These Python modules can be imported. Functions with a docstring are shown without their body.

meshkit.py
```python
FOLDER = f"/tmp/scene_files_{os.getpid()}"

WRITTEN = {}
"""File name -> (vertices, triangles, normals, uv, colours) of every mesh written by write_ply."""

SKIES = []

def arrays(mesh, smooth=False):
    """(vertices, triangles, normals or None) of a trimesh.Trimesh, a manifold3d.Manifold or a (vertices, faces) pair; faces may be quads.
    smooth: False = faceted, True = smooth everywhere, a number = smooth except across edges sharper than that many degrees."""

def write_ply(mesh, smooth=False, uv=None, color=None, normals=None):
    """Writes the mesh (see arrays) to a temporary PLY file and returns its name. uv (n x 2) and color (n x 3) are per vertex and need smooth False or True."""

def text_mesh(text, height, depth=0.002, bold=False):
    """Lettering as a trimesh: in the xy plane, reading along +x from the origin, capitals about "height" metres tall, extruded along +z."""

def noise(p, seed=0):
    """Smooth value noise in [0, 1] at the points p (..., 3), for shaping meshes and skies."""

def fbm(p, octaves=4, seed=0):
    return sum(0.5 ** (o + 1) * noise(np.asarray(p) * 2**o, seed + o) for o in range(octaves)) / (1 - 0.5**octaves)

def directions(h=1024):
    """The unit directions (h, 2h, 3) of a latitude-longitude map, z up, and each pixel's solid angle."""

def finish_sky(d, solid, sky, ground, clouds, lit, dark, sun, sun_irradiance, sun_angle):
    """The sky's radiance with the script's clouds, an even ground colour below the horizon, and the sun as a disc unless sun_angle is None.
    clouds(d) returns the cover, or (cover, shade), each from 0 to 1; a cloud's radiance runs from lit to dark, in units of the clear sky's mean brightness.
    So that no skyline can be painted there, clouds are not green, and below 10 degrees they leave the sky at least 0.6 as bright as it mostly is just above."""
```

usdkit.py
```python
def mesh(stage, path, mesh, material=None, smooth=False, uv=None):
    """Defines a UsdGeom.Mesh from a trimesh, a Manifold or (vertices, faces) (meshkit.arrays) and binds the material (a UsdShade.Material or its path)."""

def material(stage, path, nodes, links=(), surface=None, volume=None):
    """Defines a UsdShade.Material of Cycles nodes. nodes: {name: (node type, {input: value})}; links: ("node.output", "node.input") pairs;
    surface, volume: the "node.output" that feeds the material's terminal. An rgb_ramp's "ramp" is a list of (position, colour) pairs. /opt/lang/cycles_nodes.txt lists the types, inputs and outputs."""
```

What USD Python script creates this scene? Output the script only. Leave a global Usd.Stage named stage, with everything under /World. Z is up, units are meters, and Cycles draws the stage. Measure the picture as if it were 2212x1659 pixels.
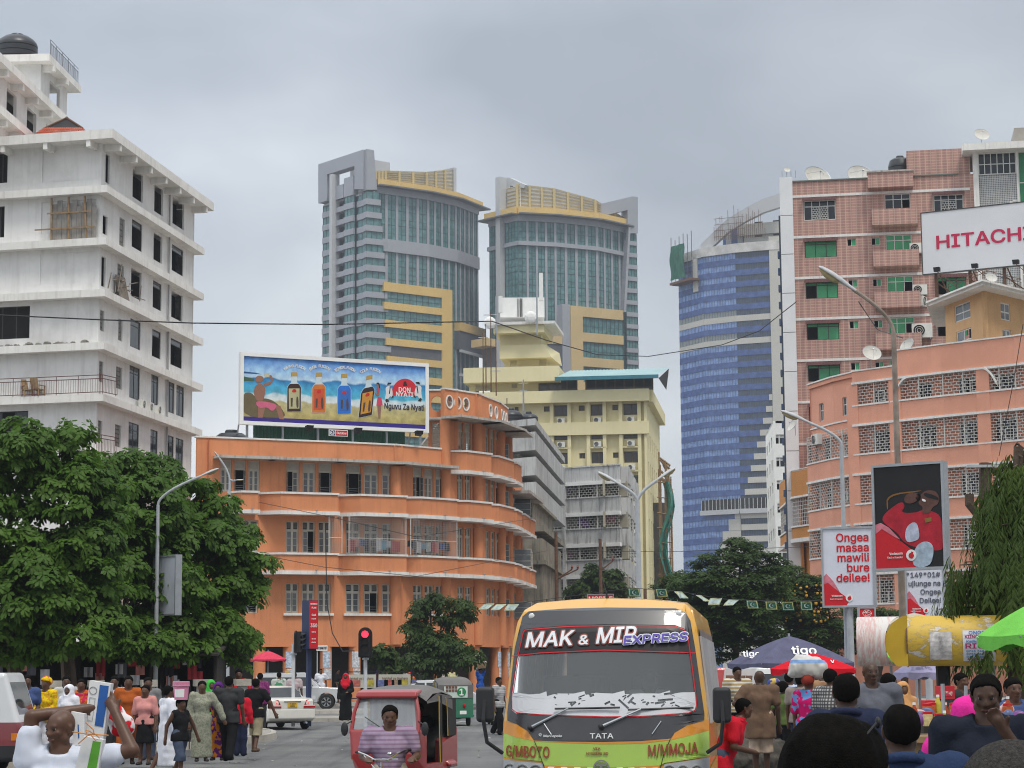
import math,random
import numpy as np
import trimesh
import manifold3d as m3
from shapely import affinity
from shapely.geometry import Polygon,MultiPolygon,box as sbox,Point,LineString
from shapely.ops import unary_union
from pxr import Usd,UsdGeom,UsdLux,UsdShade,Gf,Sdf,Vt
import usdkit,meshkit
from meshkit import noise,fbm,text_mesh
PI=math.pi
stage=Usd.Stage.CreateInMemory()
UsdGeom.SetStageUpAxis(stage,'Z')
UsdGeom.Xform.Define(stage,'/World')
UsdGeom.Scope.Define(stage,'/World/Looks')
FPX,CU,CV,EYE=4600.0,1106.0,829.5,2.0
PITCH,ROLL=math.atan(615.5/FPX),0.0075
fw=np.array([0,math.cos(PITCH),math.sin(PITCH)])
_r0,_u0=np.array([1.0,0,0]),np.array([0,-math.sin(PITCH),math.cos(PITCH)])
rt=_r0*math.cos(ROLL)-_u0*math.sin(ROLL)
up=_u0*math.cos(ROLL)+_r0*math.sin(ROLL)
CAM=np.array([0,0,EYE])
cam=UsdGeom.Camera.Define(stage,'/World/camera')
cam.CreateHorizontalApertureAttr(36.0)
cam.CreateVerticalApertureAttr(27.0)
cam.CreateFocalLengthAttr(36.0*FPX/2212.0)
cam.CreateClippingRangeAttr(Gf.Vec2f(0.1,20000))
cam.CreateExposureAttr(0.68)
cam.AddTransformOp().Set(Gf.Matrix4d(*rt,0,*up,0,*(-fw),0,*CAM,1))
SUN_EL,SUN_AZ=math.radians(64),math.radians(150)
dome=UsdLux.DomeLight.Define(stage,'/World/sky')
dome.GetPrim().SetCustomDataByKey('label','grey overcast sky with brighter broken cloud towards the left')
dome.GetPrim().SetCustomDataByKey('category','sky')
dome.GetPrim().SetCustomDataByKey('kind','structure')
skym=usdkit.material(stage,'/World/Looks/sky_cloud',{'sky':('sky_texture',{'sky_type':'single_scattering','sun_disc':False,'sun_elevation':SUN_EL,'sun_rotation':SUN_AZ,'altitude':10.0,'air_density':1.0,'aerosol_density':2.0}),'tc':('texture_coordinate',{}),'mp':('mapping',{'scale':(1.0,1.0,1.9),'rotation':(0.0,0.0,0.0),'location':(1.7,2.2,0.9)}),'n1':('noise_texture',{'scale':2.6,'detail':6.0,'roughness':0.46,'distortion':0.25}),'mp2':('mapping',{'scale':(1.0,1.0,1.9),'location':(2.7,4.2,1.7)}),'n2':('noise_texture',{'scale':1.5,'detail':4.0,'roughness':0.45}),'cr':('rgb_ramp',{'ramp':[(0.36,(2.6,2.82,3.1)),(0.46,(3.3,3.52,3.8)),(0.54,(4.2,4.42,4.62)),(0.64,(5.5,5.65,5.7))]}),'c2':('rgb_ramp',{'ramp':[(0.36,(0.80,0.82,0.85)),(0.64,(1.14,1.13,1.12))]}),'mu':('mix',{'mix_type':'multiply','fac':1.0}),'mx':('mix',{'mix_type':'mix','fac':0.92}),'sx':('separate_xyz',{}),'gz':('map_range',{'from_min':0.0,'from_max':1.0,'to_min':0.74,'to_max':2.2,'clamp':True}),'gx':('map_range',{'from_min':-0.45,'from_max':0.45,'to_min':1.26,'to_max':0.82,'clamp':True}),'gm':('math',{'math_type':'multiply'}),'gc':('combine_xyz',{}),'m3':('mix',{'mix_type':'multiply','fac':1.0}),'bg':('background_shader',{'strength':0.1}),},[('tc.generated','mp.vector'),('mp.vector','n1.vector'),('n1.fac','cr.fac'),('tc.generated','mp2.vector'),('mp2.vector','n2.vector'),('n2.fac','c2.fac'),('cr.color','mu.color1'),('c2.color','mu.color2'),('sky.color','mx.color1'),('tc.generated','sx.vector'),('sx.z','gz.value'),('sx.x','gx.value'),('gz.result','gm.value1'),('gx.result','gm.value2'),('gm.value','gc.x'),('gm.value','gc.y'),('gm.value','gc.z'),('mu.color','m3.color1'),('gc.vector','m3.color2'),('m3.color','mx.color2'),('mx.color','bg.color')],surface='bg.background')
UsdShade.MaterialBindingAPI.Apply(dome.GetPrim()).Bind(skym)
sun=UsdLux.DistantLight.Define(stage,'/World/sun')
sun.CreateIntensityAttr(0.40)
sun.CreateAngleAttr(14.0)
sun.CreateColorAttr(Gf.Vec3f(1.0,0.95,0.87))
sun.GetPrim().CreateAttribute('inputs:normalize',Sdf.ValueTypeNames.Bool).Set(True)
sd=np.array([math.sin(SUN_AZ)*math.cos(SUN_EL),math.cos(SUN_AZ)*math.cos(SUN_EL),math.sin(SUN_EL)])
_x=np.cross([0,0,1.0],sd);_x/=np.linalg.norm(_x);_y=np.cross(sd,_x)
sun.AddTransformOp().Set(Gf.Matrix4d(*_x,0,*_y,0,*sd,0,0,0,100,1))
def ray(u,v):
 return fw*FPX+rt*(u-CU)-up*(v-CV)
def P(u,v,y):
 d=ray(u,v);return CAM+d*(y/d[1])
def G(u,v,z=0.0):
 d=ray(u,v);return CAM+d*((z-EYE)/d[2])
def fr(x0,y0,s):
 """A zoomed view of the photograph: origin in source pixels and source pixels per zoomed pixel."""
 return lambda x,y:((x0+x*s)*0.540039,(y0+y*s)*0.540039)
def px(u,y):
 v=1445-0.0075*(u-CU);return P(u,v,y)[0]
def pv(u,y,v):return P(u,v,y)[0]
class Face:
 """A vertical plane through A and B (ground points). Local frame: x from A to B, y away from the viewer, z up."""
 def __init__(s,a,b):
  s.a,s.b=np.array(a[:2],float),np.array(b[:2],float)
  d=s.b-s.a;s.L=float(np.linalg.norm(d));s.t=d/s.L;s.n=np.array([-s.t[1],s.t[0]]);s.ang=math.atan2(d[1],d[0])
 def at(s,u,v,off=0.0):
  d=ray(u,v);o=s.a+s.n*off
  k=np.dot(o-CAM[:2],s.n)/np.dot(d[:2],s.n)
  p=CAM+d*k
  return float(np.dot(p[:2]-s.a,s.t)),float(p[2])
 def rect(s,u0,v0,u1,v1,off=0.0):
  a,b=s.at(u0,v0,off),s.at(u1,v1,off)
  c,e=s.at(u0,v1,off),s.at(u1,v0,off)
  x0,x1=(a[0]+c[0])/2,(b[0]+e[0])/2
  z1,z0=(a[1]+e[1])/2,(b[1]+c[1])/2
  return min(x0,x1),max(x0,x1),min(z0,z1),max(z0,z1)
 def world(s,x,y,z):
  p=s.a+s.t*x+s.n*y;return np.array([p[0],p[1],z])
class M:
 def __init__(s):s.v,s.f,s.n=[],[],0
 def raw(s,v,f):
  v=np.asarray(v,float).reshape(-1,3);f=np.asarray(f,int)
  if f.shape[1]==4:f=np.vstack([f[:,[0,1,2]],f[:,[0,2,3]]])
  s.v.append(v);s.f.append(f+s.n);s.n+=len(v);return s
 def add(s,m,T=None):
  v,f,_=meshkit.arrays(m)
  if T is not None:v=v@np.asarray(T)[:3,:3].T+np.asarray(T)[:3,3]
  return s.raw(v,f)
 def box(s,x0,x1,y0,y1,z0,z1):
  x0,x1=sorted((x0,x1));y0,y1=sorted((y0,y1));z0,z1=sorted((z0,z1))
  v=[(x,y,z) for x in(x0,x1) for y in(y0,y1) for z in(z0,z1)]
  return s.raw(v,[(0,1,3,2),(4,6,7,5),(0,4,5,1),(2,3,7,6),(0,2,6,4),(1,5,7,3)])
 def quad(s,a,b,c,d):return s.raw([a,b,c,d],[(0,1,2,3)])
 def hexa(s,b4,t4):
  return s.raw(list(b4)+list(t4),[(0,3,2,1),(4,5,6,7),(0,1,5,4),(1,2,6,5),(2,3,7,6),(3,0,4,7)])
 def tube(s,pts,r,n=8,cap=True):
  p=np.asarray(pts,float);r=np.broadcast_to(np.asarray(r,float),(len(p),))
  t=np.gradient(p,axis=0);t/=np.maximum(np.linalg.norm(t,axis=1,keepdims=True),1e-9)
  ref=np.array([0,0,1.0]) if abs(t[0][2])<0.9 else np.array([1.0,0,0])
  a=np.cross(t,ref)
  for i in range(len(a)):
   if np.linalg.norm(a[i])<1e-3:a[i]=a[i-1] if i else np.array([0,1.0,0])
  a/=np.linalg.norm(a,axis=1,keepdims=True);b=np.cross(t,a)
  th=np.arange(n)/n*2*PI
  v=(p[:,None]+r[:,None,None]*(a[:,None]*np.cos(th)[None,:,None]+b[:,None]*np.sin(th)[None,:,None])).reshape(-1,3)
  f=[(i*n+j,i*n+(j+1)%n,(i+1)*n+(j+1)%n,(i+1)*n+j) for i in range(len(p)-1) for j in range(n)]
  s.raw(v,f)
  if cap:
   k=len(p)
   s.raw(v[:n],[(0,j+1,j) for j in range(1,n-1)]);s.raw(v[-n:],[(0,j,j+1) for j in range(1,n-1)])
  return s
 def bar(s,a,b,r=0.03,n=4):return s.tube([a,b],r,n)
 def poly(s,g,y0,y1):
  """A polygon in x, z, extruded from y0 to y1."""
  for q in getattr(g,'geoms',[g]):
   if q.is_empty or q.area<1e-6 or q.geom_type!='Polygon':continue
   m=trimesh.creation.extrude_polygon(q,abs(y1-y0),engine='earcut')
   v=np.array(m.vertices);s.raw(np.stack([v[:,0],max(y0,y1)-v[:,2],v[:,1]],1),m.faces)
  return s
 def slab(s,g,z0,z1):
  for q in getattr(g,'geoms',[g]):
   if q.is_empty or q.geom_type!='Polygon':continue
   m=trimesh.creation.extrude_polygon(q,z1-z0,engine='earcut');v=np.array(m.vertices);v[:,2]+=z0;s.raw(v,m.faces)
  return s
 def lathe(s,prof,n=16,c=(0,0,0),cap=False):
  prof=np.asarray(prof,float);th=np.arange(n)/n*2*PI
  v=np.stack([prof[:,0,None]*np.cos(th),prof[:,0,None]*np.sin(th),np.repeat(prof[:,1,None],n,1)],-1).reshape(-1,3)+np.asarray(c)
  f=[(i*n+j,i*n+(j+1)%n,(i+1)*n+(j+1)%n,(i+1)*n+j) for i in range(len(prof)-1) for j in range(n)]
  return s.raw(v,f)
 def grid(s,pts):
  p=np.asarray(pts,float);a,b=p.shape[:2]
  f=[(i*b+j,i*b+j+1,(i+1)*b+j+1,(i+1)*b+j) for i in range(a-1) for j in range(b-1)]
  return s.raw(p.reshape(-1,3),f)
 def text(s,txt,h,x,z,y,depth=0.01,bold=True,align='l',width=None,shear=0.0,squash=1.0):
  m=text_mesh(txt,h,depth,bold);v=np.array(m.vertices);w=v[:,0].max()-v[:,0].min();v[:,0]-=v[:,0].min()
  k=(width/w) if width else squash;v[:,0]*=k;w*=k
  v[:,0]+=shear*v[:,1]
  x-={'l':0,'c':w/2,'r':w}[align]
  return s.raw(np.stack([v[:,0]+x,y-v[:,2],v[:,1]+z],1),m.faces)
 def tm(s):return trimesh.Trimesh(np.vstack(s.v),np.vstack(s.f),process=False)
 def arrays(s):return(np.vstack(s.v),np.vstack(s.f))
 def xf(s,fn):
  s.v=[fn(v) for v in s.v];return s
 @property
 def empty(s):return s.n==0
def rotz(a):
 c,n=math.cos(a),math.sin(a);T=np.eye(4);T[:2,:2]=[[c,-n],[n,c]];return T
def trans(x,y,z):
 T=np.eye(4);T[:3,3]=(x,y,z);return T
_used={}
def _path(parent,name):
 k=f'{parent}/{name}';c=_used.get(k,0);_used[k]=c+1
 return k if c==0 else f'{k}_{c:03d}'
def _set(p,**kw):
 for k,v in kw.items():
  if v:p.SetCustomDataByKey(k,v)
def thing(name,label,cat=None,loc=(0,0,0),rz=0.0,group=None,kind=None,scale=None):
 x=UsdGeom.Xform.Define(stage,_path('/World',name))
 x.AddTranslateOp().Set(Gf.Vec3d(*map(float,loc)))
 if rz:x.AddRotateZOp().Set(math.degrees(rz))
 if scale:x.AddScaleOp().Set(Gf.Vec3f(*scale))
 _set(x.GetPrim(),label=label,category=cat,group=group,kind=kind)
 return str(x.GetPath())
def part(parent,name,mesh,mat,smooth=False,label=None,kind=None):
 if isinstance(mesh,M):
  if mesh.empty:return None
  mesh=mesh.arrays()
 p=_path(parent,name)
 m=usdkit.mesh(stage,p,mesh,mat,smooth)
 _set(m.GetPrim(),label=label,kind=kind)
 return p
def sub(parent,name,label=None):
 x=UsdGeom.Xform.Define(stage,_path(parent,name));_set(x.GetPrim(),label=label);return str(x.GetPath())
def solo(name,mesh,mat,label,cat=None,group=None,kind=None,smooth=False):
 p=part('/World',name,mesh,mat,smooth);_set(stage.GetPrimAtPath(p),label=label,category=cat,group=group,kind=kind);return p
def clone(src,label,loc,rz=0.0,group=None,scale=None,kind=None):
 """One more of a thing: an Xform that references it with its parts."""
 was=stage.GetPrimAtPath(src).GetCustomData();name=src.rsplit('/',1)[1]
 base=name[:-4] if name[-4:-3]=='_' and name[-3:].isdigit() else name
 x=UsdGeom.Xform.Define(stage,_path('/World',base))
 x.GetPrim().GetReferences().AddInternalReference(src)
 x.ClearXformOpOrder();x=UsdGeom.Xform(x.GetPrim())
 for n in('xformOp:translate','xformOp:rotateZ','xformOp:scale'):
  pass
 x.MakeMatrixXform().Set(Gf.Matrix4d(*(trans(*loc)@rotz(rz)@np.diag([*(scale or(1,1,1)),1])).T.ravel().tolist()))
 x.GetPrim().SetInstanceable(True)
 _set(x.GetPrim(),label=label,category=was.get('category'),group=group or was.get('group'))
 return str(x.GetPath())
_mats={}
def mat(name,col,rough=0.75,var=0.12,scale=1.5,bump=0.0,bscale=None,metal=0.0,spec=0.3,streak=0.0,streakcol=(0.06,0.06,0.055),grime=0.0,coat=0.0,emis=0.0,space='position',sscale=1.0):
 """A plain surface with a little tonal noise; streak: rain stains running down; grime: blotches."""
 if name in _mats:return _mats[name]
 c=np.array(col,float)
 N={'p':('principled_bsdf',{'roughness':rough,'metallic':metal,'specular_ior_level':spec,'coat_weight':coat}),'g':('geometry',{}),'tc':('texture_coordinate',{}),'n':('noise_texture',{'scale':scale,'detail':5.0,'roughness':0.6}),'r':('rgb_ramp',{'ramp':[(0.3,tuple(c*(1-var))),(0.7,tuple(np.minimum(c*(1+var),0.95)))]})}
 src='g.position' if space=='position' else 'tc.object'
 L=[(src,'n.vector'),('n.fac','r.fac')]
 out='r.color'
 if streak:
  N['sm']=('mapping',{'scale':(2.2*sscale,2.2*sscale,0.16*sscale)});N['sn']=('noise_texture',{'scale':1.6,'detail':6.0,'roughness':0.65})
  N['sr']=('rgb_ramp',{'ramp':[(0.5,(0,0,0)),(0.72,(streak,)*3)]});N['sx']=('mix',{'mix_type':'mix','color2':streakcol})
  L+=[(src,'sm.vector'),('sm.vector','sn.vector'),('sn.fac','sr.fac'),('sr.color','sx.fac'),(out,'sx.color1')];out='sx.color'
 if grime:
  N['gn']=('noise_texture',{'scale':0.45*sscale,'detail':8.0,'roughness':0.68});N['gr']=('rgb_ramp',{'ramp':[(0.45,(0,0,0)),(0.75,(grime,)*3)]})
  N['gx']=('mix',{'mix_type':'mix','color2':streakcol})
  L+=[(src,'gn.vector'),('gn.fac','gr.fac'),('gr.color','gx.fac'),(out,'gx.color1')];out='gx.color'
 L.append((out,'p.base_color'))
 if bump:
  N['bn']=('noise_texture',{'scale':bscale or scale*8,'detail':4.0});N['b']=('bump',{'strength':bump,'distance':0.02})
  L+=[(src,'bn.vector'),('bn.fac','b.height'),('b.normal','p.normal')]
 if emis:
  N['p'][1].update(emission_color=tuple(c),emission_strength=emis)
 _mats[name]=usdkit.material(stage,f'/World/Looks/{name}',N,L,surface='p.BSDF')
 return _mats[name]
def rawmat(name,N,L,surface):
 if name not in _mats:_mats[name]=usdkit.material(stage,f'/World/Looks/{name}',N,L,surface=surface)
 return _mats[name]
def glass(name,col=(0.02,0.025,0.03),rough=0.04,tint=(0.9,0.95,0.95),dirt=0.25,spec=0.5):
 """A window pane seen from outside: mostly reflection over a dark body, slightly dusty and uneven."""
 return rawmat(name,{'p':('principled_bsdf',{'roughness':rough,'specular_ior_level':spec}),'g':('geometry',{}),'n':('noise_texture',{'scale':0.8,'detail':4.0}),'r':('rgb_ramp',{'ramp':[(0.3,tuple(np.array(col)*0.7)),(0.72,tuple(np.array(col)*(1+dirt)+0.01*dirt))]}),'bn':('noise_texture',{'scale':0.35,'detail':1.0}),'b':('bump',{'strength':0.05,'distance':0.2})},[('g.position','n.vector'),('n.fac','r.fac'),('r.color','p.base_color'),('g.position','bn.vector'),('bn.fac','b.height'),('b.normal','p.normal')],'p.BSDF')
def pane(name,tint=(0.9,0.92,0.93),dust=0.0,dustcol=(0.4,0.4,0.4)):
 """A see-through pane: transparent, with a Fresnel reflection and an even film of dust."""
 N={'t':('transparent_bsdf',{'color':tint}),'gl':('glossy_bsdf',{'roughness':0.03,'color':(0.95,0.97,1.0)}),'f':('fresnel',{'IOR':1.5}),'m':('mix_closure',{}),'d':('diffuse_bsdf',{'color':dustcol}),'m2':('mix_closure',{'fac':dust})}
 return rawmat(name,N,[('f.fac','m.fac'),('t.BSDF','m.closure1'),('gl.BSDF','m.closure2'),('m.closure','m2.closure1'),('d.BSDF','m2.closure2')],'m2.closure')
WHITE=mat('white_paint',(0.72,0.72,0.70),0.6,0.06,1.0)
TRIM=mat('white_trim',(0.66,0.65,0.62),0.7,0.1,1.2,streak=0.35,streakcol=(0.22,0.2,0.18),sscale=2.0)
BLACK=mat('black_matt',(0.012,0.012,0.013),0.6,0.1,3)
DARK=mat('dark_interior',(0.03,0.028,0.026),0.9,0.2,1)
STEEL=mat('galvanised_steel',(0.34,0.36,0.38),0.45,0.12,4,metal=0.6,spec=0.5)
POLE=mat('grey_pole_paint',(0.36,0.38,0.40),0.5,0.12,5,streak=0.2)
RUST=mat('rusty_steel',(0.13,0.07,0.045),0.85,0.4,6)
GLASSD=glass('dark_window_glass')
GLASSP=pane('clear_pane')
WIREM=mat('wire_black',(0.02,0.02,0.022),0.6,0.1,2)
PLASTICW=mat('white_plastic',(0.62,0.62,0.58),0.5,0.08,2,grime=0.15,streakcol=(0.25,0.22,0.18))
RED=mat('red_print',(0.50,0.012,0.02),0.45,0.06,1)
ORIG={}
def W(name,label,cat,loc,group=None):
 """A thing whose parts are given in world coordinates; its own origin is its base."""
 p=thing(name,label,cat,loc,group=group);ORIG[p]=np.array(loc,float);return p
def wpart(root,name,m,mt,smooth=False,label=None,kind=None):
 if isinstance(m,M):
  if m.empty:return None
  v,f=m.arrays()
 else:v,f,_=meshkit.arrays(m)
 top='/'.join(root.split('/')[:3])
 return part(root,name,(np.asarray(v)-ORIG[top],f),mt,smooth,label,kind)
ASPH=rawmat('asphalt',{'g':('geometry',{}),'n':('noise_texture',{'scale':0.22,'detail':8.0,'roughness':0.65}),'n2':('noise_texture',{'scale':45.0,'detail':3.0}),'m1':('mapping',{'scale':(1.6,0.09,1.0),'rotation':(0,0,0.12)}),'n3':('noise_texture',{'scale':0.8,'detail':4.0}),'r':('rgb_ramp',{'ramp':[(0.3,(0.066,0.067,0.069)),(0.62,(0.125,0.126,0.125)),(0.75,(0.145,0.143,0.138))]}),'r2':('rgb_ramp',{'ramp':[(0.3,(0.82,0.82,0.82)),(0.7,(1.15,1.15,1.15))]}),'r3':('rgb_ramp',{'ramp':[(0.36,(0.6,0.6,0.62)),(0.47,(0.95,0.95,0.95)),(0.64,(1.15,1.14,1.1))]}),'x':('mix',{'mix_type':'multiply','fac':1.0}),'x2':('mix',{'mix_type':'multiply','fac':1.0}),'b':('bump',{'strength':0.35,'distance':0.01}),'p':('principled_bsdf',{'roughness':0.85})},[('g.position','n.vector'),('g.position','n2.vector'),('g.position','m1.vector'),('m1.vector','n3.vector'),('n.fac','r.fac'),('n2.fac','r2.fac'),('n3.fac','r3.fac'),('r.color','x.color1'),('r2.color','x.color2'),('x.color','x2.color1'),('r3.color','x2.color2'),('x2.color','p.base_color'),('n2.fac','b.height'),('b.normal','p.normal')],'p.BSDF')
SOIL=mat('dusty_ground',(0.17,0.155,0.135),0.95,0.25,0.15,bump=0.3,bscale=8)
CONC=mat('kerb_concrete',(0.38,0.35,0.30),0.9,0.16,2.0,bump=0.4,bscale=30,grime=0.6,streakcol=(0.09,0.085,0.075))
PAVE=mat('pavement_surface',(0.27,0.255,0.23),0.92,0.18,1.2,bump=0.35,bscale=30,grime=0.5,streakcol=(0.09,0.085,0.075))
PAINTW=mat('worn_road_paint',(0.36,0.36,0.34),0.8,0.3,4.0)
solo('ground',M().quad((-1500,-140,-0.012),(1500,-140,-0.012),(1500,2600,-0.012),(-1500,2600,-0.012)),SOIL,'dusty ground stretching away under the town',kind='structure')
solo('road',M().quad((-60,-30,0),(45,-30,0),(45,330,0),(-60,330,0)),ASPH,'grey worn asphalt of the street junction',kind='structure')
def kerbed(name,pts,h,label,kerb=0.18):
 """A raised pavement: a ring of kerb stones round a surface a little below their tops."""
 g=Polygon(pts).buffer(0)
 r=thing(name,label,None,kind='structure')
 inner=g.buffer(-kerb)
 part(r,'surface',M().slab(inner,-0.01,h-0.015),PAVE)
 ring=g.exterior;n=int(ring.length/0.95);ks=M()
 shown=0
 for i in range(n):
  a,b=ring.interpolate(i/n,True),ring.interpolate((i+1)/n-0.012/ring.length,True)
  if math.hypot(a.x,a.y)>130 or a.y<3:continue
  d=np.array([b.x-a.x,b.y-a.y]);L=np.linalg.norm(d)
  if L<0.05:continue
  nrm=np.array([-d[1],d[0]])/L*kerb
  mid=np.array([(a.x+b.x)/2,(a.y+b.y)/2])
  if not g.contains(Point(*(mid+nrm*0.5))):nrm=-nrm
  hh=h+random.Random(i).uniform(-0.008,0.008);c=0.03
  A,B=np.array([a.x,a.y]),np.array([b.x,b.y])
  m=M().hexa([(*A,-0.02),(*B,-0.02),(*(B+nrm),-0.02),(*(A+nrm),-0.02)],[(*(A+nrm*.15),hh),(*(B+nrm*.15),hh),(*(B+nrm),hh),(*(A+nrm),hh)])
  part(r,'kerb_stone',m,CONC)
 return r
kz=lambda pts,z:[tuple(G(u,v,z)[:2]) for u,v in pts]
left_edge=kz([(-420,1672),(-150,1655),(47,1640),(165,1631),(270,1620),(330,1613),(395,1605),(450,1601),(504,1596),(545,1591.5),(582,1587),(596,1583.5),(600,1580),(592,1576),(567,1572)],0.18)
lx,ly=left_edge[-1]
kerbed('pavement',left_edge+[(lx-2.4,ly+3),(lx-3.5,ly+9),(lx-3.8,ly+40),(lx-40,ly+46),(-60,20)],0.18,'raised pavement with a rounded kerb at the left corner of the junction')
isl=kz([(640,1552),(678,1550.5),(763,1551.5),(860,1553),(930,1551)],0.16)
kerbed('pavement',isl+[(isl[-1][0]+0.6,isl[-1][1]+2.5),(isl[-1][0]-0.4,isl[-1][1]+5.2),(isl[0][0]-1.2,isl[0][1]+5.2),(isl[0][0]-1.6,isl[0][1]+2)],0.16,'low traffic island where the person in black stands')
kerbed('pavement',[(-13,100.0),(-6.3,100.2),(-3.2,101.5),(-2.6,103),(-3.2,104.4),(-6.5,104.8),(-13,104.5)],0.15,'narrow median kerb just before the silver estate car')
kerbed('pavement',[(-34,118.5),(-16,119.5),(-4,122.0),(0.5,126),(4.5,133),(7,150),(9,190),(-6,190),(-3,152),(-22,128),(-34,126)],0.16,'pavement in front of the orange arcade')
kerbed('pavement',[(4.6,24.5),(7.5,23.8),(30,22),(34,120),(14.5,120),(8.2,60),(5.2,34)],0.22,'market pavement at the right side of the street')
hz=M().box(-1520,1520,-160,2620,-1.0,172)
solo('haze',hz,usdkit.material(stage,'/World/Looks/haze_air',{'v':('principled_volume',{'color':(0.80,0.86,0.95),'density':0.00019,'anisotropy':0.2})},volume='v.volume'),'thin pale haze in the air over the town',kind='stuff')
mk=M()
for(u0,v0,u1,v1) in((1253,1551,1261,1549.5),(985,1560.5,1010,1558),(960,1572,1010,1569.5),(20,1651,88,1650),(850,1536,905,1535)):
 a,b=G(u0,v0),G(u1,v1);t=(b-a)[:2];t=t/np.linalg.norm(t);n=np.array([-t[1],t[0]])*0.09
 mk.quad((*(a[:2]-n),.004),(*(b[:2]-n),.004),(*(b[:2]+n),.004),(*(a[:2]+n),.004))
solo('road_marking',mk,PAINTW,'faded white dashes painted on the asphalt',kind='structure')
lt=M();r=random.Random(14)
for k in range(70):
 u,v=r.uniform(250,1080),r.uniform(1560,1655);p=G(u,v,.006);w=r.uniform(.02,.07);a=r.uniform(0,3);q=[(p[0]+w*math.cos(a+j*PI/2),p[1]+w*r.uniform(.6,1.3)*math.sin(a+j*PI/2),.006+r.uniform(0,.02)) for j in range(4)];lt.quad(*q)
solo('litter',lt,mat('paper_scrap',(.42,.41,.38),.9,.3,9),'small scraps of litter scattered on the asphalt',kind='stuff')
ORANGE=mat('orange_plaster',(0.60,0.235,0.105),0.85,0.07,0.6,bump=0.12,bscale=25,streak=0.38,streakcol=(0.34,0.13,0.065),grime=0.3)
CREAM=mat('cream_joinery',(0.46,0.43,0.36),0.6,0.1,3)
SOFFIT=mat('ledge_concrete',(0.42,0.39,0.35),0.85,0.12,1.5,streak=0.7,streakcol=(0.05,0.05,0.048),sscale=1.6)
SHUTTER=mat('louvre_shade',(0.20,0.19,0.17),0.7,0.1,3)
PALEPANEL=mat('pale_panel',(0.40,0.37,0.32),0.8,0.1,2)
GLASSL=glass('casement_glass',(0.10,0.11,0.115),0.06,dirt=0.5)
rng=random.Random(5)
def place(face,m):return m.xf(lambda v:np.stack([face.a[0]+face.t[0]*v[:,0]+face.n[0]*v[:,1],face.a[1]+face.t[1]*v[:,0]+face.n[1]*v[:,1],v[:,2]],1))
def fpart(root,face,name,m,mt,label=None,smooth=False,kind=None):
 return None if m.empty else wpart(root,name,place(face,m),mt,smooth,label,kind)
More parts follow.
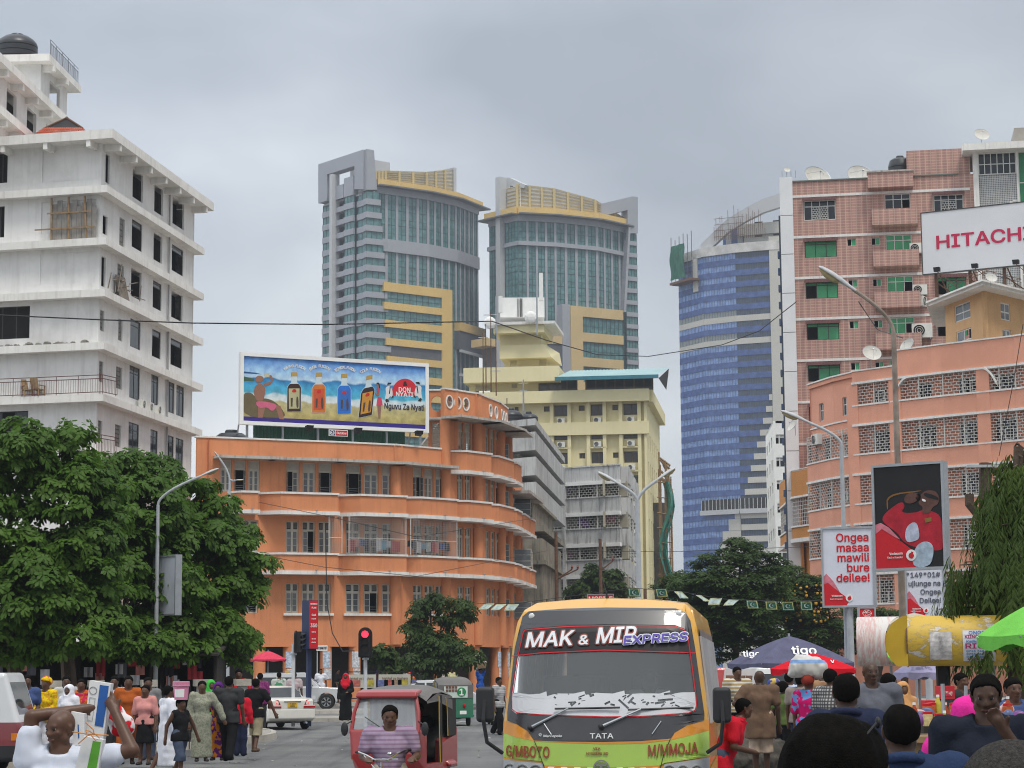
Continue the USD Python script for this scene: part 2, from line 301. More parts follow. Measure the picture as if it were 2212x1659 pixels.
def casement(root,F,x0,x1,z0,z1,y,top='louvre',leaf=0,dark=False):
 """A double-leaf wooden window: louvred top panel, two glazed leaves of small panes; leaf = degrees the leaves stand open."""
 w=sub(root,'window');fm,zt=M(),z1-(z1-z0)*0.27
 b=0.07
 fm.box(x0,x0+b,y,y+.1,z0,z1).box(x1-b,x1,y,y+.1,z0,z1).box(x0+b,x1-b,y,y+.1,z1-b,z1).box(x0+b,x1-b,y,y+.1,zt-b,zt+b*.6).box(x0+b,x1-b,y,y+.1,z0,z0+b)
 xm=(x0+x1)/2
 if top=='louvre':
  fm.box(xm-.07,xm+.07,y,y+.1,zt+b*.6,z1-b);lv=M()
  for k in range(5):
   z=zt+.1+(z1-zt-.2)*k/5
   for a,c in((x0+b,xm-.07),(xm+.07,x1-b)):lv.hexa([(a,y+.03,z),(c,y+.03,z),(c,y+.09,z+.02),(a,y+.09,z+.02)],[(a,y+.03,z+.02),(c,y+.03,z+.02),(c,y+.09,z+.06),(a,y+.09,z+.06)])
  fpart(w,F,'louvre',lv,SHUTTER)
 else:
  fpart(w,F,'top_panel',M().box(x0+b,x1-b,y+.03,y+.06,zt+b*.6,z1-b),PALEPANEL)
 if leaf==0 or leaf is None:fm.box(xm-.06,xm+.06,y,y+.09,z0+b,zt-b)
 fpart(w,F,'frame',fm,CREAM)
 z0i,z1i=z0+b,zt-b
 for s,(a,c) in((-1,(x0+b,xm-.02)),(1,(xm+.02,x1-b))):
  op=leaf if not isinstance(leaf,tuple) else leaf[0 if s<0 else 1]
  lw=c-a;lf=M();t=.045
  lf.box(0,t,0,.04,z0i,z1i).box(lw-t,lw,0,.04,z0i,z1i).box(t,lw-t,0,.04,z1i-t,z1i).box(t,lw-t,0,.04,z0i,z0i+t)
  for k in(1,2):z=z0i+(z1i-z0i)*k/3;lf.box(t,lw-t,.005,.035,z-.014,z+.014)
  gl=M().box(t,lw-t,.015,.022,z0i+t,z1i-t)
  an=math.radians(op or 0);hx=a if s<0 else c
  def sw(v,s=s,an=an,hx=hx):
   x=v[:,0];yy=v[:,1]
   if s>0:return np.stack([hx-x*math.cos(an)-yy*math.sin(an)*0,y+.03-x*math.sin(an)+yy*math.cos(an),v[:,2]],1)
   return np.stack([hx+x*math.cos(an),y+.03-x*math.sin(an)+yy*math.cos(an),v[:,2]],1)
  fpart(w,F,'sash',lf.xf(sw),CREAM);fpart(w,F,'pane',gl.xf(sw),GLASSL)
 if leaf:
  g=M()
  for k in range(3):g.box(x0+b,x1-b,y+.06,y+.075,z0+.12+.13*k,z0+.14+.13*k)
  fpart(w,F,'guard_rail',g,STEEL)
FL=[(434,122.5),(592,124.3),(740,126.0),(878,128.0),(988,131.0),(1062,133.7),(1111,138.5),(1127,142.0),(1143,146.8),(1155,150.5)]
gp=[(pv(u,d,1075),d) for u,d in FL]
SEG=[Face(gp[i],gp[i+1]) for i in range(len(gp)-1)]
ob=W('orange_building','orange plaster corner block with white edged balconies, behind the billboard and red traffic light','building',(gp[0][0],gp[0][1]+.9,0))
WY=0.9
LEV={3:(12.4,14.25),2:(8.85,10.75),1:(5.35,7.1)}
def bay_windows(i,L,n=3,z=None):
 lo={0:.30,1:.22,2:.12}.get(i,.30);hi={0:.88,1:.93,2:.97}.get(i,.97)
 w=(hi-lo)*L/n*.80;gap=(hi-lo)*L/n
 return[(lo*L+gap*k+(gap-w)/2,lo*L+gap*k+(gap+w)/2) for k in range(n)]
openings={}
for i,F in enumerate(SEG):
 holes,wins=[],[]
 levels=dict(LEV)
 if 4<=i<=6:levels[4]=(15.6,17.35)
 for lv,(z0,z1) in levels.items():
  n=3 if i<6 else(2 if i==6 else 1)
  if i==0 and lv<3:n=2
  for k,(x0,x1) in enumerate(bay_windows(i,F.L,n)):
   holes.append(sbox(x0,z0,x1,z1));wins.append((lv,k,x0,x1,z0,z1))
 ztop=19.3 if 4<=i<=6 else 15.5
 wall=sbox(-0.15 if i else 0,3.5,F.L+.18,ztop).difference(unary_union(holes))
 if 4<=i<=6:
  cs={4:(.10,.34,.58),5:(.55,.8),6:(.2,.5,.8)}[i]
  for c in cs:
   e=affinity.scale(Point(c*F.L,18.55).buffer(.27,12),1.0,1.3);wall=wall.difference(e)
   ring=e.buffer(.08).difference(e);fpart(ob,F,'porthole_ring',M().poly(ring,WY-.05,WY+.3),TRIM)
 fpart(ob,F,'wall',M().poly(wall,WY,WY+.28),ORANGE)
 for lv,k,x0,x1,z0,z1 in wins:
  r=rng.random();leaf=0
  if lv==3 and i<=3:leaf={(0,1):100,(1,0):(95,0),(1,2):95,(2,0):90,(3,0):(80,95),(3,2):(30,95)}.get((i,k),0)
  elif i>=6:leaf=(0,100)
  elif r<.2:leaf=(0,70)
  elif r<.3:leaf=(25,0)
  casement(ob,F,x0,x1,z0,z1,WY+.1,'panel' if lv==3 and i<4 or lv==4 else 'louvre',leaf)
 b0={0:.55,1:.10,2:.28}.get(i,.29);b1={0:.78,1:.93}.get(i,1.0)
 for lv,cap,bot in((4,15.5,14.25),(3,12.4,11.3),(2,8.85,7.8)):
  if lv==4 and not 4<=i<=6:continue
  x0,x1=b0*F.L,b1*F.L
  bal=sub(ob,'balcony')
  pg=Polygon([(x0-.24*F.L if i else x0-.5,WY-.003),(x0,0),(x1,0),(x1,WY-.003)]);clip=sbox(-9,-2,F.L+9,WY-.004)
  fpart(bal,F,'front_wall',M().slab(pg.difference(pg.buffer(-.14)).difference(sbox(pg.bounds[0]+.2,WY-.15,x1-.15,WY)),bot,cap-.12),ORANGE)
  cg=pg.buffer(.07,join_style=2).intersection(clip);fpart(bal,F,'capping',M().slab(cg.difference(pg.buffer(-.2)).difference(sbox(pg.bounds[0]+.3,WY-.25,x1-.2,WY+1)),cap-.12,cap),TRIM)
  fpart(bal,F,'floor_slab',M().slab(pg.buffer(.1,join_style=2).intersection(clip),bot-.22,bot-.002),TRIM)
  if i<6:fpart(bal,F,'drain_spout',M().tube([(x0+.62*(x1-x0),.0,bot+.05),(x0+.62*(x1-x0),-.22,bot+.03)],.035,6),STEEL)
 if i in(1,2,3,4):fpart(ob,F,'sill',M().box(bay_windows(i,F.L)[0][0]-.15,bay_windows(i,F.L)[-1][1]+.15,WY-.14,WY-.003,5.2,5.35),TRIM)
 if i>=3:
  fpart(ob,F,'pilaster',M().tube([(-.05,WY+.02,3.5),(-.05,WY+.02,17.4 if 4<=i<=7 else 14.2)],.34,12),ORANGE,smooth=40)
 if i<=3:fpart(ob,F,'ledge',M().box(.95 if i==0 else-.15,F.L+(.25 if i<3 else .1),-.05,WY-.003,14.28,14.45),SOFFIT)
 if 4<=i<=6:fpart(ob,F,'ledge',M().box(-.5,F.L+.5,-.75,WY-.003,17.4,17.55),SOFFIT)
 if i>=7:fpart(ob,F,'ledge',M().box(-.3,F.L+.3,-.6,WY-.003,13.6,13.8),SOFFIT)
 zc=19.3 if 4<=i<=6 else 15.5
 fpart(ob,F,'parapet_capping',M().box(-.1,F.L+.1,WY-.06,WY+.34,zc,zc+.1),TRIM)
 fpart(ob,F,'soffit_edge',M().box(-.1,F.L+.1,WY-.05,WY+.28,3.38,3.497),ORANGE)
UF=Face((pv(925,132.2,900),132.2),(pv(990,132.2,900),132.2))
wl=sbox(0,15,UF.L,19.3).difference(affinity.scale(Point(.55,18.5).buffer(.42,12),.9,1.15)).difference(sbox(.25,15.7,1.15,17.3))
fpart(ob,UF,'wall',M().poly(wl,0,.28),ORANGE)
fpart(ob,UF,'ledge',M().box(-.1,UF.L,-.8,-.003,17.4,17.55),SOFFIT)
fpart(ob,UF,'parapet_capping',M().box(-.1,UF.L,-.06,.34,19.3,19.4),TRIM)
lv=M()
for k in range(14):lv.box(.28,1.12,.06,.12,15.75+.11*k,15.81+.11*k)
sh=sub(ob,'shutter');fpart(sh,UF,'slats',lv,CREAM);fpart(sh,UF,'frame',M().box(.25,.31,.04,.14,15.7,17.3).box(1.09,1.15,.04,.14,15.7,17.3),CREAM)
back=[(p[0]+1.2*f.n[0],p[1]+1.2*f.n[1]) for p,f in zip(gp,SEG+[SEG[-1]])]
foot=Polygon(back+[(back[-1][0]-6,back[-1][1]+22),(back[0][0],back[0][1]+40)]).buffer(0)
wpart(ob,'roof',M().slab(foot,14.6,14.8),SOFFIT)
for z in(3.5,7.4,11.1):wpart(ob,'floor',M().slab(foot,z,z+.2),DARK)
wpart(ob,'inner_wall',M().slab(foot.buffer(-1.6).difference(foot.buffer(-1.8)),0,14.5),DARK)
up4=Polygon(back[4:8]+[(back[7][0]-6,back[7][1]+10),(back[4][0]-2,back[4][1]+16)]).buffer(0)
wpart(ob,'roof',M().slab(up4,17.45,17.6),SOFFIT)
F0=Face((gp[0][0],gp[0][1]+.9),(gp[0][0]-.6,gp[0][1]+30))
wpart(ob,'wall',M().raw([(gp[0][0]+.28,gp[0][1]+.9,3.5),(gp[0][0]-.5,gp[0][1]+30,3.5),(gp[0][0]-.5,gp[0][1]+30,15.5),(gp[0][0]+.28,gp[0][1]+.9,15.5)],[(0,1,2,3)]),ORANGE)
for i,F in enumerate(SEG):
 for x in((.32,.86) if i in(1,2) else(.9,)):
  if i>6:continue
  c=sub(ob,'column');fpart(c,F,'shaft',M().tube([(x*F.L,WY+.3,0.1),(x*F.L,WY+.3,3.4)],.36,14),ORANGE,smooth=40)
  if i>0:
   for(z0,z1,a0) in((1.5,2.1,-2.2),(2.15,3.1,-2.4)):
    th=np.linspace(a0,a0+1.3,7);g=[[(x*F.L+.375*math.cos(t),WY+.3+.375*math.sin(t),z) for t in th] for z in(z0,z1)]
    fpart(c,F,'poster',M().grid(g),mat(f'pasted_poster_{(i * 3 + int(z0)) % 4}',[(0.5,0.52,0.55),(0.42,0.5,0.6),(0.55,0.5,0.45),(0.5,0.5,0.5)][(i*3+int(z0))%4],0.7,0.5,9))
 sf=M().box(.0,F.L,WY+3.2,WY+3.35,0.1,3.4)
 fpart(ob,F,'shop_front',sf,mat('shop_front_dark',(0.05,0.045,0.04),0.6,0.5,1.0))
for(i,x,w,z0,z1,c) in((1,2.6,1.1,.8,2.2,(0.40,0.30,0.04)),(1,3.9,.9,.4,2.6,(0.03,0.06,0.16)),(2,1.0,.9,.3,2.3,(0.3,0.03,0.03)),(2,2.6,.8,.5,2.2,(0.35,0.30,0.05)),(1,.6,1.2,.6,2.6,(0.08,0.09,0.1)),(3,1.0,1.2,.4,2.4,(0.06,0.07,0.09))):
 fpart(ob,SEG[i],'shop_board',M().box(x,x+w,WY+3.0,WY+3.1,z0,z1),mat('shop_board_%d'%int(c[0]*100),c,0.6,0.25,2.5))
GRILLE=mat('white_grille',(0.55,0.54,0.5),0.6,0.15,4)
def mesh_screen(F,x0,x1,y,z0,z1,p=.13,r=.008):
 m=M()
 for x in np.arange(x0+p,x1,p):m.box(x-r,x+r,y-r,y+r,z0,z1)
 for z in np.arange(z0+p,z1,p):m.box(x0,x1,y-r,y+r,z-r,z+r)
 return m
cloth_cols=[(0.05,0.08,0.22),(0.5,0.5,0.54),(0.35,0.04,0.05),(0.03,0.03,0.04),(0.12,0.3,0.42),(0.45,0.2,0.18),(0.1,0.1,0.12),(0.4,0.4,0.42)]
for i,(a,b) in((1,(.8,1.0)),(2,(.1,1.0)),(3,(.08,1.0))):
 F=SEG[i];x0,x1=a*F.L,b*F.L
 s=sub(ob,'balcony_screen')
 fpart(s,F,'wire_mesh',mesh_screen(F,x0,x1,.04,8.86,11.05),mat('wire_mesh_grey',(0.3,0.29,0.27),0.7,0.1,3))
 [fpart(s,F,'screen_post',M().box(*b_),GRILLE) for b_ in((x1-.04,x1,.02,.06,8.86,11.07),(x0,x0+.04,.02,.06,8.86,11.07),(x0+.04,x1-.04,.02,.06,9.75,9.79))]
 if i==1:continue
 for k in range(9):
  c=cloth_cols[(k*3+i)%8];x=x0+.15+(x1-x0-.7)*k/8.5;hh=rng.uniform(.35,.75);ww=rng.uniform(.28,.5);zt=9.72+rng.uniform(-.08,.05)
  xs=np.linspace(0,ww,7);g=[[(x+q,.45+.05*math.sin(q*20+k)*(j/4),zt-hh*j/4+.03*math.sin(q*9+k)) for q in xs] for j in range(5)]
  fpart(s,F,'hanging_cloth',M().grid(g),mat(f'washing_{(k * 3 + i) % 8}',c,0.9,0.15,4))
BF=Face((pv(517.5,125.2,845),125.2),(pv(925,130.6,860),130.6))
BT=fr(930,1370,0.3617)
bb=W('billboard','wide roof billboard with four drink bottles on a beach, reading DON NYATI','billboard',(BF.a[0],BF.a[1],14.8))
bx0,bx1,bz0,bz1=0,BF.L,*[BF.at(720,925)[1],BF.at(720,772)[1]]
q=lambda x,y:BF.at(*BT(x,y))
zlo,zhi=(q(75,890)[1]+q(2160,1015)[1])/2,(q(85,85)[1]+q(2160,255)[1])/2
bwid=2160-85
def bq(x,y):
 t=(x-85)/bwid;top=85+170*t;bot=890+125*t
 return t*BF.L,zhi-(y-top)/(bot-top)*(zhi-zlo)
fr_=.22
fpart(bb,BF,'frame',M().box(0,BF.L,-.12,.2,zhi-fr_,zhi).box(0,BF.L,-.12,.2,zlo,zlo+fr_).box(0,fr_,-.12,.2,zlo+fr_,zhi-fr_).box(BF.L-fr_,BF.L,-.12,.2,zlo+fr_,zhi-fr_),WHITE)
fpart(bb,BF,'backing',M().box(.03,BF.L-.03,.21,.26,zlo+.03,zhi-.03),STEEL)
loc0=zlo+fr_
H_=zhi-zlo-2*fr_
SEA=rawmat('beach_print',{'g':('texture_coordinate',{}),'s':('separate_xyz',{}),'mr':('map_range',{'from_min':float(zlo+fr_-14.8),'from_max':float(zhi-fr_-14.8),'to_min':0.0,'to_max':1.0}),'n':('noise_texture',{'scale':0.8,'detail':5.0}),'ad':('math',{'math_type':'multiply_add','value2':0.16,'value3':-0.08}),'a2':('math',{'math_type':'add'}),'r':('rgb_ramp',{'ramp':[(0.0,(0.34,0.27,0.08)),(0.16,(0.42,0.35,0.13)),(0.32,(0.45,0.40,0.20)),(0.345,(0.62,0.66,0.66)),(0.42,(0.50,0.62,0.66)),(0.45,(0.07,0.38,0.52)),(0.56,(0.05,0.33,0.56)),(0.66,(0.02,0.16,0.38)),(0.69,(0.45,0.6,0.72)),(0.78,(0.30,0.50,0.74)),(1.0,(0.03,0.18,0.55))]}),'n2':('noise_texture',{'scale':2.6,'detail':5.0}),'m':('mix',{'mix_type':'overlay','fac':0.65}),'p':('principled_bsdf',{'roughness':0.45})},[('g.object','s.vector'),('s.z','mr.value'),('g.object','n.vector'),('n.fac','ad.value1'),('mr.result','a2.value1'),('ad.value','a2.value2'),('a2.value','r.fac'),('g.object','n2.vector'),('r.color','m.color1'),('n2.fac','m.color2'),('m.color','p.base_color')],'p.BSDF')
fpart(bb,BF,'print',M().box(fr_,BF.L-fr_,-.02,.2,zlo+fr_,zhi-fr_),SEA)
def chaikin(p,n=2):
 p=np.array(p,float)
 for _ in range(n):q=np.roll(p,-1,0);p=np.stack([.75*p+.25*q,.25*p+.75*q],1).reshape(-1,2)
 return p
def shape(pts,smooth=0.0,ch=1):
 pts=chaikin(pts) if len(pts)>4 and ch else pts;g=Polygon([bq(x,y) for x,y in pts]).buffer(0)
 return g.buffer(smooth).buffer(-2*smooth).buffer(smooth) if smooth else g
def pr(name,g,col,k=1):fpart(bb,BF,name,M().poly(g,-.02-.006*k,-.02),mat('ad_%02x%02x%02x'%tuple(int(min(255,255*c)) for c in col),col,0.45,0.08,3,space='object'))
pr('strapline_band',Polygon([(fr_,zlo+fr_),(BF.L-fr_,zlo+fr_),(BF.L-fr_,zlo+fr_+.27),(fr_,zlo+fr_+.27)]),(0.035,0.02,0.19))
pr('printed_rocks',shape([(110,550),(200,530),(260,600),(420,610),(540,720),(590,840),(110,812)],.05),(0.13,0.10,0.05))
pr('printed_headland',shape([(118,355),(235,385),(240,410),(118,408)]),(0.05,0.11,0.06));pr('printed_headland',shape([(118,300),(250,318),(310,335),(118,322)]),(0.02,0.08,0.2))
skin_p=(0.27,0.13,0.085)
pr('printed_figure',unary_union([shape([(240,470),(300,430),(345,470),(360,520),(335,640),(270,640),(235,560)],.04),shape([(245,380),(275,348),(330,360),(340,395),(310,430),(255,430)],.03),shape([(330,440),(420,420),(410,380),(385,350),(430,345),(440,440),(350,480)],.02),shape([(235,500),(265,590),(390,680),(370,710),(240,600)],.02),shape([(280,680),(360,690),(330,820),(280,820)],.02),shape([(460,680),(520,690),(560,840),(510,838)],.02)]),skin_p,2)
pr('printed_shorts',shape([(245,640),(330,635),(480,670),(470,720),(425,755),(380,700),(290,720)],.03),(0.55,0.12,0.2),3)
pr('printed_cup',shape([(345,330),(395,325),(400,365),(350,375)]),(0.5,0.45,0.3),3)
for(cx,top,bot,liq,lab,tilt,words) in((665,320,770,(0.04,0.015,0.01),(0.42,0.40,0.22),0,'KAHAWA FUSION'),(935,328,785,(0.55,0.16,0.02),(0.50,0.08,0.03),0,'EMBE FUSION'),(1212,348,802,(0.02,0.15,0.55),(0.03,0.13,0.42),0,'TROPICAL FUSION'),(1465,370,835,(0.03,0.015,0.015),(0.52,0.24,0.03),55,'COLA FUSION')):
 h=bot-top
 def B(x,y):return(cx+x+tilt*(0.35-y)*.9+tilt*.2,top+h*y+x*(-tilt*.003)*12*.1)
 body=shape([B(-77,.98),B(-77,.38),B(-60,.31),B(-32,.25),B(-30,.1),B(30,.1),B(32,.25),B(60,.31),B(77,.38),B(77,.98)],.05,0)
 bt=sub(bb,'printed_bottle')
 def pp(name,g,col,k):fpart(bt,BF,name,M().poly(g,-.02-.006*k,-.02),mat('ad_%02x%02x%02x'%tuple(int(min(255,255*c)) for c in col),col,0.45,0.08,3,space='object'))
 pp('bottle',body,(0.5,0.6,0.65),2)
 pp('drink',body.intersection(shape([B(-90,1.1),B(-90,.28),B(90,.28),B(90,1.1)])).buffer(-.02),liq,3)
 pp('cap',shape([B(-33,0),B(33,0),B(36,.1),B(-36,.1)]),(0.42,0.27,0.07),3)
 pp('drink_label',shape([B(-55,.9),B(-58,.4),B(58,.4),B(58,.9)]),lab,4)
 pp('label_emblem',shape([B(-26,.50),B(-20,.43),B(0,.41),B(20,.43),B(26,.5)]),(0.5,0.02,0.02),5)
 pp('label_figure',unary_union([shape([B(25,.88),B(22,.66),B(32,.58),B(48,.66),B(50,.88)]),shape([B(-40,.86),B(-42,.62),B(-8,.62),B(-12,.86)]).buffer(-.03)]),(0.08,0.05,0.04),5)
 n=len(words)
 tx=M()
 for k,ch in enumerate(words):
  if ch==' ':continue
  a=(k-(n-1)/2)/n*1.45;R=150
  xx,yy=cx+R*math.sin(a)*1.0+(40 if tilt else 5),top+78-R*math.cos(a)*.95+8
  px_,pz_=bq(xx,yy);t1=M().text(ch,.17,0,0,0,.012,align='c')
  ca,sa=math.cos(-a),math.sin(-a)
  tx.add((np.array([[px_+v[0]*ca-v[2]*sa,-.03+v[1],pz_+v[0]*sa+v[2]*ca] for v in t1.arrays()[0]]),t1.arrays()[1]))
 fpart(bb,BF,'arched_lettering',tx,WHITE)
pr('printed_woman',unary_union([shape([(1575,500),(1610,500),(1600,600),(1575,600)],.01),shape([(1570,455),(1600,455),(1600,500),(1575,500)],.02),shape([(1580,700),(1625,700),(1615,850),(1595,850)]),shape([(1540,540),(1580,590),(1610,570),(1600,600),(1570,605)])]),(0.25,0.13,0.1),3)
pr('printed_skirt',unary_union([shape([(1585,610),(1625,615),(1640,700),(1570,705)]),shape([(1575,515),(1612,515),(1605,560),(1578,560)])]),(0.55,0.05,0.1),4)
pr('printed_hair',shape([(1575,450),(1605,455),(1612,520),(1598,510),(1595,470),(1575,468)]),(0.02,0.015,0.015),4)
dome_=Polygon([bq(1890+145*math.cos(t),575-160*math.sin(t)) for t in np.linspace(-.15,PI+.15,24)])
pr('emblem',dome_,(0.55,0.02,0.03),2)
pr('emblem_bust',shape([(1870,495),(1880,445),(1905,445),(1920,495)],.01),(0.05,0.01,0.01),3)
t=M();a,z=bq(1888,560);t.text('DON',.27,a,z,-.03,.014,align='c');a,z=bq(1888,612);t.text('NYATI',.27,a,z,-.03,.014,align='c');fpart(bb,BF,'emblem_lettering',t,WHITE)
for s,cx in((1,1710),(-1,2045)):
 pr('printed_bull',shape([(cx-40*s,500),(cx+20*s,490),(cx+45*s,560),(cx+40*s,620),(cx+15*s,600),(cx-10*s,640),(cx-50*s,650),(cx-30*s,570)],.01),(0.6,0.6,0.6),3)
 pr('printed_bull_line',unary_union([shape([(cx-20*s,480),(cx+25*s,470),(cx+30*s,455),(cx-10*s,455)]),shape([(cx+10*s,500),(cx+22*s,500),(cx+10*s,580),(cx,580)]),shape([(cx+38*s,600),(cx+60*s,610),(cx+30*s,630)]),shape([(cx-40*s,640),(cx-20*s,630),(cx+5*s,660),(cx-30*s,670)])]),(0.02,0.02,0.02),4)
a,z=bq(1660,735);b,_=bq(2112,740);t=M().text('Nguvu Za Nyati',.34,a,z-.02,-.03,.012,width=b-a);fpart(bb,BF,'slogan',t,mat('ad_ink',(0.03,0.03,0.05),0.5))
a,z=bq(790,900);b,_=bq(1512,900);t=M().text('Kunywa Kistaarabu, Haiuzwi Kwa Wenye Umri Chini Ya Miaka 18',.12,a,z-.10,-.03,.012,width=b-a);fpart(bb,BF,'strapline',t,WHITE)
sup=M()
for x in np.linspace(.6,BF.L-.4,6):sup.box(x-.06,x+.06,.27,.39,14.8,zhi-.3).bar((x,.35,zhi-.5),(x,2.6,14.9),.05)
fpart(bb,BF,'support',sup,STEEL)
gw=M();n=90;xs=np.linspace(1.1,BF.L-1.3,n*2)
gw.grid([[(x,.62+(.05 if k%4<2 else 0),z) for k,x in enumerate(xs)] for z in(15.3,zlo+.1)])
fpart(bb,BF,'corrugated_sheet',gw,mat('green_sheet',(0.03,0.10,0.065),0.5,0.15,2,streak=0.3))
for x,y in((780,950),(1310,985),(1990,1025)):
 a,z=bq(x,y);fl=sub(bb,'floodlight')
 fpart(fl,BF,'lamp_body',M().hexa([(a-.2,-1.0,z-.1),(a+.2,-1.0,z-.1),(a+.2,-.7,z-.18),(a-.2,-.7,z-.18)],[(a-.22,-1.05,z+.12),(a+.22,-1.05,z+.12),(a+.22,-.7,z+.1),(a-.22,-.7,z+.1)]),BLACK)
 fpart(fl,BF,'lamp_arm',M().bar((a,-.85,z-.15),(a,.1,zlo+.05),.03),BLACK)
a0,z0=bq(1035,962);a1,z1=bq(1242,1045)
pl=sub(bb,'company_plate')
fpart(pl,BF,'plate',M().box(a0,a1,-.2,-.14,z1,z0),WHITE)
am=a0+(a1-a0)*.34
fpart(pl,BF,'blue_half',M().box(a0+.04,am-.02,-.21,-.2,z1+.04,z0-.04),mat('plate_blue',(0.03,0.04,0.10),0.5))
fpart(pl,BF,'red_half',M().box(am+.02,a1-.04,-.21,-.2,z1+.04,z0-.04),RED)
c=Point((a0+am)/2,(z0+z1)/2);fpart(pl,BF,'ring',M().poly(c.buffer(.14).difference(c.buffer(.11)),-.22,-.21),WHITE)
fpart(pl,BF,'lettering',M().text('A1',.12,c.x,c.y-.06,-.21,.01,align='c').text('Outdoor',.13,(am+a1)/2,c.y-.065,-.21,.01,align='c',width=(a1-am)*.8),WHITE)
ALU=mat('dark_window_frame',(0.05,0.048,0.045),0.5,0.1,3)
ALUW=mat('white_window_frame',(0.58,0.58,0.55),0.5,0.08,3)
def walls(root,F,x0,x1,z0,z1,holes,y,th,mt,name='wall'):
 g=sbox(x0,z0,x1,z1)
 if holes:g=g.difference(unary_union([sbox(a,c,b,d) for a,b,c,d in holes]))
 fpart(root,F,name,M().poly(g,y,y+th),mt)
def aluwin(root,F,x0,x1,z0,z1,y,cols=2,transom=0.0,fm=None,gm=None,openc=(),t=.05,name='window',rows=1,th=.06):
 """Metal framed window of cols lights, with a transom light row on top; columns in openc have no pane."""
 w=sub(root,name);f=M()
 f.box(x0,x0+t,y,y+th,z0,z1).box(x1-t,x1,y,y+th,z0,z1).box(x0+t,x1-t,y,y+th,z1-t,z1).box(x0+t,x1-t,y,y+th,z0,z0+t)
 zt=z1-(z1-z0)*transom if transom else z1-t
 if transom:f.box(x0+t,x1-t,y+.002,y+th-.002,zt-t/2,zt+t/2)
 xs=np.linspace(x0,x1,cols+1)
 for x in xs[1:-1]:f.box(x-t/2,x+t/2,y+.004,y+th-.004,z0+t,z1-t)
 for r in range(1,rows):z=z0+(zt-z0)*r/rows;f.box(x0+t,x1-t,y+.006,y+th-.006,z-t/2,z+t/2)
 fpart(w,F,'frame',f,fm or ALU)
 for c in range(cols):
  if c in openc:continue
  fpart(w,F,'pane',M().box(xs[c]+t/2,xs[c+1]-t/2,y+.025,y+.033,z0+t,zt-t/4),gm or GLASSD)
 if transom:fpart(w,F,'pane',M().box(x0+t,x1-t,y+.024,y+.032,zt+t/4,z1-t),gm or GLASSD)
 return w
def grille(F,x0,x1,y,z0,z1,rh=.19,bw=.42,r=.016):
 """Wrought iron grille in a running brick pattern."""
 m=M();n=max(2,int(round((z1-z0)/rh)));rh=(z1-z0)/n
 for k in range(n+1):m.box(x0,x1,y-r,y+r,z0+k*rh-r,z0+k*rh+r)
 for k in range(n):
  x=x0+(bw/2 if k%2 else bw)
  while x<x1-.03:m.box(x-r,x+r,y-r*.8,y+r*.8,z0+k*rh+r,z0+(k+1)*rh-r);x+=bw
 return m
def ring_slab(poly,over,z0,z1):return M().slab(poly.buffer(over,join_style=2),z0,z1)
WPL=mat('white_plaster_stained',(0.70,0.695,0.68),0.85,0.05,0.5,bump=0.1,bscale=20,streak=0.3,streakcol=(0.36,0.35,0.33),grime=0.45,sscale=0.8)
WSL=mat('white_slab_edge',(0.72,0.71,0.68),0.85,0.06,0.6,streak=0.35,streakcol=(0.33,0.29,0.22),grime=0.3)
RAW=mat('raw_cement',(0.19,0.175,0.155),0.95,0.25,2.0,bump=0.4)
TIMBER=mat('raw_timber',(0.26,0.17,0.09),0.8,0.25,4)
E1,E2=fr(0,0,0.6173),fr(0,900,0.6173)
ca_,cb_,cl_=(pv(213,130,660),130.0),(pv(415,149,700),149.0),(pv(-90,132.2,660),132.2)
FL_,FR_=Face(cl_,ca_),Face(ca_,cb_)
wb=W('white_building','unfinished white block with projecting floor slabs and empty windows behind the left trees','building',(*ca_,0))
SL=[15.2,18.9,22.1,25.4,28.65,31.95,35.35]
foot=Polygon([cl_,ca_,cb_,(cb_[0]-26,cb_[1]+3),(cl_[0]-2,cl_[1]+22)])
for i,z in enumerate(SL):
 o,t=(1.15,.58) if i==6 else(.64,.46)
 wpart(wb,'floor_slab',ring_slab(foot,o,z-t,z),WSL)
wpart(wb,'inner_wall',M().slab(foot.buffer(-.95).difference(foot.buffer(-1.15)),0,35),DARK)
q1=lambda F,f,x,y:F.at(*f(x,y))
def xs_(F,f,x0,x1,y):return q1(F,f,x0,y)[0],q1(F,f,x1,y)[0]
W3=[xs_(FR_,E1,860,927,1180),xs_(FR_,E1,1000,1056,1280),xs_(FR_,E1,1118,1192,1390)]
NV=[xs_(FR_,E2,647,675,630),xs_(FR_,E2,767,795,640)]
NV2=xs_(FR_,E2,752,792,950)
W3L=[W3[0],xs_(FR_,E2,975,1022,1390),xs_(FR_,E2,1080,1130,1130),xs_(FR_,E2,1142,1192,1150)]
bases=[0]+SL[:-1]
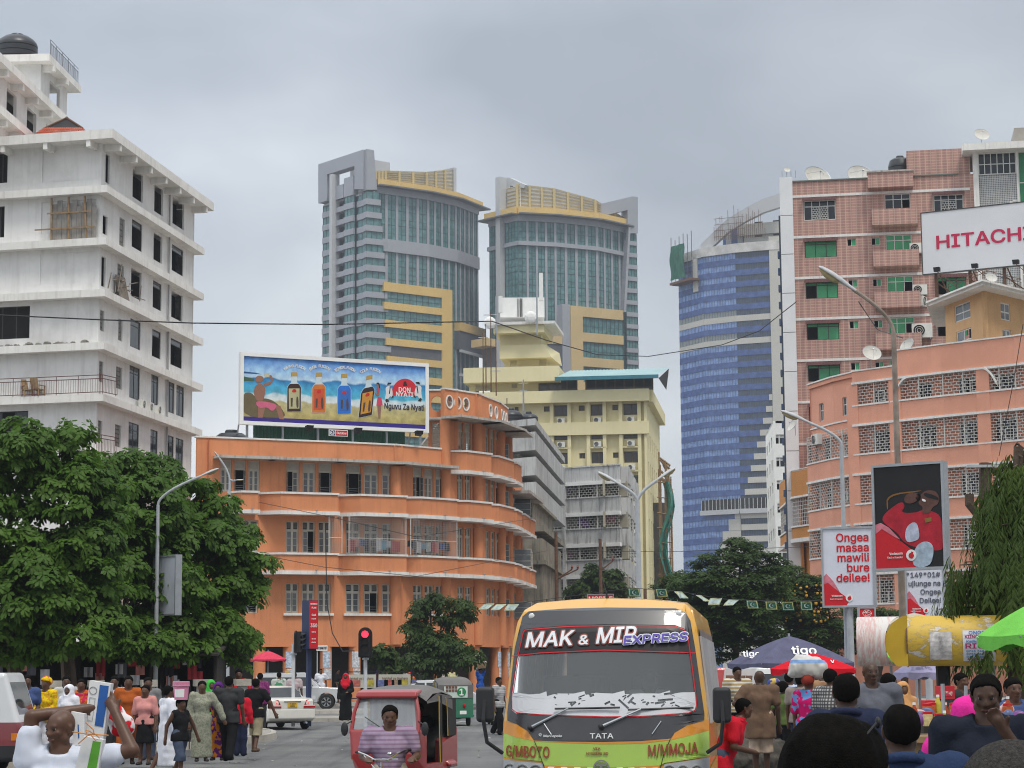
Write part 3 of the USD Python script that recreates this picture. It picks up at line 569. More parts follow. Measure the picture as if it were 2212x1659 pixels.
for k,zb in enumerate(bases):
 zt=SL[k]-(.58 if k==6 else .46)
 if k==0:walls(wb,FR_,0,FR_.L,0,zt,[],0,.25,WPL);walls(wb,FL_,0,FL_.L,0,zt,[],0,.25,WPL);continue
 holes=[]
 ws=W3 if k>=3 else W3L
 lo,hi=(.75,2.6) if k>=3 else(.62,2.75)
 for a,b in ws:holes.append((a,b,zb+lo,zb+hi))
 if k==6:holes.append((*xs_(FR_,E1,685,712,1040),zb+.55,zb+2.4))
 elif k==5:holes+=[(*xs_(FR_,E1,667,698,1400),zb+.5,zb+1.7),(*xs_(FR_,E1,775,810,1440),zb+.3,zb+2.2)]
 elif k==4:holes+=[(*xs_(FR_,E2,657,685,290),zb+.4,zb+2.3),(*xs_(FR_,E2,762,803,260),zb+.9,zb+2.4)]
 else:holes+=[(*NV[0],zb+.9,zb+2.2)]+([(*NV[1],zb+.8,zb+2.2)] if k==3 else[(*NV2,zb+.9,zb+2.3)])
 walls(wb,FR_,0,FR_.L,zb,zt,holes,0,.13,WPL)
 for j,(a,b,c,d) in enumerate(holes):
  if j<len(ws):
   if k>=6:continue
   if k>=3:
    if(j+k)%2 or k==3:aluwin(wb,FR_,a,b,c,d,.06,1,.22,ALU,GLASSD,openc=(0,) if(j+k)%3 else())
   else:aluwin(wb,FR_,a,b,c,d,.05,2,.22,ALU,GLASSD,openc=(0,) if(j*2+k)%5==0 else())
  elif k<4 or j>len(ws):
   v=M();n=5
   for r in range(n):v.box(a,b,.1,.16,c+(d-c)*r/n+.02,c+(d-c)*(r+1)/n-.02)
   fpart(wb,FR_,'vent_blocks',v,mat('vent_block',(0.17,0.165,0.15),0.6,0.3,5))
 lh=[]
 if k==6:lh=[(*xs_(FL_,E1,-60,50,1040),zb+.7,zb+2.75)]
 if k==5:lh=[(*xs_(FL_,E1,-60,30,1370),zb+.5,zb+2.5)]
 if k==3:lh=[(*xs_(FL_,E2,-80,193,590),zb+.55,zb+2.6)]
 if k==1:lh=[(*xs_(FL_,E2,-80,182,1250),zb+.3,zb+2.9)]
 pa,pb=xs_(FL_,E1,277,630,1000)
 g=sbox(0,zb,FL_.L,zt)
 for a,b,c,d in lh:g=g.difference(sbox(a,c,b,d))
 pz0,pz1=zb+.55,zt-.25
 if k>=4:fpart(wb,FL_,'wall',M().poly(g.difference(sbox(pa,pz0,pb,pz1)),0,.25).poly(sbox(pa,pz0,pb,pz1),.07,.24),WPL)
 else:fpart(wb,FL_,'wall',M().poly(g,0,.25),WPL)
 for a,b,c,d in lh:aluwin(wb,FL_,a,b,c,d,.12,3,0,ALU,GLASSD,openc=(0,1,2) if k!=1 else(1,))
 if k in(3,4,5,6):
  r=random.Random(k);e=M()
  for F in(FL_,FR_):
   x=.3
   while x<F.L-.5:
    w=r.uniform(.3,1.2);h=r.uniform(.02,.09);e.hexa([(x,-.06,zb),(x+w,-.06,zb),(x+w,-.002,zb),(x,-.002,zb)],[(x+.05,-.04,zb+h),(x+w*.6,-.05,zb+h*1.4),(x+w-.03,-.004,zb+h*.5),(x,-.004,zb+h*.8)]);x+=w+r.uniform(0,.5)
   fpart(wb,F,'broken_edge',e,RAW,kind='stuff');e=M()
for F,n in((FL_,5),(FR_,7)):
 for i in range(n):
  x=F.L-.4-i*2.9 if F is FL_ else .5+i*(F.L-.8)/(n-1)
  fpart(wb,F,'roof_beam',M().box(x-.14,x+.14,-1.1,.0,34.35,34.765),WSL)
for pa_,pb_ in((cb_,(cb_[0]-26,cb_[1]+3)),):walls(wb,Face(pa_,pb_),0,26,0,34.7,[],-.25,.2,WPL)
pipe=M();x0=(W3[1][1]+W3[2][0])/2+.1
pipe.tube([(x0,-.12,12),(x0,-.12,34.6)],.06,6).tube([(x0+.25,-.1,12),(x0+.2,-.1,26)],.04,6)
fpart(wb,FR_,'drain_pipe',pipe,mat('grey_pipe',(0.3,0.3,0.3),0.6))
z5=28.65
a,b=xs_(FL_,E1,352,640,1350)
bd=sub(wb,'boarding')
n=9
for i in range(n):
 x=a+(b-a)*i/n;fpart(bd,FL_,'metal_sheet',M().box(x+.01,x+(b-a)/n-.01,-.28-.015*(i%2),-.26,z5+.02,z5+2.35+.25*math.sin(i*2.1)),mat('old_zinc_sheet',(0.24,0.225,0.205),0.7,0.25,1.5,streak=0.5,streakcol=(0.1,0.08,0.06)))
tb=M()
for i,x in enumerate((a,a+(b-a)*.40,a+(b-a)*.78)):fpart(bd,FL_,'timber_post',M().hexa([(x-.05,-.38,z5+.05),(x+.05,-.38,z5+.05),(x+.05,-.3,z5+.05),(x-.05,-.3,z5+.05)],[(x-.09-.05*i,-.38,z5+2.75),(x+.02-.05*i,-.38,z5+2.75),(x+.02-.05*i,-.3,z5+2.75),(x-.09-.05*i,-.3,z5+2.75)]),TIMBER)
for z,x1 in((z5+1.75,b-.3),(z5+.75,b-.1)):fpart(bd,FL_,'timber_rail',M().box(a-(1.1 if z<z5+1 else .3),x1,-.42,-.385,z-.045,z+.045),TIMBER)
r=random.Random(11);z4=25.4
sc=sub(wb,'scrap_timber')
for i in range(16):
 x=r.uniform(.6,6.5);L=r.uniform(.7,2.2);an=r.choice([r.uniform(-.25,.25),r.uniform(1.1,1.8)]);z=z4+r.uniform(.1,.5)
 dx,dz=L*math.cos(an),L*math.sin(an)
 if an<1:z=z4+r.uniform(.1,1.5)
 fpart(sc,FR_,'timber_piece',M().bar((x,r.uniform(-.6,-.2),z),(x+dx,r.uniform(-.6,-.2),z+abs(dz)),r.uniform(.025,.05)),mat('grey_timber',(0.19,0.16,0.13),0.9,0.3,3))
fpart(sc,FR_,'leaning_door',M().hexa([(2.6,-.5,z4),(4.4,-.5,z4),(4.4,-.44,z4),(2.6,-.44,z4)],[(2.5,-.2,z4+1.5),(4.2,-.2,z4+1.6),(4.2,-.15,z4+1.6),(2.5,-.15,z4+1.5)]),mat('grey_timber',(0.19,0.16,0.13)))
rb=M();r=random.Random(4)
for i in range(46):
 x=FL_.L-r.uniform(.2,10.5);s=r.uniform(.05,.17)
 ic=trimesh.creation.icosphere(1,s);ic.vertices=ic.vertices*[1.5,1,.8]+np.random.RandomState(i).uniform(-.03,.03,(len(ic.vertices),3));rb.add(ic,trans(x,-r.uniform(.15,.55),22.1+s*.5))
fpart(wb,FL_,'rubble',rb,RAW,kind='stuff')
RAILM=mat('brown_iron_railing',(0.10,0.035,0.03),0.6,0.15,4)
def railing(root,F,pts,z0,h,step=.16,mt=RAILM,name='railing'):
 rr=sub(root,name);m,bars=M(),M()
 for(xa,ya),(xb,yb) in zip(pts[:-1],pts[1:]):
  L=math.hypot(xb-xa,yb-ya)
  for z in(z0+.1,z0+h-.22,z0+h):m.bar((xa,ya,z),(xb,yb,z),.025)
  n=max(2,int(L/step))
  for k in range(n+1):
   t=k/n;x,y=xa+(xb-xa)*t,ya+(yb-ya)*t
   bars.bar((x,y,z0+(0 if k%9==0 else .1)),(x,y,z0+h-(0 if k%9==0 else .22)),.022 if k%9==0 else .011)
 fpart(rr,F,'rail',m,mt);fpart(rr,F,'baluster',bars,mt,kind='stuff')
xe=FL_.L+.65
for z in(18.9,15.2):railing(wb,FL_,[(FL_.L-14,-.65),(xe,-.65),(xe+.25,1.0)],z,1.15)
Fu=Face((pv(-8,133,130),133.0),(pv(150,150.3,205),150.3))
xa=(142.2-133.0)/(150.3-133.0)*Fu.L
ub=W('upper_building','white set-back top storeys with black water tanks and roof railing, top left','building',(*Fu.a,30))
up1=Polygon([Fu.world(xa+.8,.0,0)[:2],Fu.world(Fu.L-.6,0,0)[:2],Fu.world(Fu.L-.6,14,0)[:2],Fu.world(xa+.8,14,0)[:2]])
up2=Polygon([Fu.world(-4,.0,0)[:2],Fu.world(Fu.L-.6,0,0)[:2],Fu.world(Fu.L-.6,14,0)[:2],Fu.world(-4,14,0)[:2]])
for z,pl,o,t in((44.2,up1,.8,.5),(40.9,up2,.95,.55),(37.6,up2,.95,.55)):
 wpart(ub,'floor_slab',ring_slab(pl,o,z-t,z),WSL)
for z0,z1,pl in((40.9,43.7,up1),(37.6,40.35,up2),(33.5,37.05,up2)):
 x0=xa+.8 if pl is up1 else-4
 hs=[(xa+3.0,xa+5.6,z0+.55,z0+2.3)] if pl is up1 else[(x,x+2.2,z0+.4,z0+2.3) for x in(-2.8,2.4,7.0,11.5)]
 walls(ub,Fu,x0,Fu.L-.6,z0,z1,hs,0,.22,WPL)
 if pl is up1:
  Ff=Face(Fu.world(x0,0,0)[:2]+np.array([-14*.995,1.3]),Fu.world(x0,0,0)[:2]);walls(ub,Ff,0,Ff.L,z0,z1,[],0,.22,WPL)
 wpart(ub,'inner_wall',M().slab(pl.buffer(-1.5).difference(pl.buffer(-1.65)),z0,z1),DARK)
 for x in np.arange(x0+.5,Fu.L-.5,3.4):fpart(ub,Fu,'roof_beam',M().box(x-.2,x+.2,-.85,-.0,z1-.42,z1-.003),WSL)
railing(ub,Fu,[(xa+.9,-.6),(Fu.L+.1,-.6)],44.2,1.25,.17,mat('grey_iron',(0.12,0.12,0.13),0.6))
def tank_mesh(r,h):
 p=[(0.02,h+.12),(r*.3,h+.12),(r*.32,h),(r*.62,h-.03),(r*.86,h-r*.2),(r*.97,h*.78),(r,h*.72)]
 for k in range(4):z=h*(.66-.17*k);p+=[(r,z+.03),(r*.965,z),(r,z-.03)]
 return M().lathe(p[::-1] and p+[(r*.97,0.0)],24)
TANK=mat('black_plastic_tank',(0.02,0.021,0.024),0.4,0.15,1.5,spec=0.5)
def tank(label,loc,r,h,group=None):
 t=thing('water_tank',label,'water tank',loc,group=group);part(t,'tank_body',tank_mesh(r,h),TANK,35)
 part(t,'lid',M().lathe([(0.01,h+.2),(r*.3,h+.19),(r*.34,h+.1),(r*.34,h+.02)],16),TANK,35);return t
p=P(36,128,146);tank('large ribbed black water tank on the topmost white roof',(p[0],p[1],44.2),1.45,2.35)
p=P(92,128,148);tank('small black water tank beside the large tank on the topmost roof',(p[0],p[1],44.2),.55,1.25)
p=P(500,940,128);tank('low black water tank on the orange building left of the billboard',(p[0],p[1],14.8),1.15,1.45)
c=P(146,240,139);hx,hy,zb,za=2.7,3.6,35.9,38.75
tr=W('tiled_roof','small red tiled roof with a dark gablet on the white block','roof',(c[0],c[1],zb))
rx=.55;nrow=11;tl=mat('red_roof_tile',(0.42,0.075,0.03),0.7,0.25,3)
for k in range(nrow):
 t0,t1=k/nrow*.66,(k+1)/nrow*.66+.02
 for side in range(3):
  def pt(t,s,lift):
   z=zb+(za-zb)*t+lift
   w,d=hx+(rx-hx)*t,hy*(1-t)
   if side==0:return(c[0]+s*w,c[1]-d,z)
   return(c[0]+(w if side==1 else-w),c[1]+s*d,z)
  ss=np.linspace(-1,1,41)
  rows=[[pt(t,s,(.05 if t==t0 else .0)+.05*abs(math.sin(i*PI/2))) for i,s in enumerate(ss)] for t in(t0,t1)]
  wpart(tr,'tile_row',M().grid(rows),tl)
t=.66;w,d=hx+(rx-hx)*t,hy*(1-t);zz=zb+(za-zb)*t
wpart(tr,'gablet',M().raw([(c[0]-w,c[1]-d+.05,zz),(c[0]+w,c[1]-d+.05,zz),(c[0],c[1]-.2,za)],[(0,1,2)]),BLACK)
wpart(tr,'ridge_cap',M().tube([(c[0],c[1]-.25,za),(c[0],c[1]+1.2,za)],.1,6).tube([(c[0],c[1]-.25,za),(c[0]-w,c[1]-d,zz)],.07,6).tube([(c[0],c[1]-.25,za),(c[0]+w,c[1]-d,zz)],.07,6),RUST)
def ac_unit(label,loc,rz,sc=1.0,group='outdoor air conditioner units'):
 t=thing('air_conditioner',label,'air conditioner',loc,rz,group)
 part(t,'case',M().add(trimesh.creation.box((.82*sc,.3*sc,.58*sc))),PLASTICW)
 f=M().add(trimesh.creation.cylinder(.235*sc,.02,sections=20),trans(-.12*sc,-.155*sc,0)@trimesh.transformations.rotation_matrix(PI/2,[1,0,0]))
 part(t,'fan_opening',f,BLACK)
 g=M()
 for r in(.08,.16,.24):
  th=np.linspace(0,2*PI,21);g.tube([(-.12*sc+r*sc*math.cos(a),-.175*sc,r*sc*math.sin(a)) for a in th],.008,4,False)
 part(t,'fan_guard',g,PLASTICW);part(t,'bracket',M().box(-.35*sc,-.3*sc,-.15*sc,.2*sc,-.34*sc,-.292*sc).box(.3*sc,.35*sc,-.15*sc,.2*sc,-.34*sc,-.292*sc),STEEL)
 return t
ac0=None
def ac(label,loc,rz=0.0,s=1.0,group=None):
 global ac0
 if ac0 is None:ac0=ac_unit(label,loc,rz,1.0,None);_set(stage.GetPrimAtPath(ac0),group=group);return ac0
 return clone(ac0,label,loc,rz,group,(s,s,s))
for i,(x,y,lb) in enumerate(((925,1170,'first and dimmest of three air conditioners on a slab of the white block'),(972,1180,'middle of three air conditioners standing on a slab of the white block'),(1026,1195,'last of three air conditioners on a slab of the white block, with a dark fan'))):
 s,z=FR_.at(*E2(x,y),-.35);p=FR_.world(s,-.35,18.9+.34);ac(lb,p,FR_.ang)
for x,y,lb in((885,1495,'left air conditioner just above the tree tops at the white block'),(940,1500,'right air conditioner just above the tree tops at the white block')):
 s,z=FR_.at(*E2(x,y),-.35);ac(lb,FR_.world(s,-.35,15.2+.34),FR_.ang)
def chair(label,loc,rz):
 t=thing('balcony_chair',label,'chair',loc,rz)
 part(t,'seat',M().box(-.3,.3,-.3,.3,.4,.46),TIMBER);part(t,'backrest',M().hexa([(-.3,.28,.46),(.3,.28,.46),(.3,.34,.46),(-.3,.34,.46)],[(-.3,.42,1.15),(.3,.42,1.15),(.3,.48,1.15),(-.3,.48,1.15)]),TIMBER)
 for x in(-.27,.27):
  for y in(-.27,.27):part(t,'leg',M().box(x-.03,x+.03,y-.03,y+.03,0,.4),TIMBER)
  part(t,'armrest',M().box(x-.04,x+.04,-.32,.3,.66,.7).box(x-.03,x+.03,-.3,-.24,.46,.66),TIMBER)
s,_=FL_.at(*E2(185,1050),-.2);chair('wooden armchair with a white cloth side on the railed balcony, left one',FL_.world(s,.0-.32,18.9),.5)
s,_=FL_.at(*E2(255,1050),-.2);chair('brown wooden armchair seen from behind on the railed balcony, right one',FL_.world(s,-.32,18.9),2.6)
TGL=glass('teal_tower_glass',(0.075,0.165,0.165),0.14,dirt=0.45)
TGD=glass('dark_tower_glass',(0.05,0.095,0.10),0.12)
TGREY=mat('grey_cladding',(0.29,0.30,0.33),0.6,0.06,0.12)
TLITE=mat('pale_cladding',(0.42,0.43,0.44),0.6,0.05,0.1)
TYEL=mat('ochre_cladding',(0.58,0.40,0.14),0.6,0.07,0.12)
MULL=mat('mullion_dark',(0.035,0.06,0.065),0.5)
LOUV=mat('grey_louvre',(0.085,0.09,0.10),0.7,0.15,0.3)
GOLD=mat('gold_lattice',(0.46,0.37,0.18),0.6,0.1,0.3)
PANELW=mat('screen_panel',(0.62,0.59,0.52),0.7,0.08,0.3)
FLH=3.8
def strip(root,F,x0,x1,z0,z1,y,gm=None,name='glazing',sub_=2,fh=FLH,half=True):
 """A run of curtain wall: glass panes by storey, with mullions standing proud."""
 w=sub(root,name);n=max(1,int(round((z1-z0)/fh)))
 zs=np.linspace(z0,z1,n+1)
 fpart(w,F,'glass',M().box(x0,x1,y,y+.3,z0,z1),gm or TGL)
 m=M();t=.09
 for z in zs[1:-1]:m.box(x0,x1,y-.06,y-.002,z-t,z+t)
 if half:
  for a,b in zip(zs[:-1],zs[1:]):m.box(x0,x1,y-.05,y-.003,a+(b-a)*.42-.05,a+(b-a)*.42+.05)
 for x in np.linspace(x0,x1,sub_+1):m.box(x-t*.7,x+t*.7,y-.08,y-.004,z0,z1)
 fpart(w,F,'mullion',m,MULL)
def bands(root,F,x0,x1,zs,y,gm=None,bm=None,frac=.44,px_=1.5,bname='spandrel'):
 """Storeys of ribbon window and spandrel band between the levels zs (bottoms)."""
 for a,b in zip(zs[:-1],zs[1:]):
  c=a+(b-a)*frac
  fpart(root,F,bname,M().box(x0-.03,x1+.03,y-.35,y+.3,a,c),bm or TGREY)
  strip(root,F,x0,x1,c,b,y,gm,'ribbon_window',max(2,int((x1-x0)/px_)),99,False)
T1,T2=fr(1200,550,0.60277),fr(1850,600,0.60277)
tw=W('glass_tower','left twin tower of teal glass with a leaning grey gate frame on its roof','building',(pv(788,590,500),590,0))
cpt=(pv(788,590,500),590.0);lpt=(pv(691,607,500),607.0)
TL=Face(lpt,cpt);TOP=133.0
zq=lambda F,f,x,y,o=0:F.at(*f(x,y),o)
zT=zq(TL,T1,430,360)[1]
lev=[zT-FLH*k for k in range(34)][::-1];lev=[z for z in lev if z>0]+[]
fr7=lambda a,b:(zq(TL,T1,a,500)[0],zq(TL,T1,b,500)[0])
a0,a1=fr7(132,212);bands(tw,TL,a0,a1,lev,1.2)
c0,c1=fr7(225,243);fpart(tw,TL,'core_column',M().box(c0,c1,-1.6,1.0,0,zq(TL,T1,230,250)[1]),TLITE)
d0,d1=fr7(243,296);fpart(tw,TL,'balcony_recess',M().box(d0,d1-.1,3.0,3.3,0,zT),mat('recess_wall',(0.2,0.21,0.23),0.7))
for z in lev:fpart(tw,TL,'balcony_slab',M().box(d0+.02,d1-.12,-.3,2.98,z,z+1.5),TGREY)
e0,e1=fr7(212,224);fpart(tw,TL,'dark_recess',M().box(e0,e1-.1,2.6,3,0,zT),TGD)
for z in lev:fpart(tw,TL,'recess_slab',M().box(e0+.02,e1-.12,.9,2.58,z,z+1.4),TGREY)
b0,b1=fr7(300,363);bands(tw,TL,b0,b1,lev,-.2)
b2,b3=fr7(372,430);bands(tw,TL,b2,TL.L,lev,.6,frac=.44)
fpart(tw,TL,'dark_joint',M().box(b1+.05,b2-.05,.9,1.2,0,zT),TGL)
fpart(tw,TL,'top_band',M().box(b0,b1,-.5,1.2,zT,zT+5.5).box(d0,d1-.12,-.4,2.9,zT,zT+4),TGREY)
rp=[(pv(u,d,500),d) for u,d in((788,590.0),(835,593.5),(924.7,601.5),(985,610.0),(1032,622.0))]
TRS=[Face(rp[i],rp[i+1]) for i in range(4)]
TR=Face(cpt,(pv(1032,614,500),614))
for a,b in zip(lev[:-1],lev[1:]):
 x1=TRS[0].L*(.60+(zT-a)/110*1.25);F=TRS[0];c=a+(b-a)*.44
 fpart(tw,F,'spandrel',M().box(-.2,x1,-1.3,.6,a,c),TGREY);strip(tw,F,0,x1-.3,c,b,-.9,None,'ribbon_window',max(2,int(x1/1.7)),99,False)
ct=zT+1.0
zb1,zb2=ct-14.0,ct-17.6
for i,F in enumerate(TRS):
 n=[1,4,4,5][i];x00=.55*F.L if i==0 else 0
 ed=np.linspace(x00,F.L,n+1)
 for x0,x1 in zip(ed[:-1],ed[1:]):
  w=x1-x0
  for(za,zb,s) in((zb1,ct-1,2),(20,zb2,2)):strip(tw,F,x0+w*.12,x1-w*.12,za,zb,.25,None,'window_column',s)
 pw=M()
 for x in ed:
  w=(ed[1]-ed[0])*.12;pw.box(x-w,x+w,0,.6,0,ct)
 fpart(tw,F,'pier',pw,TGREY,kind='stuff')
 fpart(tw,F,'grey_band',M().box(x00-.1,F.L+.2,-.5,.5,zb2,zb1),TGREY)
 fpart(tw,F,'top_band',M().box(x00-.1,F.L+.1,-.4,.5,ct-1,ct+.8),TGREY)
 fpart(tw,F,'eave',M().box(x00-.3,F.L+(3.5 if i==3 else .4),-2.6,3,ct+.8,ct+1.2),mat('eave_grey',(0.12,0.125,0.13),0.6))
 fpart(tw,F,'ochre_cornice',M().box(x00-.2,F.L+(1.2 if i==3 else .2),-1.2,3,ct+1.2,ct+2.9),TYEL)
 if i<3:
  s=sub(tw,'roof_screen');hA,hB=(2.4,3.0,4.4)[i],(3.0,4.4,7.2)[i]
  g=Polygon([(x00,ct+2.9),(F.L,ct+2.9),(F.L,ct+2.9+hB),(x00,ct+2.9+hA)])
  fpart(s,F,'panel',M().poly(g,.9,1.2),PANELW)
  m=M()
  for k in range(7):
   t=k/6;m.hexa([(x00,.5,ct+2.9+hA*t),(F.L,.5,ct+2.9+hB*t),(F.L,.8,ct+2.9+hB*t),(x00,.8,ct+2.9+hA*t)],[(x00,.5,ct+3.05+hA*t),(F.L,.5,ct+3.05+hB*t),(F.L,.8,ct+3.05+hB*t),(x00,.8,ct+3.05+hA*t)])
  for x in np.linspace(x00,F.L,4):m.box(x-.35,x+.35,.45,.85,ct+2.9,ct+2.9+hA+(hB-hA)*x/F.L)
  fpart(s,F,'lattice',m,GOLD)
F=TRS[2];fpart(tw,F,'screen_end',M().box(F.L-.5,F.L+.6,.3,5,ct+2.9,ct+10.6),TLITE)
q2=lambda x,y:TR.at(*T1(x,y),-2.2)
xa,xb,xc=q2(565,1000)[0],q2(940,1000)[0],q2(1008,1000)[0]
ztop=q2(780,985)[1]
oc=sub(tw,'ochre_frame')
fpart(oc,TR,'upright',M().box(xb,xc,-2.4,1,0,ztop),TYEL)
k=0;z=ztop-2.6
fpart(oc,TR,'ochre_band',M().box(xa-.5,xb,-2.4,1,z,ztop),TYEL)
while z>40:
 z2=z-3.1
 if k==3:fpart(oc,TR,'louvre_band',M().box(xa+.35*k,xb,-1.9,1,z2,z),LOUV)
 else:strip(tw,TR,xa+.35*k,xb,z2,z,-1.9,None,'ribbon_window',9,99,True)
 fpart(oc,TR,'ochre_band',M().box(xa-.4+.35*k,xb,-2.4,1,z2-2.0,z2),TYEL);z=z2-2.0;k+=1
zl=q2(1100,1310)[1]
fpart(tw,TRS[3],'ochre_band',M().box(-.5,TRS[3].L+1.5,-1.6,1,zl+1.4,zl+3.9),TYEL)
fpart(tw,TRS[3],'louvre_band',M().box(-.5,TRS[3].L+1.3,-1.3,1,zl-4,zl+1.4),LOUV)
for k in range(4):fpart(tw,TRS[3],'sun_rail',M().box(-.5,TRS[3].L+1.4,-1.9,-1.2,zl-5-k*7,zl-4.2-k*7),TLITE)
gf=Polygon([zq(TL,T1,*p) for p in((132,180),(430,82),(430,345),(372,345),(372,190),(190,247),(190,360),(190,420),(132,438))])
fpart(tw,TL,'gate_frame',M().poly(gf,-.6,2.4),TGREY)
g2=Polygon([TRS[0].at(*T1(*p)) for p in((430,82),(478,90),(500,352),(430,352))]);fpart(tw,TRS[0],'gate_leg',M().poly(g2,-1.2,2.6),TGREY)
fpart(tw,TL,'plant_room',M().box(fr7(225,372)[0]+1,fr7(225,372)[1],5,12,zT,zT+11),TLITE)
core=Polygon([lpt,cpt,rp[2],rp[4],(rp[4][0]-12,rp[4][1]+22),(lpt[0]+6,lpt[1]+14)]).buffer(-3.6)
wpart(tw,'core',M().slab(core,0,zT),mat('tower_core',(0.1,0.11,0.12),0.8))
wpart(tw,'roof',M().slab(core.buffer(3.2),zT-.5,zT),TGREY)
t2=W('glass_tower','right twin tower of teal glass, its gate frame on the right and a white fin','building',(pv(1119.5,600,550),600,0))
c2=(pv(1119.5,600,550),600.0);l2=(pv(1057.7,609,550),609.0);rp2=[(pv(u,d,550),d) for u,d in((1119.5,600.0),(1200,603.0),(1290,609.5),(1354,619.0))]
A=Face(l2,c2);BS=[Face(rp2[i],rp2[i+1]) for i in range(3)]
ct=A.at(*T2(365,470))[1]
zb1,zb2=A.at(*T2(365,605))[1],A.at(*T2(365,632))[1]
for x0,x1 in((0,A.L*.36),(A.L*.56,A.L)):
 strip(t2,A,x0,x1,zb1,ct,0,None,'curtain_wall',4);strip(t2,A,x0,x1,20,zb2,0,None,'curtain_wall',4)
fpart(t2,A,'grey_band',M().box(-.6,A.L+.2,-.5,.5,zb2,zb1),TGREY)
fpart(t2,A,'fin',M().box(A.L*.38,A.L*.53,-1.8,2,0,A.at(*T2(285,180))[1]),TLITE)
g3=Polygon([A.at(*T2(*p)) for p in((265,180),(295,180),(400,228),(390,250),(297,232),(297,300),(265,300))]);fpart(t2,A,'roof_brace',M().poly(g3,1,2.4),TLITE)
xoff=[0,BS[0].L,BS[0].L+BS[1].L]
for i,F in enumerate(BS):
 n=[4,4,4][i];ed=np.linspace(0,F.L,n+1);pw=M()
 for j,(x0,x1) in enumerate(zip(ed[:-1],ed[1:])):
  w=x1-x0;o=-.12 if(i==0 and j==0) else .12
  for(za,zb) in((zb1,ct),(20,zb2)):strip(t2,F,x0+w*max(o,0),x1-w*.12,za,zb,.25,None,'window_column',2)
  pw.box(x1-w*.12,x1+w*.12,0,.6,0,ct)
 fpart(t2,F,'pier',pw,TGREY,kind='stuff')
 fpart(t2,F,'grey_band',M().box(-.1,F.L+.3,-.6,.4,zb2,zb1),TGREY)
 h0,h1=[(6.9,6.2),(6.2,4.2),(4.2,.6)][i]
 s=sub(t2,'roof_screen');g=Polygon([(0,ct+3.9),(F.L,ct+3.9),(F.L,ct+3.9+h1),(0,ct+3.9+h0)])
 fpart(s,F,'panel',M().poly(g,.9,1.2),PANELW);m=M()
 for k in range(7):
  t=k/6;m.hexa([(0,.5,ct+3.9+h0*t),(F.L,.5,ct+3.9+h1*t),(F.L,.8,ct+3.9+h1*t),(0,.8,ct+3.9+h0*t)],[(0,.5,ct+4.05+h0*t),(F.L,.5,ct+4.05+h1*t),(F.L,.8,ct+4.05+h1*t),(0,.8,ct+4.05+h0*t)])
 for x in np.linspace(0,F.L,4):m.box(x-.35,x+.35,.45,.85,ct+3.9,ct+3.9+h0+(h1-h0)*x/F.L)
 fpart(s,F,'lattice',m,GOLD)
for F in[A]+BS:
 fpart(t2,F,'top_band',M().box(-.1,F.L+.1,-.4,.5,ct,ct+1.6),TGREY)
 fpart(t2,F,'eave',M().box(-2.4 if F is A else-.2,F.L+.4,-2.8,3,ct+1.6,ct+2.0),mat('eave_grey',(0.12,0.125,0.13),0.6))
 fpart(t2,F,'ochre_cornice',M().box(-.8 if F is A else-.2,F.L+.2,-1.4,3,ct+2.0,ct+3.9),TYEL)
s=sub(t2,'roof_screen');fpart(s,A,'panel',M().box(A.L*.55,A.L,.9,1.2,ct+3.9,ct+10.6),PANELW);m=M()
for k in range(7):m.box(A.L*.55,A.L,.5,.8,ct+3.9+1.05*k,ct+4.1+1.05*k)
fpart(s,A,'lattice',m,GOLD)
BR=Face(rp2[0],rp2[3])
q3=lambda x,y,o=-6.0:BR.at(*T2(x,y),o)
oc=sub(t2,'ochre_frame');xa,xb,xc=q3(718,1200)[0],q3(797,1200)[0],q3(1066,1200)[0];ztop=q3(800,1040)[1]
LYEL=mat('pale_ochre_cladding',(0.50,0.37,0.18),0.6,0.07,0.12)
fpart(oc,BR,'upright',M().box(xa,xb,-6.2,1,0,ztop),LYEL);fpart(oc,BR,'grey_edge',M().box(xa-2.6,xa,-5.8,1,0,ztop+.3),TGREY)
z=ztop-2.9;fpart(oc,BR,'ochre_band',M().box(xb,xc,-6.2,1,z,ztop),LYEL)
for k in range(6):
 z2=z-4.6
 if k==3:fpart(oc,BR,'louvre_band',M().box(xb,xc,-5.7,1,z2+.6,z),LOUV);z2+=.6
 else:strip(t2,BR,xb,xc,z2,z,-5.7,None,'ribbon_window',10,99,True)
 fpart(oc,BR,'ochre_band',M().box(xb,xc-.1*k,-6.2,1,z2-2.6,z2),LYEL);z=z2-2.6
zl=q3(640,1285)[1]
fpart(t2,BR,'ochre_band',M().box(2,xa,-5.6,1,zl,zl+2.4),LYEL);fpart(t2,BR,'louvre_band',M().box(2,xa,-5.3,1,zl-6.5,zl),LOUV)
fpart(t2,A,'ochre_band',M().box(-2,A.L*.36,-5.6,1,zl,zl+2.2),LYEL);fpart(t2,A,'louvre_band',M().box(-1.8,A.L*.36,-1.4,1,zl-6.5,zl),LOUV)
wa=np.array(rp2[3]);WG=Face((pv(1351,617,600),617.0),(pv(1376,619,600),619.0))
ztg=WG.at(*T2(1125,556))[1];lev2=[ztg-(81.5*.3255/4600*617)*k for k in range(26)];lev2=sorted(z for z in lev2 if z>0)
bands(t2,WG,.1,WG.L,lev2,0,px_=.8,frac=.36)
gg=[WG.at(*T2(*p)) for p in((880,368),(1115,312),(1152,316),(1152,556),(1095,556),(1084,500),(1084,402),(900,445))]
fpart(t2,WG,'gate_frame',M().poly(Polygon(gg),-1,2.5),TGREY)
lean=Polygon([WG.at(*T2(*p)) for p in((1098,520),(1085,520),(1052,1080),(1068,1080))]);fpart(t2,WG,'leaning_edge',M().poly(lean,-1.5,1),TGREY)
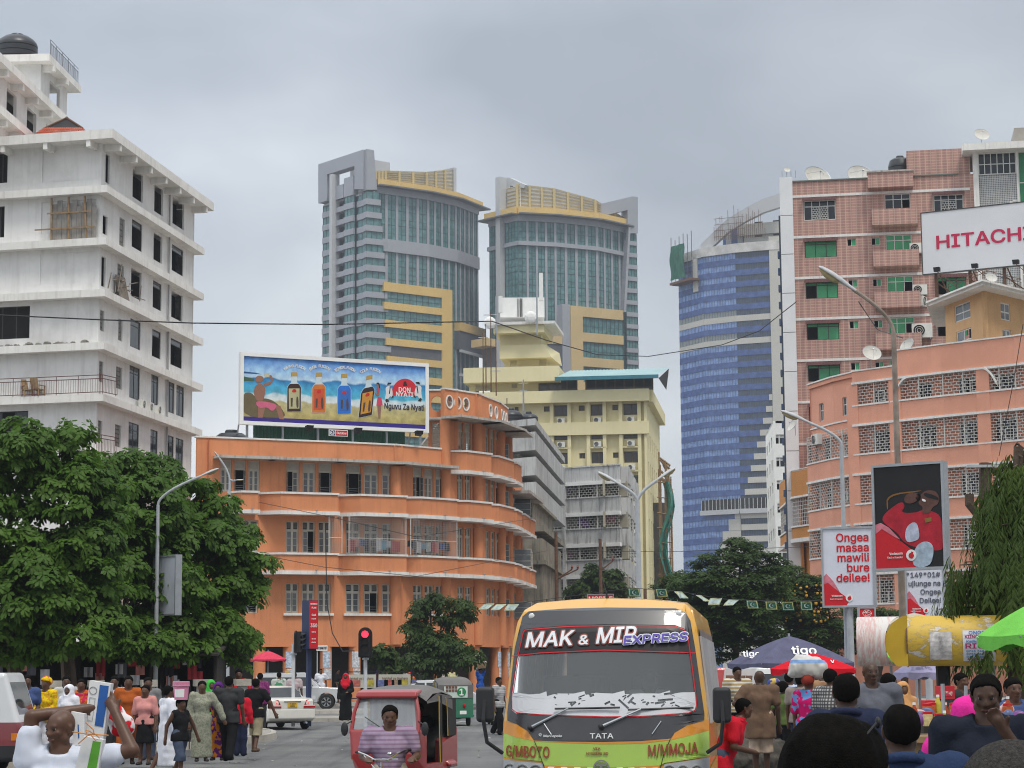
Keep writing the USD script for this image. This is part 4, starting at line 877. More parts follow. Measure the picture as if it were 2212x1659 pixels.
core=Polygon([l2,c2,rp2[1],rp2[2],rp2[3],(rp2[3][0]+2,rp2[3][1]+14),(l2[0]+6,l2[1]+20)]).buffer(-1.4)
wpart(t2,'core',M().slab(core,0,ct),mat('tower_core',(0.1,0.11,0.12),0.8));wpart(t2,'roof',M().slab(core.buffer(1.2),ct,ct+.5),TGREY)
BG1=glass('sky_blue_glass',(0.17,0.255,0.47),0.12,dirt=0.35);BG2=glass('deep_blue_spandrel',(0.06,0.10,0.255),0.2,dirt=0.2);BG3=glass('dark_blue_grey_glass',(0.055,0.07,0.095),0.08)
BEI=mat('beige_cladding',(0.46,0.45,0.41),0.7,0.05,0.1)
K1,K2=fr(2600,700,0.48222),fr(2600,1400,0.60293)
kp=[(pv(u,d,620),d) for u,d in((1466.6,560.0),(1520,550.0),(1590,544.5),(1664,541.0),(1686,540.5))]
KS=[Face(kp[i],kp[i+1]) for i in range(4)]
bt=W('blue_tower','tall blue banded glass tower with an unfinished domed top behind the salmon building','building',(*kp[0],0))
ztp=KS[0].at(*K1(330,715))[1];per=96*.48222*.54004/4600*553
lv=[ztp-per*k for k in range(40)]
lv=[z for z in lv if z>-2]
for k,z in enumerate(lv):
 b_,a_=z,z-per;mid=a_+(b_-a_)*.5
 beige=k in(5,7)
 for i,F in enumerate(KS[:3]):
  n=[4,6,7][i]
  fpart(bt,F,'spandrel',M().box(-.02,F.L+.05,-.12,.3,a_,mid),BEI if beige else BG2)
  gm=BG1 if i<2 else BG3
  if k in(5,7) and i<2:gm=mat('grey_band_glass',(0.22,0.24,0.24),0.4)
  w=sub(bt,'ribbon_window');fpart(w,F,'glass',M().box(0,F.L+.02,0,.3,mid,b_),gm)
  m=M()
  for x in np.linspace(0,F.L,n*2+1):m.box(x-.04,x+.04,-.05,-.003,mid,b_)
  fpart(w,F,'mullion',m,mat('blue_mullion',(0.06,0.09,0.17),0.5))
F=KS[3];fpart(bt,F,'pier',M().box(-.1,F.L,-.4,1,0,ztp+3.5),BEI)
for k,z in enumerate(lv):
 F=KS[2];u=1690-(z-KS[2].at(1640,900)[1])*0
 za=z-per
 v_c=0
 x_in=np.interp(z,[KS[2].at(*K2(470,1230))[1],KS[2].at(*K2(610,950))[1],KS[2].at(*K2(815,170))[1]],[-6.0,.5,KS[2].L])
 if x_in<F.L-.3:
  fpart(bt,F,'beige_spandrel',M().box(max(x_in,0.1),F.L-.12,-.3,-.125,za,za+per*.5),BEI)
  if x_in<0:fpart(bt,KS[1],'beige_spandrel',M().box(KS[1].L+x_in,KS[1].L-.03,-.3,-.125,za,za+per*.98),BEI)
for i,F in enumerate(KS):fpart(bt,F,'roof_edge',M().box(-.1,F.L+.1,-.5,1.2,ztp,ztp+2.4),mat('unfinished_fascia',(0.48,0.47,0.45),0.8,0.3,0.25))
core=Polygon(kp+[(kp[-1][0]+14,kp[-1][1]+30),(kp[0][0]+10,kp[0][1]+40)]).buffer(-.6)
wpart(bt,'core',M().slab(core,0,ztp+2),mat('tower_core',(0.1,0.11,0.12),0.8))
Kt=KS[2]
def kk(x,y,o=0):return Kt.at(*K1(x,y),o)
arc=[(420,620),(520,520),(640,410),(800,310),(940,240),(1080,195)]
for off in(2,12):
 m=M();pts=[kk(*p,off) for p in arc]
 for(x0,z0),(x1,z1) in zip(pts[:-1],pts[1:]):m.hexa([(x0,off,z0-2.2),(x1,off,z1-2.2),(x1,off+1.6,z1-2.2),(x0,off+1.6,z0-2.2)],[(x0,off,z0+1.4),(x1,off,z1+1.4),(x1,off+1.6,z1+1.4),(x0,off+1.6,z0+1.4)])
 fpart(bt,Kt,'arch_beam',m,TLITE)
(xd,zd),(xd2,zd2),(_,zd3)=kk(705,600,8),kk(800,500,8),kk(705,360,8)
R=xd2-xd
for k in range(12):
 th=np.linspace(k*PI/6,(k+1)*PI/6,5);pr_=[(R,zd),(R,zd2),(R*.97,zd2+(zd3-zd2)*.25),(R*.85,zd2+(zd3-zd2)*.55),(R*.6,zd2+(zd3-zd2)*.82),(.2,zd3)]
 fpart(bt,Kt,'dome_panel',M().grid([[(xd+r*math.cos(t),8+r*math.sin(t),z) for t in th] for r,z in pr_]),BG2 if k%2 else TLITE)
x0,_=kk(780,600,6);x1,zr=kk(1080,420,6)
fpart(bt,Kt,'unfinished_storey',M().box(x0,x1+3,6,14,ztp,zr-2).box(x0-1,x1+4,5,15,zr-2,zr+1),BEI)
for k in range(3):fpart(bt,Kt,'unfinished_opening',M().box(x0+3+5*k,x0+5+5*k,5.9,6.0,ztp+5,ztp+9),DARK)
sc_=M();r=random.Random(3)
for k in range(26):
 x=kk(530,600,1)[0]+k*.55;sc_.bar((x,1.5,ztp+4),(x,1.5,ztp+4+r.uniform(2,9)),.07,3)
for k in range(4):sc_.bar((kk(530,600,1)[0],1.4,ztp+5+1.6*k),(kk(780,600,1)[0],1.4,ztp+5+1.6*k),.07,3)
fpart(bt,Kt,'scaffold',sc_,RUST,kind='stuff')
NET=mat('green_netting',(0.03,0.12,0.08),0.9,0.25,0.4)
Ka=KS[0];a,b=Ka.at(*K1(165,600),-3),Ka.at(*K1(285,845),-3)
nt=sub(bt,'netted_scaffold')
fpart(nt,Ka,'netting',M().grid([[(x,-3+.25*math.sin(i*1.7+j),z) for i,x in enumerate(np.linspace(a[0],b[0],9))] for j,z in enumerate(np.linspace(b[1],a[1],9))]),NET)
pl_=M()
for x in np.linspace(a[0],b[0]+3,6):pl_.bar((x,-2.6,b[1]-1),(x,-2.6,a[1]+r.uniform(.5,3)),.1,3)
pl_.box(a[0]-.4,b[0]+3,-3,1,b[1]-1.2,b[1]-.6);fpart(nt,Ka,'platform',pl_,RUST)
fpart(bt,Ka,'concrete_post',M().box(b[0]+.3,b[0]+2.2,-.5,1,b[1]-4,a[1]-3),BEI)
F=KS[2];a,b=KS[1].at(*K2(345,1000)),KS[2].at(*K2(765,1060))
for i,(FF,x0,x1) in enumerate(((KS[1],KS[1].at(*K2(345,1030))[0],KS[1].L),(KS[2],.05,KS[2].L-.5))):
 g_=sub(bt,'open_gallery');fpart(g_,FF,'opening',M().box(x0,x1,-.42,-.31,b[1]+.4,a[1]),DARK)
 m=M()
 for x in np.arange(x0,x1,1.1):m.box(x,x+.16,-.5,-.425,b[1]+.4,a[1])
 fpart(g_,FF,'fin',m,TLITE,kind='stuff');fpart(g_,FF,'ledge',M().box(x0,x1,-1.1,-.315,b[1]-.8,b[1]+.4),TLITE)
YEL=mat('pale_yellow_plaster',(0.68,0.61,0.37),0.85,0.05,0.3,bump=0.05,streak=0.15,streakcol=(0.4,0.36,0.22))
TEAL=mat('teal_sheet_roof',(0.27,0.40,0.41),0.5,0.1,0.4);TEAL2=mat('teal_fascia',(0.04,0.17,0.22),0.5)
BROWNF=mat('brown_window_frame',(0.11,0.08,0.045),0.6);GLASSB=glass('brown_glass',(0.045,0.04,0.038),0.1)
Y1,Y2=fr(1850,1280,0.43389),fr(1980,1800,0.37374)
ya,yb,yc=(pv(995,266,880),266.0),(pv(1396,263,880),263.0),(pv(1424,290,880),290.0)
YF,YR=Face(ya,yb),Face(yb,yc)
yq=lambda x,y,o=0:YF.at(*Y1(x,y),o)
yb_=W('yellow_building','pale yellow hotel with a teal sheet roof and small air conditioners, behind the grey flats','building',(*ya,0))
zc0,zc1=yq(1000,765)[1],yq(1000,655)[1]
cols=[yq(x,900)[0] for x in(822,982,1158,1307,1457,1628)]
bigs=[(yq(832,0)[0],yq(975,0)[0]),(yq(1170,0)[0],yq(1303,0)[0]),(yq(1468,0)[0],yq(1618,0)[0])]
smalls=[(yq(738,0)[0],yq(790,0)[0]),(yq(1058,0)[0],yq(1112,0)[0]),(yq(1367,0)[0],yq(1418,0)[0]),(yq(470,0)[0],yq(505,0)[0])]
fl=(yq(1000,965)[1]-yq(1000,1185)[1])
zw1,zw0=yq(1000,778)[1],yq(1000,882)[1];zs1,zs0=yq(1000,785)[1],yq(1000,835)[1]
holes=[]
for k in range(9):
 for a,b in bigs:holes.append((a,b,zw0-fl*k,zw1-fl*k))
 for a,b in smalls:holes.append((a,b,zs0-fl*k,zs1-fl*k))
holes=[h for h in holes if h[2]>1]
walls(yb_,YF,0,YF.L,0,zc0,holes,.6,.3,YEL)
for h in holes:
 if h[1]-h[0]>5:aluwin(yb_,YF,*h,.75,2,.3,BROWNF,GLASSB,t=.14)
 else:aluwin(yb_,YF,*h,.75,2,0,BROWNF,GLASSB,t=.1)
for x in cols:fpart(yb_,YF,'fin',M().box(x-.22,x+.22,0,.597,0,zc0),YEL)
for k in range(9):
 z=yq(1000,945)[1]-fl*k
 if k in(0,):fpart(yb_,YF,'floor_band',M().box(cols[0]-3,YF.L+.3,-.2,.597,z-1.6,z),YEL)
 for a,b in bigs:fpart(yb_,YF,'ac_shelf',M().box(a-.2,b+.2,.0,.597,zw0-fl*k-1.15,zw0-fl*k-1.0),YEL)
fpart(yb_,YF,'cornice',M().box(-.3,YF.L+.4,-.8,.9,zc0,zc1),YEL)
walls(yb_,YR,0,YR.L,0,zc0,[(2+4*i,3.2+4*i,z,z+2) for i in range(6) for z in np.arange(4,zc0-3,3.6)],.0,.3,YEL)
fpart(yb_,YR,'cornice',M().box(0.5,YR.L,-.8,.4,zc0,zc1),YEL)
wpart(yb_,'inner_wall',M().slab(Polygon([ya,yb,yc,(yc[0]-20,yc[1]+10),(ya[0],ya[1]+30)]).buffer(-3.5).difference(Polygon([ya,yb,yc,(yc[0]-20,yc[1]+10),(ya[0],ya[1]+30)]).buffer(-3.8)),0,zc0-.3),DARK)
wpart(yb_,'roof',M().slab(Polygon([ya,yb,yc,(yc[0]-20,yc[1]+10),(ya[0],ya[1]+30)]).buffer(-.5),zc0+.2,zc0+.6),SOFFIT)
def yrect(x0,y0,x1,y1,o):a,b=yq(x0,y0,o),yq(x1,y1,o);return a[0],b[0],b[1],a[1]
x0,x1,z0,z1=yrect(60,570,700,675,2);walls(yb_,YF,x0,x1,z0,z1,[yrect(120,575,270,672,2),yrect(452,570,505,625,2)],2,.3,YEL)
x0,x1,z0,z1=yrect(10,445,890,560,0);fpart(yb_,YF,'parapet',M().box(x0,x1,-.2,8,z0,z1),YEL)
x0,x1,z0,z1=yrect(700,540,1760,650,2);w_=aluwin(yb_,YF,x0,x1,z0,z1,2,12,0,BROWNF,GLASSB,openc=(4,),t=.22,name='glazed_gallery')
rx0,rx1,rz0,rz1=yrect(865,432,1800,525,0)
n=60
fpart(yb_,YF,'sheet_roof',M().grid([[(rx0+(rx1-rx0)*i/n+sh_,y,z+(.09 if i%2 else 0)) for i in range(n+1)] for y,z,sh_ in((-1.8,rz0,0),(4.0,rz1,1.2))]),TEAL)
fpart(yb_,YF,'fascia',M().box(rx0,rx1+.2,-2.0,-1.81,rz0-.4,rz0+.05),TEAL2)
fpart(yb_,YF,'roof_end',M().raw([(rx1+.2,-1.8,rz0-.4),(rx1+.5,9.8,rz0-.4),(rx1+1.2,4,rz1)],[(0,1,2)]),BLACK)
x0,x1,z0,z1=yrect(385,352,780,440,3);walls(yb_,YF,x0,x1,z0,z1,[yrect(440,358,500,440,3),yrect(706,345,775,436,3)],3,.3,YEL)
x0,x1,z0,z1=yrect(342,235,760,345,1)
xb1=yq(855,345,1)[0]
fpart(yb_,YF,'stair_band',M().hexa([(x0,1,z0),(x1+.8,1,z0),(xb1,9,z0),(x0,9,z0)],[(x0,1,z1),(x1,1,z1),(x1+1,9,z1),(x0,9,z1)]),YEL)
x0,x1,z0,z1=yrect(342,125,725,232,2);fpart(yb_,YF,'lift_tower',M().box(x0,x1,2,9,z0,z1+.4),YEL)
x0,x1,z0,z1=yrect(295,62,760,122,1);fpart(yb_,YF,'tower_cap',M().box(x0,x1,0,10,z0,z1),YEL)
fpart(yb_,YF,'cap_top',M().box(x0-.2,x1+1.4,-.3,10.2,z1,z1+.35),TRIM)
x0,x1,z0,z1=yrect(405,50,645,-30,3)
tk=thing('rooftop_cabin','white plant cabin with a cable ladder on top of the yellow hotel','cabin',YF.world((x0+x1)/2,4,z0))
tk_l=(x1-x0)/2;zt_=yq(500,-30,3)[1];z0=yq(500,55,3)[1];hh=yq(500,-145*.98,3)[1]-z0
zz=YF.at(*T2(370,1035),3)[1]-YF.at(*T2(370,1165),3)[1]
part(tk,'cabin_body',M().box(-tk_l-.9,tk_l+1.4,-1,4,0,zz),WHITE);part(tk,'cable_ladder',M().box(-.35,-.25,-1.1,-1.02,0,zz*.95).box(.15,.25,-1.1,-1.02,0,zz*.95).box(-.05,.05,-1.15,-1.02,0,zz*.95),BLACK)
for i in range(3):
 for k in range(3):
  a,b=bigs[i];nth=('left','middle','right')[i];row=('upper','second','third')[k]
  ac(f'air conditioner under the {row} window of the {nth} bay of the yellow hotel',YF.world(a+(b-a)*.45,.1,zw0-fl*k-.62),YF.ang,1.15)
Ns=Face((pv(1424,272,1050),272.0),(pv(1452,272,1050),272.0))
ns=W('scaffold','timber scaffold hung with torn green netting beside the yellow hotel','scaffold',(*Ns.a,0))
r=random.Random(9)
z_t=Ns.at(1440,965)[1];z_n=Ns.at(1440,1040)[1]
m=M()
for k in range(9):x=Ns.L*k/8;m.bar((x,.5,0),(x+r.uniform(-.2,.2),.5,z_t*r.uniform(.85,1.0)),.09,4)
fpart(ns,Ns,'pole',m,TIMBER,kind='stuff')
m=M()
for k in range(14):z=z_n*k/13;m.bar((-.3,.45,z),(Ns.L*.95,.45,z+r.uniform(-.4,.4)),.07,4)
fpart(ns,Ns,'ledger',m,TIMBER,kind='stuff')
fpart(ns,Ns,'netting',M().grid([[(Ns.L*(.25+.6*i/6)+(.6*math.sin(j*.9)),.2+.5*math.sin(i*1.3+j*.7),z_n*(1-j/16)) for i in range(7)] for j in range(17)]),mat('torn_green_net',(0.06,0.22,0.18),0.9,0.2,0.5))
m=M()
for k in range(10):m.bar((r.uniform(0,1),.6,z_t-4+k*.3),(Ns.L*r.uniform(.7,1.1),.6,z_t-6+k*.4),.14,4)
fpart(ns,Ns,'plank',m,TIMBER,kind='stuff')
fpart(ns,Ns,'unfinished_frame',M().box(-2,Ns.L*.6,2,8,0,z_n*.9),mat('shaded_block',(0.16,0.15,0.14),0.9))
GRY=mat('weathered_white_plaster',(0.50,0.50,0.49),0.85,0.08,0.5,streak=0.9,streakcol=(0.13,0.125,0.115),grime=0.3)
ga,gb,gc=(pv(1125,212,1100),212.0),(pv(1338,206,1100),206.0),(pv(1372,240,1100),240.0)
GF,GR=Face(ga,gb),Face(gb,gc)
gq=lambda x,y,o=0:GF.at(*Y2(x,y),o)
gr=W('grey_flats','stained grey and white flats with iron grilled balconies, left of the double street lamp','building',(*ga,0))
fh=gq(1000,170)[1]-gq(1000,502)[1]
FURN=[mat('green_curtain',(0.10,0.30,0.18),0.8),mat('pink_curtain',(0.42,0.2,0.24),0.8),mat('purple_curtain',(0.2,0.1,0.28),0.8),mat('cream_wall',(0.38,0.35,0.27),0.8)]
zt=gq(1000,170)[1]
r=random.Random(21)
for k in range(6):
 z1=zt-fh*k;z0=z1-fh*.5;
 for F,L in((GF,GF.L),(GR,GR.L)):
  fpart(gr,F,'parapet_band',M().box(-.0 if F is GF else .05,L,0,.25,z0,z1-.12),GRY)
  fpart(gr,F,'band_cap',M().box(-.0 if F is GF else .08,L+.05,-.08,.3,z1-.12,z1),GRY);fpart(gr,F,'band_foot',M().box(0 if F is GF else .1,L+.08,-.12,.2,z0-.35,z0),WHITE)
 if k<5 or True:
  zb=z1-fh;wall=sbox(0,zb,GF.L,z0)
  hs=[(x,x+r.uniform(1.2,2.2),zb+.2,z0-.5) for x in(2.2,5.5,8.4)]
  walls(gr,GF,0,GF.L,zb,z0,hs,1.6,.2,FURN[3]);walls(gr,GR,0,GR.L,zb,z0,[(3,4.5,zb+.3,z0-.4),(8,9.5,zb+.3,z0-.4),(15,17,zb+.3,z0-.4)],1.4,.2,FURN[3])
  for j in range(3):
   x=r.uniform(.5,GF.L-2);fpart(gr,GF,'curtain',M().box(x,x+r.uniform(.6,1.3),.8,.83,zb+r.uniform(.1,.7),z0-.3),FURN[r.randrange(3)])
  fpart(gr,GF,'grille',grille(GF,0.05,GF.L*.43,.06,zb,z0-.36,.24,.42,.016),GRILLE,kind='stuff');fpart(gr,GF,'grille',grille(GF,GF.L*.47,GF.L,.06,zb,z0-.36,.24,.42,.016),GRILLE,kind='stuff')
  for x in(GF.L*.2,GF.L*.6,GF.L*.78):fpart(gr,GF,'grille_post',M().box(x-.04,x+.04,0,.1,zb,z0-.36),GRILLE)
  for j,x in enumerate((1.5,8,14,20)):
   if x>GR.L-2:continue
   fpart(gr,GR,'bay',M().box(x,x+3.6,-.9,.05,z1-fh*.58,z1-.1),GRY);fpart(gr,GR,'grille',grille(GR,x,x+3.6,-.85,zb,z1-fh*.58,.3,.5,.02),GRILLE,kind='stuff')
 wpart(gr,'floor',M().slab(Polygon([ga,gb,gc,(gc[0]-18,gc[1]+4),(ga[0],ga[1]+20)]).buffer(-.35),z0-.3,z0-.05),DARK)
fpart(gr,GF,'pillar',M().box(GF.L*.435,GF.L*.465,-.16,.3,0,zt+.01),GRY)
wpart(gr,'inner_wall',M().slab(Polygon([ga,gb,gc,(gc[0]-18,gc[1]+4),(ga[0],ga[1]+20)]).buffer(-4).difference(Polygon([ga,gb,gc,(gc[0]-18,gc[1]+4),(ga[0],ga[1]+20)]).buffer(-4.2)),0,zt-1),DARK)
wa_,wm_,we_=(pv(1060,178,920),178.0),(pv(1122,176,920),176.0),(pv(1182,205,920),205.0)
VF,VR=Face(wa_,wm_),Face(wm_,we_)
vq=lambda x,y:VF.at(*Y1(x,y),-1.6)
vb=W('balcony_block','white block with deep stained balconies and black roof tanks behind the orange building','building',(*wa_,0))
vp=Polygon([wa_,wm_,we_,(we_[0]-12,we_[1]+3),(wa_[0]-2,wa_[1]+14)])
z1,z0=vq(580,915)[1],vq(580,975)[1];hh=vq(580,975)[1]-vq(580,1205)[1]
for k in range(4):
 wpart(vb,'balcony_slab',ring_slab(vp,1.6,z0-hh*k,(z1 if k==0 else z0+.3-hh*k)),GRY)
 if k:wpart(vb,'balcony_wall',M().slab(vp.buffer(1.6,join_style=2).difference(vp.buffer(1.4,join_style=2)),z0+.3-hh*k,z0+1.5-hh*k),GRY)
 for F in(VF,VR):walls(vb,F,0,F.L,z0-hh*(k+1),z0-hh*k,[(1+3.2*i,2.4+3.2*i,z0-hh*(k+1)+.3,z0-hh*k-.5) for i in range(int(F.L/3.2))],0,.2,GRY)
wpart(vb,'inner_wall',M().slab(vp.buffer(-2).difference(vp.buffer(-2.2)),0,z0),DARK)
for i,(u,s) in enumerate(((1085,.9),(1103,1.0),(1142,.8))):
 p=P(u,890,180);tank(('first','second','third')[i]+' black tank from the left on the white balconied roof',(p[0],p[1],z1),s,1.5*s)
OLD=mat('blackened_concrete',(0.30,0.27,0.21),0.95,0.15,0.6,bump=0.3,streak=0.9,streakcol=(0.05,0.047,0.04),grime=0.8)
oa,om,oe=(pv(1090,166,1200),166.0),(pv(1172,164,1200),164.0),(pv(1212,184,1200),184.0)
OF,OR_=Face(oa,om),Face(om,oe)
oh=W('old_building','old blackened concrete shop house squeezed between the orange block and the grey flats','building',(*oa,0))
oq=lambda x,y:OF.at(*Y2(x,y))
op=Polygon([oa,om,oe,(oe[0]-10,oe[1]+2),(oa[0],oa[1]+12)])
zA,zB,zC=oq(500,545)[1],oq(500,850)[1],oq(500,945)[1]
wpart(oh,'lower_block',M().slab(op,0,zC),OLD);wpart(oh,'lower_cornice',M().slab(op.buffer(.25,join_style=2),zC-2.0,zC-1.7),OLD)
wpart(oh,'upper_block',M().slab(affinity.translate(op,-.6,2),zC+.02,zA),OLD);wpart(oh,'upper_slab',M().slab(affinity.translate(op,-.6,2).buffer(.9,join_style=2),zB-.1,zB+.35),OLD)
wpart(oh,'roof_slab',M().slab(affinity.translate(op,-.6,2).buffer(.3,join_style=2),zA,zA+.25),OLD)
for k in range(4):fpart(oh,OR_,'window',M().box(3+k*4.2,4.2+k*4.2,-.03,.02,zC*.35,zC*.62),ALU)
sa,sm,se=(pv(1655,285,1000),285.0),(pv(1672,268,1000),268.0),(pv(1706,268,1000),268.0)
XL,XF=Face(sa,sm),Face(sm,se)
sw_=W('white_house','narrow white house with dark windows in front of the blue glass tower','building',(*sm,0))
xq=lambda x,y:XF.at(*K2(x,y))
zt,zw1,zw0=xq(840,470)[1],xq(840,560)[1],xq(840,628)[1];fh=zw1-xq(840,712)[1]
hs,h2=[],[]
for k in range(6):
 hs.append((xq(805,0)[0],xq(882,0)[0],zw0-fh*k,zw1-fh*k));h2+=[(2+5*i,4+5*i,zw0-fh*k,zw1-fh*k) for i in range(3)]
walls(sw_,XF,0,XF.L,0,zt,hs,0,.3,WHITE);walls(sw_,XL,0,XL.L,0,zt,h2,0,.3,WHITE)
for h in hs:aluwin(sw_,XF,*h,.1,2,.25,ALUW,GLASSD,openc=(0,),t=.14)
for h in h2:aluwin(sw_,XL,*h,.1,2,0,ALUW,GLASSD,t=.12)
wpart(sw_,'roof',M().slab(Polygon([sa,sm,se,(se[0]+3,se[1]+16),(sa[0]+3,sa[1]+6)]),zt-.3,zt),WHITE)
wpart(sw_,'inner_wall',M().slab(Polygon([sa,sm,se,(se[0]+3,se[1]+16),(sa[0]+3,sa[1]+6)]).buffer(-1.2),0,zt-.4),DARK)
S1,S2,S3,S4=fr(3050,1300,0.63050),fr(3600,1300,0.66310),fr(3100,480,0.60036),fr(3650,400,0.54250)
TILE=rawmat('brick_tile_cladding',{'g':('texture_coordinate',{}),'m':('mapping',{'scale':(1.0,1.0,1.0)}),'s':('separate_xyz',{}),'c':('combine_xyz',{}),'br':('brick_texture',{'scale':1.0,'color1':(0.37,0.205,0.17),'color2':(0.335,0.18,0.15),'mortar':(0.46,0.33,0.27),'mortar_size':0.022,'brick_width':0.42,'row_height':0.22,'offset':0.0}),'w':('wave_texture',{'scale':0.55,'wave_type':'bands','bands_direction':'x'}),'r':('rgb_ramp',{'ramp':[(0.4,(0.90,0.90,0.90)),(0.6,(1.08,1.07,1.05))]}),'x':('mix',{'mix_type':'multiply','fac':1.0}),'p':('principled_bsdf',{'roughness':0.7})},[('g.object','s.vector'),('s.x','c.x'),('s.z','c.y'),('c.vector','br.vector'),('c.vector','w.vector'),('w.fac','r.fac'),('br.color','x.color1'),('r.color','x.color2'),('x.color','p.base_color')],'p.BSDF')
GGL=glass('green_blind_window',(0.045,0.30,0.12),0.15,dirt=0.25);AWN=mat('maroon_awning',(0.085,0.035,0.035),0.8,0.15,2)
ka,kb=(pv(1715,165,650),165.0),(pv(2240,161.8,650),161.8)
KF=Face(ka,kb)
kt=thing('brick_tower','pinkish brick tiled block of flats with green windows behind the salmon building','building',(*ka,0),KF.ang)
ORIG[kt]=np.zeros(3)
def kpart(name,m,mt,root=None,label=None):return None if m.empty else part(root or kt,name,m,mt,label=label)
class _L:
 pass
kq=lambda x,y,o=0:KF.at(*S3(x,y),o)
_place=place
def place(face,m):return m if getattr(face,'local',False) else _place(face,m)
KL=Face(ka,kb);KL.local=True
bz=[kq(600,y)[1] for y in(492,775,1047,1318,1592)];fh=(bz[0]-bz[-1])/4
zpar=kq(400,402)[1]
L_=KF.L
kx=lambda x:kq(x,800)[0]
hs=[]
wl,wm,wr=(kx(197),kx(410)),(kx(738),kx(910)),(kx(1065),kx(1265))
bl1,bl2=(kx(480),kx(540)),(kx(642),kx(700))
for k in range(8):
 z=bz[0]-fh*k
 hs+=[(*wl,z-1.95 if k==0 else z-1.65,z-.35),(*wm,z-1.45,z-.1),(*wr,z-1.7,z-.35)]
 if k:hs+=[(*bl1,z-.85,z-.25),(*bl2,z-.85,z-.25)]
g=sbox(0,0,L_,zpar).difference(unary_union([sbox(a,c,b,d) for a,b,c,d in hs]))
kpart('wall',M().poly(g,0,.3),TILE)
for k in range(8):
 z=bz[0]-fh*k
 for nm,(a,b),lo in(('left',wl,1.95 if k==0 else 1.65),('right',wr,1.7)):
  if k==0:aluwin(kt,KL,a,b,z-lo,z-.35,.08,4,.3,ALUW,GLASSD,t=.07);kpart('security_grid',grille(KL,a+(b-a)*.27,a+(b-a)*.73,.03,z-lo+.1,z-.9,.17,.2,.02),GRILLE)
  else:aluwin(kt,KL,a,b,z-lo,z-.35,.08,3,.2,ALU,GGL,openc=(0,) if k>1 else(),t=.05)
  aw=M();n=22
  aw.grid([[(a-.1+(b-a+.2)*i/n,y-.03*(i%2),zz) for i in range(n+1)] for y,zz in((-.003,z-.12),(-.28,z-.2),(-.42,z-.42))]);kpart('awning',aw,AWN)
 w=aluwin(kt,KL,*wm,z-1.45,z-.1,.08,3,.33,ALUW,GLASSD if k==0 else GGL,openc=(2,) if k!=1 else(),t=.06)
 if k:
  for a,b in(bl1,bl2):aluwin(kt,KL,a,b,z-.85,z-.25,.1,2,0,ALUW,GGL,openc=(0,),t=.04,name='small_window')
 b0,b1=kx(650),kx(955)
 if k<6:kpart('balcony',M().box(b0,b1,-1.1,-.003,z-2.75,z-1.5),TILE)
 kpart('floor_band',M().box(0,L_*.745,-.06,-.001,z-.08,z+.12),TRIM)
kpart('roof_box',M().box(kx(630),kx(932),-.9,-.003,kq(700,465)[1],kq(700,365)[1]),TILE);kpart('roof_box_cap',M().box(kx(625),kx(937),-1.0,.1,kq(700,365)[1],kq(700,365)[1]+.12),SOFFIT)
kpart('parapet_cap',M().box(0,L_*.7,-.1,.35,zpar,zpar+.1),mat('green_grey_coping',(0.13,0.15,0.13),0.8))
kpart('floor',M().box(.3,L_-.3,.4,14,0,.2),DARK)
for k in range(9):kpart('floor',M().box(.3,L_-.3,.4,14,bz[0]+.02-fh*k,bz[0]+.2-fh*k),DARK)
kpart('inner_wall',M().box(.3,L_-.3,4,4.2,0,bz[0]),DARK)
x0,x1=kx(895),kx(1320);z0,z1=kq(1000,372)[1],kq(1000,190)[1]
kpart('penthouse',M().box(x0,x1,.5,8,zpar,z1),TILE)
PAN=mat('white_panel',(0.63,0.64,0.65),0.45,0.05,0.5)
xl,xr=KF.at(1689,600)[0],KF.at(1718,600)[0]
zc=KF.at(1700,383)[1];n=13
for i in range(n):
 ph=zc/n;kpart('column_panel',M().box(xl,xr-.04,-.3,1.2,i*ph,(i+1)*ph-.05),PAN)
kpart('column_core',M().box(xl+.06,xr-.1,-.2,1.1,0,zc-.1),mat('panel_joint',(0.15,0.15,0.15)))
kpart('side_glazing',M().box(xl-.16,xl-.002,.3,1.0,0,zc-3),BG3)
for k in range(24):kpart('side_fin',M().box(xl-.30,xl-.162,.2,.9,3+k*1.35,3.5+k*1.35),mat('blue_mullion',(0.06,0.09,0.17),0.5))
for k in range(4):kpart('roof_rod',M().bar((xl+.2+.35*k,.3,zc),(xl+.2+.35*k,.3,zc+.6),.025),STEEL)
sx=[KF.at(*S4(x,400),-.5)[0] for x in(443,482,762,775,822)]
zt,zb,zm=KF.at(*S4(600,385),-.5)[1],KF.at(*S4(600,545),-.5)[1],KF.at(*S4(600,760),-.5)[1]
kpart('stair_slab',M().box(KF.at(*S4(365,360),-.5)[0],sx[4]+4,-1.6,6,KF.at(*S4(600,385),-.5)[1],KF.at(*S4(600,335),-.5)[1]),TRIM)
kpart('stair_pier',M().box(sx[0],sx[1],-.5,.3,0,zt),TRIM);kpart('stair_pier',M().box(sx[2],sx[3],-.5,.3,0,zt),TRIM)
aluwin(kt,KL,sx[1]+.003,sx[2]-.003,zb,zt,-.3,6,0,ALUW,GLASSD,t=.07,rows=2,name='stair_window')
